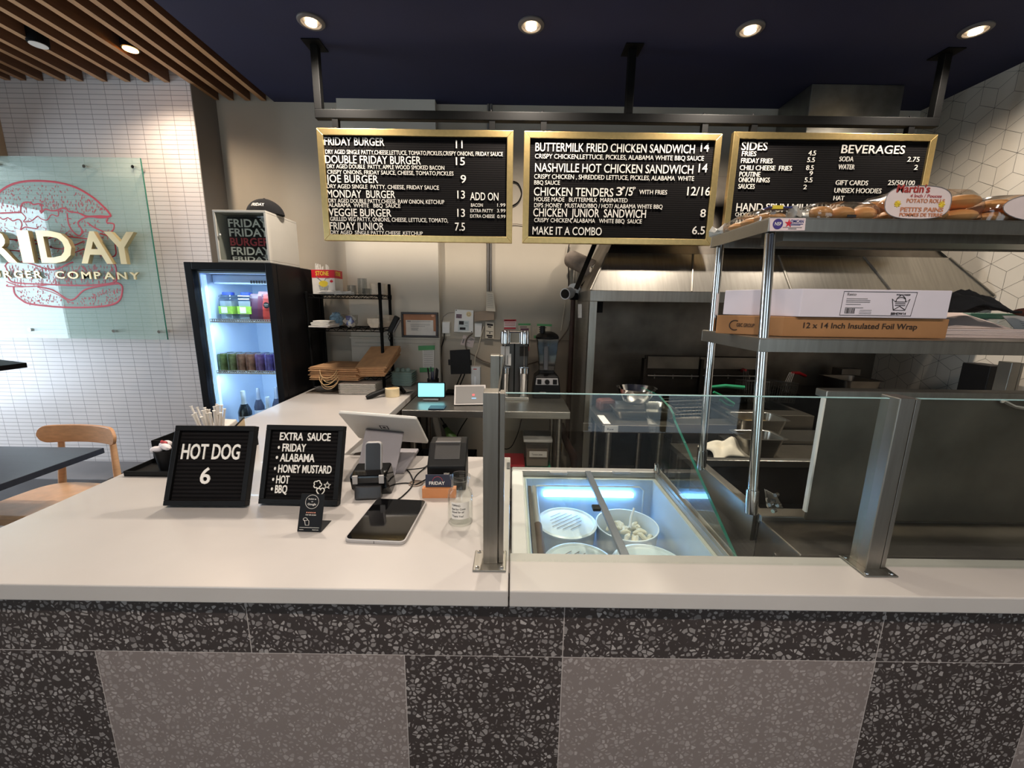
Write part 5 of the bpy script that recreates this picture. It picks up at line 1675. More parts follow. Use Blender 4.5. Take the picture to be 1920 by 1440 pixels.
plate('switch_box', 'small white switch box below the conduit, beside the access panel', 'switch box', ((890, 606), (904, 606), (902, 632), (890, 632)), WHITEP, .03)
plate('pipe_cover', 'taupe pipe cover stub between access panel and hanging tags', 'pipe cover', ((889, 585), (926, 582), (927, 600), (889, 603)), mat('taupe_paint', (150, 132, 114), .7, 0, .1, 10), .05)
sheet('wall_leaflet', 'tilted pinkish leaflet stuck under the access panel', 'leaflet', ((869, 628), (891, 634), (886, 652), (863, 646)), mat('pink_paper', (214, 196, 190), .8), {INKG: [(.25, .08, .95, .13), (.4, .2, .9, .25), (.45, .3, .8, .34), (.45, .6, .7, .64), (.1, .4, .2, .8)]})
sheet('hanging_tag', 'long paper tag hanging on the conduit', 'tag', ((912, 547), (925, 549), (929, 584), (911, 583)), mat('tag_cream', (212, 202, 184), .8), {INKG: [(.15, .1+.1*k, .85, .115+.1*k) for k in range(8)]}, YW-.06)
sheet('hanging_tag', 'lower printed paper tag with black drawings under the conduit', 'tag', ((910, 603), (926, 605), (926, 635), (910, 634)), mat('tag_cream', (212, 202, 184), .8), {INK: [(.2, .1, .9, .22), (.3, .26, .7, .32), (.1, .55, .9, .58), (.45, .62, .6, .7), (.15, .78, .85, .88), (.3, .9, .8, .97)]}, YW-.03)
sheet('warning_sign', 'small red and white printed notice above the mixer', 'notice', ((945, 599), (968, 599), (967, 617), (945, 617)), mat('sign_white', (216, 206, 200), .7), {mat('sign_red', (186, 52, 62), .6): [(0, 0, 1, .2), (0, .82, 1, 1)], REDP: [(.05, .3, .95, .36), (.05, .45, .95, .5), (.05, .6, .95, .65)], PAPER: [(.08, .06, .9, .14)]})
sheet('taped_recipe', 'handwritten note on green tape above the mixer', 'note', ((972, 609), (995, 609), (994, 650), (975, 650)), mat('note_cream', (200, 190, 168), .8), {mat('ink_plum', (110, 70, 90), .7): [(.15, .16, .85, .3), (.1, .08, .7, .12)]}, tape=[[(971.5, 606.5), (995, 606.5), (994.5, 610), (972, 610)]])
sheet('taped_recipe', 'handwritten note on green tape behind the blender lid', 'note', ((1008, 611), (1032, 611), (1032, 640), (1008, 640)), mat('note_cream', (200, 190, 168), .8), {INK: [(.1, .08, .4, .14), (.12, .2, .3, .26), (.12, .34, .3, .4), (.5, .1, .7, .14)]}, tape=[[(1007, 607), (1035, 608), (1034.5, 612), (1007, 611)]])
sheet('tape_patch', 'small strip of green tape beside the blender jug', 'tape', ((1001, 629), (1009, 629), (1009, 634), (1001, 634)), GREENT)
sheet('tape_patch', 'coral coloured tape strip behind the mixer column', 'tape', ((987, 643), (992, 643), (992, 658), (987, 658)), mat('tape_coral', (214, 110, 104), .6))
# conduits, cables and loops on the wall
t = thing('conduit', 'pair of steel conduits running down the back wall', 'conduit', tuple(P(917, 548, Y=YW-.03)))
for px_ in (914.5, 919.5):
    a, b = P(px_-.5, 190, Y=YW-.02), P(px_+.6, 546, Y=YW-.02)
    a.z = min(a.z, ZCEIL-.005)
    a.x = b.x
    build(G().cyl(a, b, .0095, n=10), 'pipe', mat('conduit_grey', (120, 116, 112), .45, .6, .1, 20), t, smooth=True)


def wallcable(label, pts, r, mt_=None, Y=YW-.012):
    return cable('cable', [P(x, y, Y=Y) for x, y in pts], r, label, mt_ or mat('cable_taupe', (110, 98, 86), .6))


wallcable('taupe cable curling down from the access panel behind the black tablet', [(886, 625), (876, 634), (873, 648), (878, 660), (890, 667), (905, 676), (924, 682)], .006)
wallcable('grey cable sagging from the guard post toward the blender', [(985, 684), (1000, 680), (1012, 676)], .005)
wallcable('grey cable rising from blender to the brown pipe', [(1040, 648), (1052, 635), (1064, 618), (1069, 602)], .005)
wallcable('thin white cord from the tags down to the router', [(907, 612), (902, 630), (896, 655), (891, 670), (889, 690)], .003, mat('cord_cream', (220, 208, 186), .6), YW-.03)
wallcable('thin white cord dropping from the round camera', [(1060, 566), (1056, 592), (1052, 620)], .003, mat('cord_cream', (220, 208, 186), .6), YW-.03)
wallcable('dark looped cable between the two middle menu boards', [(962, 340), (972, 345), (978, 362), (972, 378), (961, 386)], .005, BLACKP)
wallcable('black cable falling straight from the ceiling to the round camera', [(1067, 458), (1064, 480), (1066, 510), (1066, 540)], .004, BLACKP, YW-.02)
wallcable('thin tie wire holding the wrapped duct', [(1066, 490), (1072, 500), (1078, 502), (1077, 538)], .0025, INK, YW-.06)
wallcable('faint grey wire strung along the wall between menu boards', [(958, 420), (970, 420), (983, 422)], .0025)

# wrapped duct with foil end, brown pipes, round camera
a, b, c = P(1070, 485, Y=YW-.05), P(1118, 508, Y=3.02), P(1139, 519, Y=2.9)
t = thing('wrapped_duct', 'taped round duct with a crinkled foil end beside the hood', 'duct', tuple(a))
pts, rs = [], []
for k in range(26):
    pts.append(a.lerp(b, k/25))
    rs.append(.062+.003*(k % 2))
build(G().tube(pts, rs, 18), 'duct_tube', DUCTG, t, smooth=True)
random.seed(9)
g = G().tube([b.lerp(c, k/5) for k in range(6)], [.062, .064, .06, .063, .058, .05], 16)
for i, v in enumerate(g.v):
    g.v[i] = v+Vector((random.uniform(-1, 1), random.uniform(-1, 1), random.uniform(-1, 1)))*.006
build(g, 'foil_end', FOIL, t)
a, b = P(1072, 562, Y=3.05), P(1068, 745, Y=3.15)
t = thing('brown_pipe', 'dark brown pipe rising beside the steel end panel to the hood', 'pipe', (a.x, 3.1, 0))
top = P(1180, 455, Y=2.85)
jx = P(1075, 556, Y=3.08)
build(G().tube([(jx.x, 3.08, .45), (jx.x, 3.08, jx.z)], .018, 10), 'vertical_run', RUST, t, smooth=True)
build(G().tube([jx, P(1110, 520, Y=3.0), top], .014, 10), 'diagonal_run', RUST, t, smooth=True)
build(G().tube([P(1090, 536, Y=3.02), P(1140, 478, Y=3.0), P(1165, 458, Y=2.95)], .006, 8), 'thin_run', BLACKM, t, smooth=True)
build(G().obox(jx+Vector((.02, -.02, 0)), (.09, .06, .05)), 'bracket', BLACKM, t, bevel=.004)
yv = 2.98
c0 = P(1060, 551, Y=yv)
t = thing('security_camera', 'round white security camera with black face beside the hood corner', 'camera', tuple(c0))
d = Vector((-.55, -.75, -.12)).normalized()
build(G().tube([c0+d*.0, c0+d*.005, c0-d*.07, c0-d*.075], [.036, .040, .040, .034], 26), 'body', WHITEP, t, smooth=True)
build(G().tube([c0+d*.004, c0+d*.010], [.034, .031], 24), 'face', BLACKG, t, smooth=True)
c1 = c0-d*.085+Vector((.02, 0, .012))
build(G().tube([c1, c1-d*.012], [.055, .055], 26), 'mount_disc', WHITEP, t, smooth=True)
build(G().tube([c0-d*.07, c1-d*.01], [.02, .02], 12), 'neck', WHITEP, t)

# ------------------------------------------------------------------ under the work table
def tub_box(name, label, cat, c, w, d, h, bodym, lidm, lidname='lid', rim=.008):
    t = thing(name, label, cat, c)
    x, y, z = c
    g = G().add([(x+sx*w*.43, y+sy*d*.43, z) for sx, sy in ((-1, -1), (1, -1), (1, 1), (-1, 1))]+[(x+sx*w*.5, y+sy*d*.5, z+h) for sx, sy in ((-1, -1), (1, -1), (1, 1), (-1, 1))], [(3, 2, 1, 0), (0, 1, 5, 4), (1, 2, 6, 5), (2, 3, 7, 6), (3, 0, 4, 7)])
    build(g, 'tub_body', bodym, t, bevel=.006)
    build(G().box(x-w*.5-rim, x+w*.5+rim, y-d*.5-rim, y+d*.5+rim, z+h-.006, z+h+.014), lidname, lidm, t, bevel=.005)
    return t


zs_ = .317
cx_ = P(1007, 840, Y=2.6).x
t = tub_box('lower_food_tub', 'food tub with a green lid on the work table undershelf', 'food tub', (cx_-.01, 2.62, zs_), .19, .2, .15, PLASTC, mat('lid_green', (36, 120, 84), .4), 'lid')
t = tub_box('food_tub', 'clear food tub of beige sauce with a white lid and a paper label', 'food tub', (cx_, 2.62, zs_+.166), .175, .19, .185, PLASTC, mat('lid_frost', (206, 202, 196), .4))
build(G().box(cx_-.07, cx_+.07, 2.55, 2.69, zs_+.17, zs_+.27), 'sauce', mat('beige_sauce', (176, 150, 128), .6), t)
build(G().box(cx_-.055, cx_+.06, 2.519, 2.523, zs_+.245, zs_+.285), 'paper_label', PAPER, t)
build(G().text('Tomato Juice', (cx_-.04, 2.5185, zs_+.258), h=.011, w=.07, depth=.0006), 'handwriting', INK, t)
cx2 = P(958, 862, Y=2.62).x
t = tub_box('red_tub', 'food tub with a bright red lid behind the guard post', 'food tub', (cx2, 2.64, zs_), .17, .2, .17, mat('tub_grey', (160, 150, 148), .4), mat('lid_red', (200, 36, 52), .4))
# crate with a green bottle
kx = P(835, 830, Y=2.62).x
t = thing('black_crate', 'black crate on the undershelf behind the receipt printer', 'crate', (kx, 2.62, zs_))
g = G()
for x0, x1, y0, y1 in ((-.2, .2, -.15, -.14), (-.2, .2, .14, .15), (-.2, -.19, -.14, .14), (.19, .2, -.14, .14)):
    for z0, z1 in ((.0, .05), (.07, .12), (.14, .20)):
        g.box(kx+x0, kx+x1, 2.62+y0, 2.62+y1, zs_+z0, zs_+z1)
    g.box(kx+x0, kx+x0+.012, 2.62+y0, 2.62+y1, zs_, zs_+.2)
    g.box(kx+x1-.012, kx+x1, 2.62+y0, 2.62+y1, zs_, zs_+.2)
g.box(kx-.2, kx+.2, 2.47, 2.77, zs_, zs_+.008)
build(g, 'crate_body', BLACKP, t)
bp0, bp1 = P(848, 822, Y=2.6), P(836, 802, Y=2.62)
d = (bp1-bp0).normalized()
t = thing('green_bottle', 'green printed bottle leaning out of the black crate', 'bottle', tuple(bp0))
build(G().tube([bp0-d*.12, bp0-d*.11, bp0+d*.02, bp0+d*.05, bp0+d*.085], [.03, .034, .034, .022, .014], 16), 'bottle_body', mat('bottle_green', (84, 116, 60), .4, 0, .3, 30), t, smooth=True)
build(G().tube([bp0+d*.083, bp0+d*.11], [.015, .014], 14), 'bottle_cap', BLACKP, t, smooth=True)
for k, pts in enumerate(([(826, 783), (842, 815), (838, 860)], [(876, 784), (858, 815), (852, 850)], [(978, 786), (968, 820), (950, 842), (905, 826)])):
    wallcable(['dark cable hanging under the table near the worktop leg', 'dark cable hanging under the middle of the work table', 'black cable swooping under the table past the guard post'][k], pts, .004, BLACKP, 2.9)
# brown water pipe with valve
t = thing('water_pipe', 'bent brown water pipe with a brass valve beside the work table leg', 'pipe', tuple(P(1078, 870, Y=2.6)))
build(G().tube([P(x, y, Y=2.75) for x, y in ((1052, 795), (1058, 818), (1066, 838), (1074, 850), (1077, 866), (1077, 885))], [.022, .022, .026, .03, .028, .024], 12), 'pipe_run', RUST, t, smooth=True)
build(G().tube([P(1052, 832, Y=2.72), P(1051, 846, Y=2.72)], .008, 8), 'brass_valve', mat('brass', (190, 150, 70), .35, 1), t)
build(G().cyl(P(1075, 882, Y=2.74), P(1075, 878, Y=2.74), .03, n=14), 'yellow_collar', YEL, t)

# ------------------------------------------------------------------ exhaust hood
HX0, HX1, HY0, HY1 = P(1107, 555, Y=2.55).x, XR-.012, 2.55, YW-.006
HZ0, HZ1 = P(1115, 565, Y=2.55).z, P(1107, 544, Y=2.55).z
t = thing('exhaust_hood', 'large stainless exhaust hood over the fryers', 'hood', ((HX0+HX1)/2, 2.9, HZ0))
g = G().box(HX0, HX1, HY0, HY0+.02, HZ0, HZ1).box(HX0, HX0+.02, HY0+.02, HY1, HZ0, HZ1).box(HX1-.02, HX1, HY0+.02, HY1, HZ0, HZ1)
build(g, 'lip', STEELX, t, bevel=.003)
tx0, tx1 = HX0+.40, HX1-.62
zt_, yt_ = 2.42, 3.0
zm_, ym_ = HZ1+.30*(zt_-HZ1), HY0+.30*(yt_-HY0)
lo = [Vector((HX0, HY0, HZ1)), Vector((HX1, HY0, HZ1)), Vector((HX1, HY1, HZ1)), Vector((HX0, HY1, HZ1))]
hi = [Vector((tx0, yt_, zt_)), Vector((tx1, yt_, zt_)), Vector((tx1, HY1, zt_)), Vector((tx0, HY1, zt_))]
md = [a.lerp(b, .30) for a, b in zip(lo, hi)]
n_pan = 4
for k in range(n_pan):
    u0, u1 = k/n_pan, (k+1)/n_pan
    g = G().prism([lo[0].lerp(lo[1], u0), lo[0].lerp(lo[1], u1), md[0].lerp(md[1], u1), md[0].lerp(md[1], u0)], (0, .004, .002))
    build(g, 'slope_panel', STEELX, t)
    g = G().prism([md[0].lerp(md[1], u0)+Vector((0, .012, -.004)), md[0].lerp(md[1], u1)+Vector((0, .012, -.004)), hi[0].lerp(hi[1], u1), hi[0].lerp(hi[1], u0)], (0, .004, .002))
    build(g, 'upper_panel', STEELD, t)
for k in range(n_pan+1):
    u = k/n_pan
    a, b = lo[0].lerp(lo[1], u), md[0].lerp(md[1], u)
    build(G().tube([a+Vector((0, -.003, .0)), b+Vector((0, -.003, 0))], .006, 6), 'seam_strip', STEELX, t)
build(G().prism([lo[0], lo[3], hi[3], hi[0]], (.004, 0, 0)), 'side_panel', STEELD, t)
build(G().prism([lo[1], lo[2], hi[2], hi[1]], (-.004, 0, 0)), 'side_panel', STEEL, t)
build(G().prism([hi[0], hi[1], hi[2], hi[3]], (0, 0, .004)), 'crown_plate', STEELD, t)
# edge moulding on the left hip
build(G().tube([lo[0]+Vector((-.05, .25, .02)), hi[0]+Vector((-.12, .1, .0))], .022, 4), 'hip_channel', DARKST, t)
dx0, dx1 = P(1575, 200, Y=2.95).x, P(1690, 200, Y=2.95).x
build(G().box(dx0-.2, dx1, 2.95, HY1, zt_, ZCEIL-.002), 'duct_riser', mat('galvanised', (150, 148, 140), .4, 1, .3, 6), t, bevel=.004)
# end panel, trim and back splash of the cooking bay
t = thing('bay_panel', 'stainless end panel with front post at the fryer bay', 'panel', (HX0, 2.9, 0))
build(G().box(HX0, HX0+.012, HY0+.02, HY1, 0, HZ0), 'sheet', STEEL, t)
build(G().box(HX0, HX0+.045, HY0, HY0+.04, 0, HZ0), 'front_post', STEELX, t, bevel=.002)
q = P(1110, 800, Y=HY0).z
build(G().box(HX0-.01, HX0+.05, HY0-.025, HY0, q-.03, q+.03), 'latch_block', STEEL, t, bevel=.003)
build(G().cyl((HX0+.03, HY0-.026, q), (HX0+.03, HY0-.03, q), .008, n=12), 'latch_bolt', INK, t)
py = 3.0
bp = [P(1084, 570, X=HX0-.001), P(1091, 570, X=HX0-.001), P(1091, 596, X=HX0-.001), P(1084, 596, X=HX0-.001)]
build(G().prism(bp, (-.002, 0, 0)), 'maker_badge', PAPER, t)
solo(G().box(HX0+.014, HX1, HY1-.012, HY1, .2, HZ1), 'back_splash', STEELD, 'stained steel splashback behind the fryers under the hood', 'splashback')
build(G().obox((HX0+.075, HY0+.12, HZ0-.035), (.05, .06, .07)), 'grease_cup', BLACKM, t)

# ------------------------------------------------------------------ fryers and cooking line
def fryer(label, x0, x1, y0, z0, flue):
    t = thing('fryer', label, 'fryer', ((x0+x1)/2, y0+.3, 0), group='deep fryers under the hood')
    y1 = y0+.62
    g = G().box(x0, x1, y0, y1, .1, z0-.10).box(x0, x1, y0, y0+.13, z0-.10, z0).box(x0, x0+.03, y0+.13, y1, z0-.1, z0).box(x1-.03, x1, y0+.13, y1, z0-.1, z0).box(x0, x1, y1-.04, y1, z0-.1, z0)
    build(g, 'cabinet', STEELD, t, bevel=.003)
    build(G().box(x0+.03, x1-.03, y0+.13, y1-.04, z0-.10, z0-.06), 'oil', mat('dark_oil', (26, 18, 12), .1), t)
    g = G().box(x0+.02, x1-.02, y1, y1+.03, z0-.05, flue).box(x0, x0+.02, y1-.03, y1+.03, z0-.05, flue-.02).box(x1-.02, x1, y1-.03, y1+.03, z0-.05, flue-.02)
    build(g, 'flue_back', DARKST, t, bevel=.002)
    build(G().box(x0+.03, x1-.03, y1-.014, y1, flue-.09, flue-.005), 'flue_band', STEELD, t)
    build(G().cyl((x0+.03, y1-.03, flue-.14), (x1-.03, y1-.03, flue-.14), .006, n=8), 'basket_rail', STEEL, t)
    for k in range(3):
        x = x0+.08+k*(x1-x0-.16)/2
        build(G().box(x-.003, x+.003, y1-.034, y1-.026, flue-.16, flue-.13), 'rail_hook', STEEL, t)
    for x in (x0+.04, x1-.04):
        for y in (y0+.05, y1-.05):
            build(G().cyl((x, y, 0), (x, y, .1), .02, n=10), 'leg', STEEL, t)
    build(G().box(x0+.04, x1-.04, y0-.012, y0, .2, z0-.14), 'door', STEEL, t, bevel=.002)
    return t


fy = P(1340, 794, Z=.87)
f1x0, f1x1 = P(1262, 794, Y=2.25).x, P(1400, 794, Y=2.25).x
fryer('deep fryer with a green handled basket behind the glass guard', f1x0, f1x1, 2.25, .88, 1.20)
f2x0, f2x1 = f1x1+.02, f1x1+.5
fryer('second deep fryer with red handled baskets, further along under the hood', f2x0, f2x1, 2.40, .90, 1.18)


def basket(label, c, rot, w, l, d, gripm, hl):
    t = thing('fry_basket', label, 'fry basket', c, rot)
    g = G()
    nx, ny, nz = 9, 12, 6
    r = .0013
    for k in range(nx+1):
        x = -w/2+w*k/nx
        g.tube([(x, -l/2, 0), (x, -l/2, -d), (x, l/2, -d), (x, l/2, 0)], r, 4, caps=False)
    for k in range(ny+1):
        y = -l/2+l*k/ny
        g.tube([(-w/2, y, 0), (-w/2, y, -d), (w/2, y, -d), (w/2, y, 0)], r, 4, caps=False)
    for k in range(1, nz):
        z = -d*k/nz
        g.tube([(-w/2, -l/2, z), (w/2, -l/2, z), (w/2, l/2, z), (-w/2, l/2, z)], r, 4, closed=True)
    build(g, 'wire_mesh', mat('dull_wire', (110, 104, 96), .45, 1, .1, 20), t)
    build(G().tube([(-w/2, -l/2, 0), (w/2, -l/2, 0), (w/2, l/2, 0), (-w/2, l/2, 0)], .004, 6, closed=True), 'rim', STEEL, t)
    for k in range(4):
        x = -.018+.012*k
        build(G().tube([(x, -l/2, -d*.5), (x, -l/2-.004, 0), (x*.8, -l/2-.03, .07)], .0022, 5), 'handle_wire', STEEL, t)
    build(G().tube([(0, -l/2-.03, .07), (0, -l/2-.03-hl*.5, .075), (0, -l/2-.03-hl, .06)], [.009, .012, .011], 8), 'grip', gripm, t, smooth=True)
    return t


bc = P(1290, 745, Y=2.50)
basket('fry basket with a long green handle hooked above the oil', (bc.x-.01, 2.56, .955), (R(-6), R(6), R(78)), .15, .24, .13, GREENP, .22)
bc = P(1398, 735, Y=2.86)
basket('fry basket with red handle hanging nearest the rack post', (bc.x, 2.80, 1.04), (R(8), 0, R(168)), .14, .22, .14, RED, .10)
bc = P(1446, 735, Y=2.86)
basket('fry basket with long red handle hanging second along the rail', (bc.x+.01, 2.80, 1.04), (R(8), 0, R(120)), .14, .22, .14, RED, .2)
gx = P(1374, 748, Y=2.5)
solo(G().tube([P(x, y, Y=2.46) for x, y in ((1338, 735), (1352, 742), (1368, 752), (1376, 757), (1374, 761), (1362, 758), (1350, 749))], .008, 8), 'tong_handle', GREENP, 'green looped tong handle hanging past the rack post', 'tongs', smooth=True)

# side table left of the fryers with tray and bowl
sy0 = P(1190, 798, Z=.89).y
sx0_, sx1_ = P(1130, 798, Y=sy0).x, f1x0-.015
t = thing('side_table', 'small stainless side table with a paper label beside the fryer', 'table', ((sx0_+sx1_)/2, sy0+.25, 0))
build(G().box(sx0_, sx1_, sy0, sy0+.48, .845, .89), 'table_top', STEELD, t, bevel=.003)
for x in (sx0_+.05, sx1_-.06):
    for y in (sy0+.05, sy0+.42):
        build(G().cyl((x, y, 0), (x, y, .85), .018, n=12), 'leg', STEEL, t, smooth=True)
build(G().box(sx0_+.03, sx1_-.03, sy0+.03, sy0+.45, .28, .295), 'undershelf', DARKST, t)
lp = P(1148, 790, Y=sy0)
build(G().box(lp.x-.04, lp.x+.035, sy0-.002, sy0, .85, .887), 'paper_label', PAPER, t)
build(G().box(sx0_+.01, sx0_+.05, sy0+.02, sy0+.2, .89, .892), 'tape_patch', PAPER, t)
build(G().text('Raw', (lp.x-.025, sy0-.0022, .862), h=.012, w=.035, depth=.0006), 'handwriting', INK, t)


def pan(name, label, c, w, d, h, mt_=None, rz=0, rim=.012, cat='pan', food=None):
    t = thing(name, label, cat, c, (0, 0, rz))
    g = G()
    a, b = (w/2-.02, d/2-.02), (w/2, d/2)
    ring = lambda sx, sy, z: [(x, y, z) for x, y in rrect(2*sx, 2*sy, .03, 4)]
    r0, r1, r2, r3, r4 = ring(a[0], a[1], 0), ring(b[0], b[1], h), ring(b[0]+rim, b[1]+rim, h), ring(b[0]-.003, b[1]-.003, h-.002), ring(a[0]-.003, a[1]-.003, .004)
    n = len(r0)
    vs = r0+r1+r2+r3+r4
    fs = [tuple(range(n))[::-1], tuple(range(4*n, 5*n))]
    for p_, q_ in ((0, 1), (1, 2), (1, 3), (3, 4)):
        fs += [(p_*n+i, p_*n+(i+1) % n, q_*n+(i+1) % n, q_*n+i) for i in range(n)]
    g.add(vs, fs)
    build(g, 'pan_body', mt_ or STEEL, t, smooth=True)
    if food:
        build(G().prism([(x, y, h*.55) for x, y in rrect(w-.02, d-.02, .03, 4)], (0, 0, .004)), 'contents', food, t)
    return t


a, b = P(1160, 762, Z=.93), P(1240, 764, Z=.93)
pan('steel_tray', 'shallow stainless tray on the side table under the mixing bowl', (((a.x+b.x)/2), sy0+.24, .8915), .36, .26, .05)
bw = Vector(((a.x+b.x)/2-.02, sy0+.30, .945))
t = thing('mixing_bowl', 'round steel mixing bowl standing in the shallow tray', 'bowl', bw)
build(G().lathe(bw, [(.05, 0), (.08, .02), (.105, .07), (.118, .10), (.124, .102), (.115, .1), (.10, .07), (.07, .022), (.04, .006)], 32), 'bowl_body', CHROME, t, smooth=True)
solo(G().obox((sx0_+.085, sy0+.32, .93), (.11, .09, .075), (0, 0, R(12))), 'meat_pack', mat('raw_red', (92, 52, 42), .4, 0, .3, 20), 'reddish brown wrapped pack on the side table by the steel post', 'food pack', bevel=.02)

# landing shelf with towel and pans between guard and fryers
LZ = .80
ly0 = P(1450, 872, Z=LZ).y
lx0, lx1 = P(1300, 872, Y=ly0).x, 2.3
t = thing('landing_table', 'dark stainless landing table before the fryers', 'table', ((lx0+lx1)/2, ly0+.15, 0))
build(G().box(lx0, lx1, ly0, ly0+.30, LZ-.03, LZ), 'table_top', STEELD, t, bevel=.002)
build(G().box(lx0+.02, lx1, ly0+.02, ly0+.04, .2, LZ-.03), 'skirt', DARKST, t)
for x in (lx0+.04, lx1-.05):
    build(G().box(x, x+.03, ly0+.22, ly0+.25, 0, LZ-.03), 'leg', STEEL, t)
PX = lambda x, y, z: P(x, y, Z=z)
a, b = PX(1408, 832, LZ+.115), PX(1496, 832, LZ+.115)
pan('steel_pan', 'deep stainless pan nearest the lid edge on the landing table', ((a.x+b.x)/2+.0, ly0+.115, LZ+.001), .20, .15, .115, food=mat('pan_water', (104, 96, 88), .15))
pan('steel_pan', 'stainless pan of yellowish food behind the deep pan', ((a.x+b.x)/2+.17, ly0+.415, LZ+.02), .26, .18, .11, food=mat('yellow_food', (170, 140, 80), .6, 0, .3, 60))
solo(G().box((a.x+b.x)/2-.05, (a.x+b.x)/2+.75, ly0+.31, ly0+.52, LZ-.03, LZ+.018), 'pan_rail', STEEL, 'stainless rail holding the yellowish pan behind the landing table', 'rail')
random.seed(21)
tc_ = P(1368, 850, Y=ly0+.1)
g = G()
N = 22
grid = []
for i in range(N):
    for j in range(N):
        u, v = i/(N-1)*2-1, j/(N-1)*2-1
        rr = math.hypot(u, v)
        h = .085*max(0, 1-rr**1.5*.7)*(.78+.26*math.sin(4*u+2*v)*math.cos(3.4*v-u)+.10*math.sin(7*u-5*v))
        grid.append((tc_.x+u*.105*(1+.12*math.sin(4*v)), ly0+.13+v*.10*(1+.12*math.sin(5*u)), LZ+.004+max(0, h)))
g.add(grid, [(i*N+j, i*N+j+1, (i+1)*N+j+1, (i+1)*N+j) for i in range(N-1) for j in range(N-1)])
tw = solo(g, 'cloth_towel', CREAM, 'crumpled cream towel on the landing table between rack posts', 'towel', smooth=True, ang=80)
sd = tw.modifiers.new('thick', 'SOLIDIFY')
sd.thickness = .006

# ------------------------------------------------------------------ glass lidded freezer
ZF = .80
X0, X1, Y0, Y1 = .005, .70, .985, 1.79
t = thing('chest_freezer', 'white chest freezer with sliding glass lids and a blue light', 'freezer', ((X0+X1)/2, (Y0+Y1)/2, 0))
g = G().box(X0, X0+.06, Y0, Y1, .02, ZF-.03).box(X1-.05, X1, Y0, Y1, .02, ZF-.03).box(X0+.06, X1-.05, Y0, Y0+.05, .02, ZF-.03).box(X0+.06, X1-.05, Y1-.06, Y1, .02, ZF-.03).box(X0+.06, X1-.05, Y0+.05, Y1-.06, .02, .30)
build(g, 'cabinet', WHITEP, t)
g = G().box(X0+.061, X0+.066, Y0+.05, Y1-.06, .30, ZF-.03).box(X1-.056, X1-.051, Y0+.05, Y1-.06, .30, ZF-.03).box(X0+.066, X1-.056, Y1-.066, Y1-.061, .30, ZF-.03).box(X0+.066, X1-.056, Y0+.051, Y0+.056, .30, ZF-.03).box(X0+.066, X1-.056, Y0+.056, Y1-.066, .30, .304)
build(g, 'liner', LINER, t)
g = G().box(X0, X1, Y1-.045, Y1, ZF-.03, ZF)
build(g, 'back_rim', GREYL, t, bevel=.006)
g = G().box(X0, X0+.05, Y0, Y1-.045, ZF-.03, ZF)
build(g, 'side_rim', WHITEP, t, bevel=.006)
g = G().box(X1-.04, X1, Y0, Y1-.045, ZF-.03, ZF)
build(g, 'side_rim', GREYL, t, bevel=.006)
g = G().box(X0+.05, X1-.04, Y0, Y0+.05, ZF-.03, ZF)
build(g, 'front_rim', WHITEP, t, bevel=.004)
xm = .352
for k, (a, b, z) in enumerate(((X0+.052, xm+.012, ZF-.014), (xm-.008, X1-.042, ZF-.006))):
    ld = build(G().box(a, b, Y0+.052, Y1-.048, z, z+.005), 'glass_lid', GLASS, t)
    build(G().box(a+.12, a+.20, Y1-.065, Y1-.05, z+.005, z+.016), 'lid_grip', GREYL, ld, bevel=.002)
build(G().box(xm-.012, xm+.014, Y0+.052, Y1-.048, ZF-.010, ZF+.004), 'lid_rail', mat('rail_grey', (112, 118, 126), .4, .4), t, bevel=.002)
build(G().obox((xm-.03, 1.40, ZF+.003), (.03, .034, .014)), 'lock', BLACKP, t, bevel=.004)
build(G().box(X0+.07, X0+.082, Y0+.06, Y1-.16, ZF-.05, ZF-.02), 'rubber_seal', mat('seal_dark', (70, 62, 60), .5), t)
build(G().tube([(X0+.098, Y0+.06, ZF-.06), (X0+.098, 1.38, ZF-.06)], .016, 10), 'brown_handle_bar', RUST, t, smooth=True)
build(G().tube([(X0+.098, 1.38, ZF-.06), (X0+.098, Y1-.1, ZF-.06)], .014, 10), 'grey_handle_bar', GREYL, t, smooth=True)
yl = Y1-.072
build(G().box(.15, .56, yl-.012, yl, .690, .712), 'light_bar', LEDB, t, bevel=.004)
build(G().tube([(.10, yl-.004, .60), (.10, yl-.004, .725), (.12, yl-.004, .74), (.585, yl-.004, .74), (.605, yl-.004, .725), (.605, yl-.004, .60)], .004, 6), 'wire_guard', WHITEP, t)
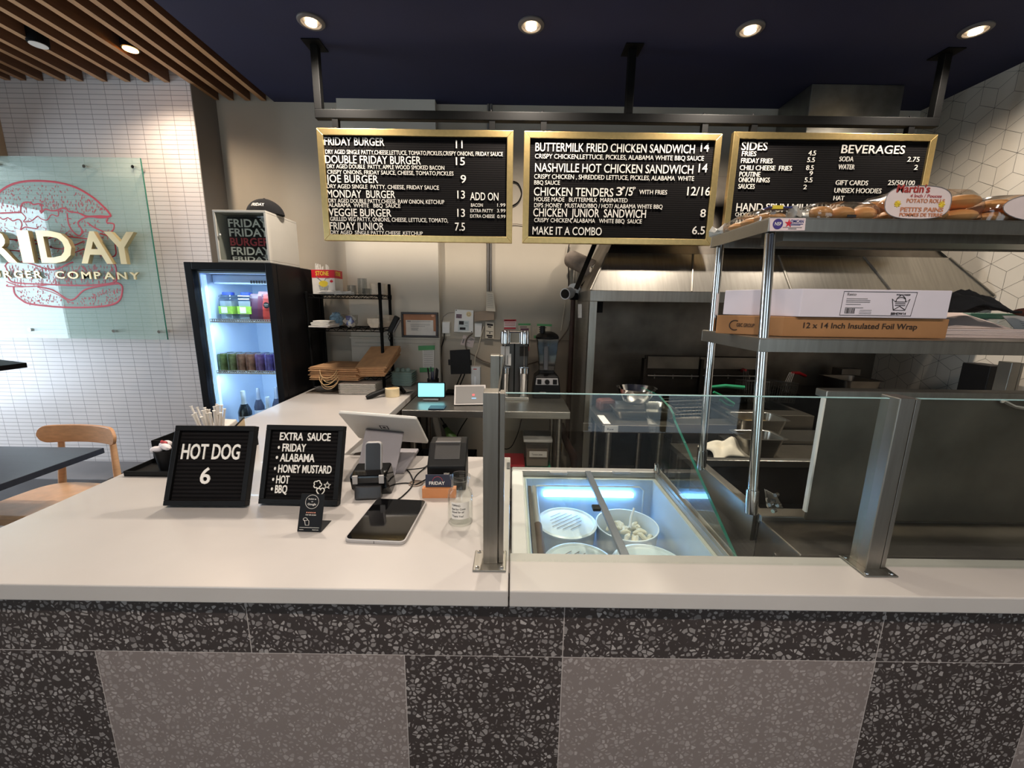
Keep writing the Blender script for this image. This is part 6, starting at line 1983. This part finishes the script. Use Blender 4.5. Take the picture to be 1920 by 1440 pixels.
for k, (x, y, zr, r_, lb, open_) in enumerate(((.237, 1.555, .65, .122, 'round white tub with a printed clear lid in the freezer', 0), (.487, 1.545, .655, .128, 'open round white tub of pale frozen food in the freezer', 1), (.245, 1.27, .655, .125, 'round white lidded tub nearest the guard post in the freezer', 0), (.49, 1.265, .655, .128, 'plain white tub in front of the open one in the freezer', 2))):
    t2 = thing('food_bucket', lb, 'tub', (x, y, zr-.21))
    c_ = (x, y, zr-.21)
    build(G().lathe(c_, [(r_*.86, 0), (r_*.98, .2), (r_, .204), (r_, .21), (r_*.96, .21), (r_*.84, .006)], 36), 'tub_body', TUBW, t2, smooth=True)
    if open_ != 1:
        ld = build(G().lathe((x, y, zr-.004), [(r_*1.02, 0), (r_*1.03, .008), (r_*.95, .011), (r_*.9, .005), (r_*.05, .006)], 36), 'tub_lid', mat('lid_clear', (214, 224, 234), .3, 0, .04, 10), t2, smooth=True)
    if open_ == 0:
        g = G()
        for j in range(7):
            a_ = R(38)
            ux, uy = math.cos(a_), math.sin(a_)
            s0 = -.055+.02*j
            w_ = [.03, .055, .07, .075, .06, .05, .03][j]
            ctr_ = Vector((x-uy*s0, y+ux*s0, zr+.0065))
            g.quad(*[ctr_+Vector((ux*u-uy*v, uy*u+ux*v, 0)) for u, v in ((-w_, 0), (w_, 0), (w_, .004), (-w_, .004))])
        build(g, 'lid_print', INKG, ld)
    if open_ == 1:
        random.seed(13)
        for j in range(34):
            a_, q_ = random.random()*6.28, r_*.78*math.sqrt(random.random())
            p_ = Vector((x+q_*math.cos(a_), y+q_*math.sin(a_), zr-.045-q_*.15+random.uniform(-.006, .014)))
            d_ = Vector((random.uniform(-1, 1), random.uniform(-1, 1), random.uniform(-.3, .3))).normalized()*.022
            solo(G().tube([p_-d_, p_-d_*.3+Vector((0, 0, .005)), p_+d_*.4, p_+d_], [.006, .010, .011, .006], 8), 'chicken_strip', mat('pale_food', (222, 212, 192), .6, 0, .08, 40), 'pale frozen strip heaped in the open freezer tub', 'food', 'frozen strips in the open tub', smooth=True)
        p_ = Vector((x+.02, y+.02, zr-.03))
        solo(G().tube([p_, p_+Vector((.012, .03, .035)), p_+Vector((.03, .055, .062))], [.006, .005, .005], 8), 'scoop_handle', WHITEP, 'white scoop handle sticking up from the frozen strips', 'scoop', smooth=True)
# pane between freezer and preparation table
t = thing('glass_divider', 'green edged slanted glass pane standing between freezer and preparation table', 'glass pane', (.705, 1.4, ZF))
pp = [(1.03, ZF+.002), (1.755, ZF+.002), (1.90, .985), (2.05, 1.135), (1.80, 1.150), (1.66, 1.128), (1.62, 1.112), (1.60, 1.09)]
k_ = .664
g = G().prism([(k_+.0, y, z) for y, z in pp], (.008, 0, 0))
build(g, 'pane', GLASS, t)
g = G()
for (ya, za), (yb, zb2) in list(zip(pp[3:], pp[4:]+pp[:1])):
    g.add([(k_-.0006, ya, za), (k_+.0086, ya, za), (k_+.0086, yb, zb2), (k_-.0006, yb, zb2)], [(0, 1, 2, 3)])
build(g, 'polished_edge', GLASSE, t)
build(G().box(k_-.006, k_+.014, 1.02, 1.76, ZF, ZF+.016), 'clamp_channel', STEELX, t, bevel=.002)
build(G().tube([(k_-.01, 1.72, ZF+.02), (k_-.012, 1.72, ZF+.05), (k_-.012, 1.70, ZF+.06), (k_-.01, 1.68, ZF+.02)], .006, 8), 'latch_loop', CHROME, t, smooth=True)
build(G().box(k_-.008, k_+.016, 1.02, 1.07, ZF, ZF+.03), 'clamp_foot', INK, t, bevel=.002)

# ------------------------------------------------------------------ preparation table
QX0, QX1, QY0, QY1 = .785, 2.3, 1.165, 1.66
t = thing('preparation_table', 'stainless refrigerated preparation table with its lid raised toward the counter', 'preparation table', (1.5, 1.4, 0))
g = G().box(QX0, QX1, QY0+.01, QY1, .1, ZT-.22).box(QX0, QX0+.02, QY0+.01, QY1, ZT-.22, ZT-.03).box(QX0+.02, QX1, QY0+.01, QY0+.03, ZT-.22, ZT-.03).box(QX0+.02, QX1, QY1-.02, QY1, ZT-.22, ZT-.03)
build(g, 'cabinet', STEEL, t)
g = G().box(QX0, QX1, QY0-.005, QY0+.05, ZT-.03, ZT).box(QX0, QX0+.028, QY0+.05, QY1, ZT-.03, ZT).box(QX0+.028, QX1, QY1-.035, QY1, ZT-.03, ZT)
build(g, 'deck', STEEL, t, bevel=.003)
build(G().box(QX0+.021, QX1, QY0+.031, QY1-.021, ZT-.22, ZT-.20).box(QX0+.0205, QX0+.024, QY0+.031, QY1-.021, ZT-.2, ZT-.03).box(QX0+.024, QX1, QY1-.026, QY1-.0205, ZT-.2, ZT-.03), 'pan_well', DARKST, t)
build(G().box(QX0, QX1, .985, QY0+.008, .3, .895), 'front_box', STEELD, t, bevel=.004)
build(G().box(QX0-.012, QX0-.001, QY0+.02, QY1-.02, ZT-.10, ZT+.004), 'side_flange', STEELX, t, bevel=.002)
for y, z in ((1.08, .83), (1.05, .81)):
    build(G().cyl((QX0-.003, y, z), (QX0, y, z), .007, n=12), 'rivet', CHROME, t, smooth=True)
lx0_ = P(1472, 955, Z=ZT).x
g = G().box(lx0_, QX1, 1.118, 1.128, ZT+.012, 1.315)
ld = build(g, 'raised_lid', STEELD, t, bevel=.004)
build(G().box(lx0_-.003, QX1, 1.112, 1.158, 1.300, 1.322), 'lid_cap', STEELX, ld, bevel=.003)
build(G().box(lx0_-.006, lx0_, 1.115, 1.129, ZT+.04, 1.30), 'lid_edge', WHITEP, ld, bevel=.001)
build(G().tube([P(x, y, Y=1.105) for x, y in ((1880, 752), (1900, 762), (1925, 766))], .006, 8), 'lid_handle', CHROME, ld, smooth=True)
hg = build(G().prism([P(x, y, Y=1.17) for x, y in ((1436, 918), (1458, 930), (1470, 955), (1440, 952))], (0, .01, 0)), 'hinge', CHROME, t, bevel=.002)
for x, y in ((1458, 927), (1447, 945), (1462, 946), (1454, 957)):
    p = P(x, y, Y=1.16)
    build(G().cyl(p, p+Vector((-.012, -.006, 0)), .006, n=10), 'hinge_bolt', CHROME, hg, smooth=True)

# ------------------------------------------------------------------ over-shelf rack
t = thing('over_shelf', 'two tier stainless shelf rack standing on the preparation table', 'shelf rack', (1.5, 1.4, ZT))
zt1, zm1 = P(1444, 407, Y=1.245).z, P(1426, 634, Y=1.215).z
def shelf(zt, y0, y1, x0, h, nm):
    g = G().box(x0, 2.35, y0, y1, zt-.003, zt).box(x0, 2.35, y0, y0+.003, zt-h, zt-.003).box(x0, 2.35, y1-.003, y1, zt-h, zt-.003).box(x0, x0+.003, y0+.003, y1-.003, zt-h, zt-.003)
    s = build(g, nm, STEELX, t, bevel=.001)
    build(G().box(x0+.12, 2.3, (y0+y1)/2-.06, (y0+y1)/2+.06, zt-h-.008, zt-.003), 'stiffener', STEELX, s)
    return s


shelf(zt1, 1.245, 1.60, P(1444, 407, Y=1.245).x, zt1-P(1444, 434, Y=1.245).z, 'top_shelf')
shelf(zm1, 1.215, 1.595, P(1426, 634, Y=1.215).x, zm1-P(1426, 660, Y=1.215).z, 'middle_shelf')
for yb_, yt2 in ((1.18, 1.275), (1.53, 1.575)):
    for x in (.762, 2.28):
        p0, p1 = Vector((x, yb_, ZT)), Vector((x, yt2, zt1-.003))
        po = build(G().tube([p0, p1], .0145, 20), 'post', CHROME, t, smooth=True)
        build(G().tube([p0, p0.lerp(p1, .085)], .0185, 20), 'foot_sleeve', CHROME, po, smooth=True)
st = [P(x, y, Y=1.2438) for x, y in ((1444, 409), (1511, 409), (1509, 432), (1443, 433))]
sk = build(G().prism(st, (0, .001, 0)), 'maker_sticker', mat('sticker_white', (228, 206, 204), .5), t)
ctr = P(1458.5, 420, Y=1.2432)
build(G().cyl(ctr, ctr+Vector((0, -.0005, 0)), .0145, n=28), 'round_badge', PURP, sk)
build(G().text('NSF', ctr+Vector((0, -.001, -.004)), h=.009, w=.019, depth=.0003, bold=.01, align='c'), 'badge_letters', WHITEL, sk)
sc0 = P(1479, 419, Y=1.2432)
build(G().quad(*[sc0+Vector(((.013 if j % 2 == 0 else .005)*math.sin(math.pi*j/5), 0, (.013 if j % 2 == 0 else .005)*math.cos(math.pi*j/5))) for j in range(10)][::-1]), 'red_star', REDC, sk)
p = P(1482, 417.5, Y=1.2432)
build(G().text('OMCAN', p, h=.008, w=.038, depth=.0003, bold=.02).box(p.x, p.x+.037, p.y-.0003, p.y, p.z-.0045, p.z-.0025).box(p.x, p.x+.03, p.y-.0003, p.y, p.z-.0075, p.z-.006), 'maker_name', BLUEP, sk)
build(G().box(p.x-.02, p.x+.035, p.y-.0003, p.y, p.z-.0135, p.z-.012).box(p.x-.004, p.x+.02, p.y-.0003, p.y, p.z-.018, p.z-.0155), 'small_print', INKG, sk)

# boxes and papers on the middle shelf
def carton(label, q_front, q_left, z0, z1, depth, mt_, name='cardboard_box', tri=None):
    fa, fb = q_front
    return None


zs0 = zm1+.001
# brown box: near corner, far left corner and right end
nc, rc = P(1466, 631, Z=zs0), P(1733, 632, Z=zs0)
lc = P(1357, 627, Z=zs0)
hb = P(1466, 594, Y=nc.y).z-zs0
ex = Vector((rc.x-nc.x, 0, 0))
ey = Vector((lc.x-nc.x, max(.12, lc.y-nc.y), 0))
ey = Vector((-.105, .20, 0)) if ey.y > .3 else ey
t = thing('foil_wrap_box', 'long brown cardboard box of insulated foil wrap on the middle steel shelf', 'cardboard box', (nc.x, nc.y, zs0))
build(G().prism([nc, nc+ex, nc+ex+ey, nc+ey], (0, 0, hb)), 'box_body', KRAFT2, t, bevel=.002)
build(G().text('12 x 14 Inch Insulated Foil Wrap', (nc.x+ex.x*.12, nc.y-.0012, zs0+hb*.46), h=hb*.27, w=ex.x*.69, depth=.0006, bold=.008), 'box_lettering', INKB, t)
un = (-ey).normalized()
o_ = nc+ey*.93+Vector((-.0006, -.0006, hb*.42))
build(G().text('GBC GROUP', o_+un*(.05)+Vector((-.001, 0, 0)), un, (0, 0, 1), hb*.18, .052, .0006, .012).tube([o_+un*(.045+.016*math.cos(a))+Vector((-.0012, 0, .004+.016*math.sin(a))) for a in [R(60+24*k) for k in range(11)]], .0016, 5), 'maker_print', INKB, t)
# white box on top
zw = zs0+hb+.001
nc2, rc2, lc2 = P(1499, 590, Z=zw), P(1777, 589, Z=zw), P(1354, 597, Z=zw)
nc2 = P(1499, 590, Y=nc.y-.01)
rc2 = P(1777, 589, Y=nc.y-.01)
hw = P(1500, 541, Y=nc2.y).z-zw
ex = Vector((rc2.x-nc2.x, 0, 0))
lx = P(1354, 597, Y=nc2.y+.22)
ey = Vector((lx.x-nc2.x, .22, 0))
t = thing('white_box', 'long flat white carton with a printed burger label on the brown box', 'cardboard box', (nc2.x, nc2.y, zw))
nc2.z = zw
build(G().prism([nc2, nc2+ex, nc2+ex+ey, nc2+ey], (0, 0, hw)), 'box_body', mat('white_card', (214, 204, 210), .7, 0, .03, 10), t, bevel=.002)
f2 = lambda u, v: Vector((nc2.x+ex.x*u, nc2.y-.0008, zw+hw*v))
g = G().tube([f2(.27, .08), f2(.75, .08), f2(.765, .92), f2(.275, .92)], .0009, 4, closed=True)
pts = [(.59, .40), (.60, .70), (.635, .74), (.67, .88), (.70, .74), (.735, .70), (.715, .40)]
cx0, cw = .665, .052
bl = lambda u, v: f2(cx0+u*.052, .55+v*.27)
for pl in ([(-.75, -1), (.75, -1), (1.15, .5), (.7, .1), (.5, .62), (.0, 1.05), (-.5, .62), (-.7, .1), (-1.15, .5), (-.75, -1)], [(-.62, .1), (-.55, .5), (-.2, .68), (.2, .68), (.55, .5), (.62, .1), (-.62, .1)], [(-.65, -.12), (.65, -.12)], [(-.65, -.36), (.65, -.36)], [(-.7, -.9), (-.2, -.6), (0, -.45), (.2, -.6), (.7, -.9)]):
    g.tube([bl(u, v) for u, v in pl], .0011, 4)
build(g, 'burger_icon', INK, t)
g = G().text('BBHDW14', f2(.615, .12)+Vector((0, 0, 0)), h=hw*.08, w=ex.x*.10, depth=.0005, bold=.02).text('PO#: 1134020', f2(.63, .80), h=hw*.055, w=ex.x*.09, depth=.0005, bold=.01)
build(g, 'box_codes', INK, t)
g = G().text('Resto', f2(.30, .78), h=hw*.10, w=ex.x*.06, depth=.0005)
for k, (u1, v) in enumerate(((.44, .66), (.46, .60), (.46, .54), (.40, .46), (.42, .34))):
    g.box(f2(.30, 0).x, f2(u1, 0).x, nc2.y-.0012, nc2.y-.0004, zw+hw*v, zw+hw*(v+.022))
for k in range(3):
    g.box(f2(.40, 0).x, f2(.48, 0).x, nc2.y-.0012, nc2.y-.0004, zw+hw*(.14+.06*k), zw+hw*(.155+.06*k))
build(g, 'fine_print', INKG, t)
g = G()
random.seed(2)
u = .30
while u < .365:
    w_ = random.choice((.0015, .003, .0022))
    g.quad(f2(u, .14), f2(u+w_, .14), f2(u+w_, .33), f2(u, .33))
    u += w_+random.choice((.0015, .003))
build(g, 'barcode', INK, t)
# stack of pale paper sheets beside the brown box
pa, pb = P(1736, 632, Z=zs0), P(1868, 630, Z=zs0)
ps = P(1870, 592, Y=1.5)
t = thing('paper_stack', 'stack of pale wrapping sheets at the end of the brown box', 'paper stack', ((pa.x+pb.x)/2, 1.3, zs0))
hp_ = P(1800, 616, Y=pa.y).z-zs0
for k in range(6):
    z_ = zs0+k*hp_/6
    build(G().prism([(pa.x, pa.y+.002*math.sin(k*2), z_), (pb.x-.004*k, pa.y+.002*math.sin(k), z_), (pb.x-.05, pa.y+.19, z_), (pa.x-.02, pa.y+.19, z_)], (0, 0, hp_/6-.0008)), 'sheet_bundle', mat('pink_sheet', (222, 200, 190), .8, 0, .03, 20), t)
solo(G().prism([(pa.x+.0, pa.y+.02, zs0+hp_+.0005), (pb.x-.06, pa.y+.02, zs0+hp_+.0005), (pb.x-.10, pa.y+.15, zs0+hp_+.05), (pa.x-.02, pa.y+.15, zs0+hp_+.05)], (0, .003, .002)), 'curled_sheet', mat('pink_sheet', (222, 200, 190), .8, 0, .03, 20), 'pale curled sheet rising from the wrapping sheet stack', 'paper')
# clear box with green band and hanging sheet, black cloth
ga_, gb_ = P(1868, 630, Z=zs0), P(1990, 630, Z=zs0)
t = thing('green_lid_box', 'clear plastic box with a dark green lid on the middle steel shelf', 'box', ((ga_.x+gb_.x)/2, 1.4, zs0))
hz = P(1870, 588, Y=ga_.y+.05).z-zs0
build(G().box(ga_.x+.01, gb_.x, ga_.y+.05, ga_.y+.26, zs0, zs0+hz*.75), 'box_body', PLASTC, t, bevel=.004)
build(G().box(ga_.x-.06, gb_.x+.005, ga_.y+.045, ga_.y+.265, zs0+hz*.75, zs0+hz), 'green_lid', mat('lid_dark_green', (52, 92, 74), .5, 0, .1, 20), t, bevel=.004)
sheet('price_sheet', 'printed grey sheet hanging over the front of the green lidded box', 'sheet', ((1880, 592), (1960, 592), (1960, 622), (1908, 622)), mat('grey_sheet', (200, 194, 188), .7), {INKG: [(.3, .35+.12*k, .95, .38+.12*k) for k in range(5)]}, ga_.y+.03, th=.003)
random.seed(31)
bc = P(1826, 572, Y=1.36)
g = G()
N = 20
grid = []
zb_ = zs0+hb
for i in range(N):
    for j in range(N):
        u, v = i/(N-1)*2-1, j/(N-1)*2-1
        h = .062*max(0, 1-(abs(u)**1.6)*.75-(abs(v)**2)*.6)*(1-.35*u)*(.9+.25*math.sin(6*u+3*v)+.12*math.sin(13*v+4*u))
        grid.append((bc.x+u*.115, 1.40+v*.08, zs0+hz+.003+max(0, h)))
g.add(grid, [(i*N+j, i*N+j+1, (i+1)*N+j+1, (i+1)*N+j) for i in range(N-1) for j in range(N-1)])
cl = solo(g, 'black_cloth', BLACKC, 'crumpled black cloth beside the end of the white carton', 'cloth', smooth=True, ang=80)
sd = cl.modifiers.new('thick', 'SOLIDIFY')
sd.thickness = .008
p = P(1915, 583, Y=1.42)
solo(G().ball((p.x+.04, 1.42, p.z-.004), (.055, .04, .016), 16), 'chocolate_dome', mat('chocolate_brown', (86, 48, 38), .6, 0, .1, 20), 'rounded chocolate brown object on the green lid at the picture edge', 'object', smooth=True)

# bread bags on the top shelf
random.seed(17)
def bread(label, x0, x1, y0, y1, h, buns, text=None, lab=None, tail=None, printm=None, zz=zt1):
    t = thing('bun_bag', label, 'bag of buns', ((x0+x1)/2, (y0+y1)/2, zz))
    nx_, ny_, nz_ = buns
    for i in range(nx_):
        for j in range(ny_):
            for k in range(nz_):
                rx, ry, rz = (x1-x0)/nx_*.52, (y1-y0)/ny_*.52, h/nz_*.54
                c_ = (x0+(x1-x0)*(i+.5)/nx_, y0+(y1-y0)*(j+.5)/ny_, zz+h*(k+.5)/nz_)
                build(G().ball(c_, (rx, ry, rz*.92), 16), 'bun', TAN, t, smooth=True)
    n = 26
    g = G()
    cx, cy = (x0+x1)/2, (y0+y1)/2
    wx, wy = (x1-x0)/2+.008, (y1-y0)/2+.008
    for k in range(9):
        z = zz+.001+(h+.008)*k/8
        s_ = (1-max(0, (k/8-.55)/.45)**2*.22) if k else .97
        for i in range(n*2):
            a = math.pi*i/n
            ca, sa = math.cos(a), math.sin(a)
            q_ = 1/max(abs(ca)**5+abs(sa)**5, 1e-6)**(1/5)
            rr = s_*(1+.02*math.sin(7*a+k*1.7))
            g.v.append(Vector((cx+wx*ca*q_*rr, cy+wy*sa*q_*rr, z)))
    m_ = 2*n
    for k in range(8):
        for i in range(m_):
            g.f.append([k*m_+i, k*m_+(i+1) % m_, (k+1)*m_+(i+1) % m_, (k+1)*m_+i])
            g.mi.append(0)
    g.f.append([8*m_+i for i in range(m_)])
    g.mi.append(0)
    build(g, 'bag_film', FILM, t, smooth=True)
    if tail:
        p = Vector(tail)
        d = (p-Vector((cx, cy, zz+h*.4))).normalized()
        gg = G().tube([p-d*.03, p, p+d*.015, p+d*.04], [.022, .008, .012, .022], 10)
        for i, v in enumerate(gg.v):
            gg.v[i] = v+Vector((random.uniform(-1, 1), random.uniform(-1, 1), random.uniform(-1, 1)))*.006
        build(gg, 'twisted_tail', mat('bag_tail', (206, 202, 192), .3, .2, .1, 40), t)
    return t


yb = 1.262
lp = lambda x, y: P(x, y, Y=1.27)
x0, x1 = lp(1662, 400).x, lp(1848, 400).x
h3 = lp(1760, 352).z-zt1
t = bread('plump bag of buns with an oval printed label, third along the top shelf', x0+.02, x1, yb, yb+.19, h3-.01, (3, 2, 2))
# oval label
g = G()
n = 30
lcx, lcw, lch = (lp(1715, 0).x+lp(1848, 0).x)/2, (lp(1848, 0).x-lp(1715, 0).x)/2, h3*.52
lz = zt1+h3*.5
yl_ = yb-.0135
vs = [(lcx+lcw*math.copysign(abs(math.cos(a))**.7, math.cos(a)), yl_, lz+lch*.94*math.copysign(abs(math.sin(a))**.7, math.sin(a))) for a in [2*math.pi*k/n for k in range(n)]]
build(G().prism(vs, (0, .001, 0)), 'oval_label', LABELP, t)
build(G().tube([(x, yl_-.0005, z) for x, y, z in vs], .0012, 4, closed=True), 'label_outline', INKG, t)
build(G().text("Martin's", (lcx-lcw*.72, yl_-.001, lz+lch*.55), h=h3*.22, w=lcw*1.0, depth=.0006, bold=.02), 'red_name', mat('bun_red', (170, 52, 44), .5), t)
build(G().text('4 Inch / Pouces', (lcx-lcw*.28, yl_-.001, lz+lch*.28), h=h3*.09, w=lcw*.95, depth=.0006, bold=.01), 'size_line', mat('bun_pink', (190, 96, 96), .5), t)
build(G().text('POTATO ROLLS', (lcx-lcw*.36, yl_-.001, lz-lch*.02), h=h3*.11, w=lcw*1.15, depth=.0006, bold=.02).text('PETITS PAINS', (lcx-lcw*.5, yl_-.001, lz-lch*.52), h=h3*.12, w=lcw*1.3, depth=.0006, bold=.02).text('POMMES DE TERRE', (lcx-lcw*.5, yl_-.001, lz-lch*.8), h=h3*.10, w=lcw*1.3, depth=.0006, bold=.02), 'orange_lines', mat('bun_orange', (204, 132, 92), .5), t)
g = G()
for u in (-.62, .72):
    for k in range(4):
        a = math.pi*k/4
        g.tube([(lcx+lcw*u-.009*math.cos(a), yl_-.0008, lz-lch*.1-.009*math.sin(a)), (lcx+lcw*u+.009*math.cos(a), yl_-.0008, lz-lch*.1+.009*math.sin(a))], .0022, 4)
build(g, 'yellow_star', YEL, t)
x0, x1 = lp(1532, 400).x, lp(1664, 400).x
h2 = lp(1600, 375).z-zt1
t = bread('shiny clear bag of buns lying beside the oval labelled bag', x0, x1-.01, yb+.01, yb+.18, h2-.01, (3, 2, 1), tail=(x0-.02, yb+.05, zt1+.022))
build(G().box(x0+.08, x0+.105, yb-.006, yb-.004, zt1+.004, zt1+.012), 'print_mark', INK, t)
x0, x1 = lp(1858, 400).x, lp(2060, 400).x
h4 = lp(1900, 362).z-zt1
t = bread('bag of buns with a printed oval label at the picture edge', x0, x1, yb+.004, yb+.19, h4-.01, (4, 2, 2))
lcx = x0+.14
vs = [(lcx+.125*math.cos(a), yb-.0062, zt1+h4*.48+h4*.48*math.sin(a)) for a in [2*math.pi*k/n for k in range(n)]]
build(G().prism(vs, (0, .001, 0)), 'oval_label', LABELP, t)
build(G().tube([(x, y-.0005, z) for x, y, z in vs], .0012, 4, closed=True), 'label_outline', INKG, t)
build(G().text('POTATO', (lcx-.02, yb-.0072, zt1+h4*.62), h=h4*.16, w=.09, depth=.0006, bold=.02).text('PETITS', (lcx-.02, yb-.0072, zt1+h4*.3), h=h4*.12, w=.09, depth=.0006, bold=.02), 'orange_lines', MATS['bun_orange'], t)
# bag lying along the short edge of the shelf
p0, p1 = P(1385, 432, Y=1.50), P(1460, 400, Y=1.30)
t = bread('small bag of rolls with a dark blue print along the short shelf edge', .745+.01, .745+.10, 1.31, 1.54, .034, (1, 3, 1), tail=(.76, 1.575, zt1+.016))
build(G().box(.745+.02, .745+.10, 1.30, 1.335, zt1+.038, zt1+.042), 'blue_print', BLUEP, t, bevel=.001)
build(G().box(.745+.03, .745+.06, 1.296, 1.302, zt1+.034, zt1+.044), 'yellow_print', YEL, t)

# things at the far end near the tiled wall
p = P(1852, 700, Y=2.35)
t = thing('wall_socket_box', 'black equipment box with a pale plate against the rhombus tiles', 'equipment', (p.x, 2.35, p.z-.2))
build(G().box(p.x-.05, p.x+.06, 2.3, 2.45, p.z-.2, p.z+.05), 'box_body', BLACKP, t, bevel=.004)
build(G().box(p.x+.005, p.x+.04, 2.294, 2.3, p.z-.04, p.z+.03), 'pale_plate', mat('plate_cream', (216, 204, 176), .5), t)
a, b = P(1562, 708, Y=2.75), P(1625, 720, Y=2.75)
pan('hot_plate_pan', 'dark rectangular pan behind the raised lid under the hood', ((a.x+b.x)/2, 2.75, .931), b.x-a.x, .25, a.z-.931, STEELD)
solo(G().box(P(1540, 700, Y=2.7).x, XR-.02, 2.5, 3.2, .1, .93), 'griddle', DARKST, 'dark steel griddle cabinet at the far end of the cooking line', 'griddle', bevel=.004)
solo(G().box(P(1570, 690, Y=3.1).x, P(1605, 690, Y=3.1).x, 3.05, 3.15, .931, P(1570, 690, Y=3.1).z), 'steel_block', STEELD, 'small upright steel block on the griddle near the splashback', 'steel block', bevel=.003)
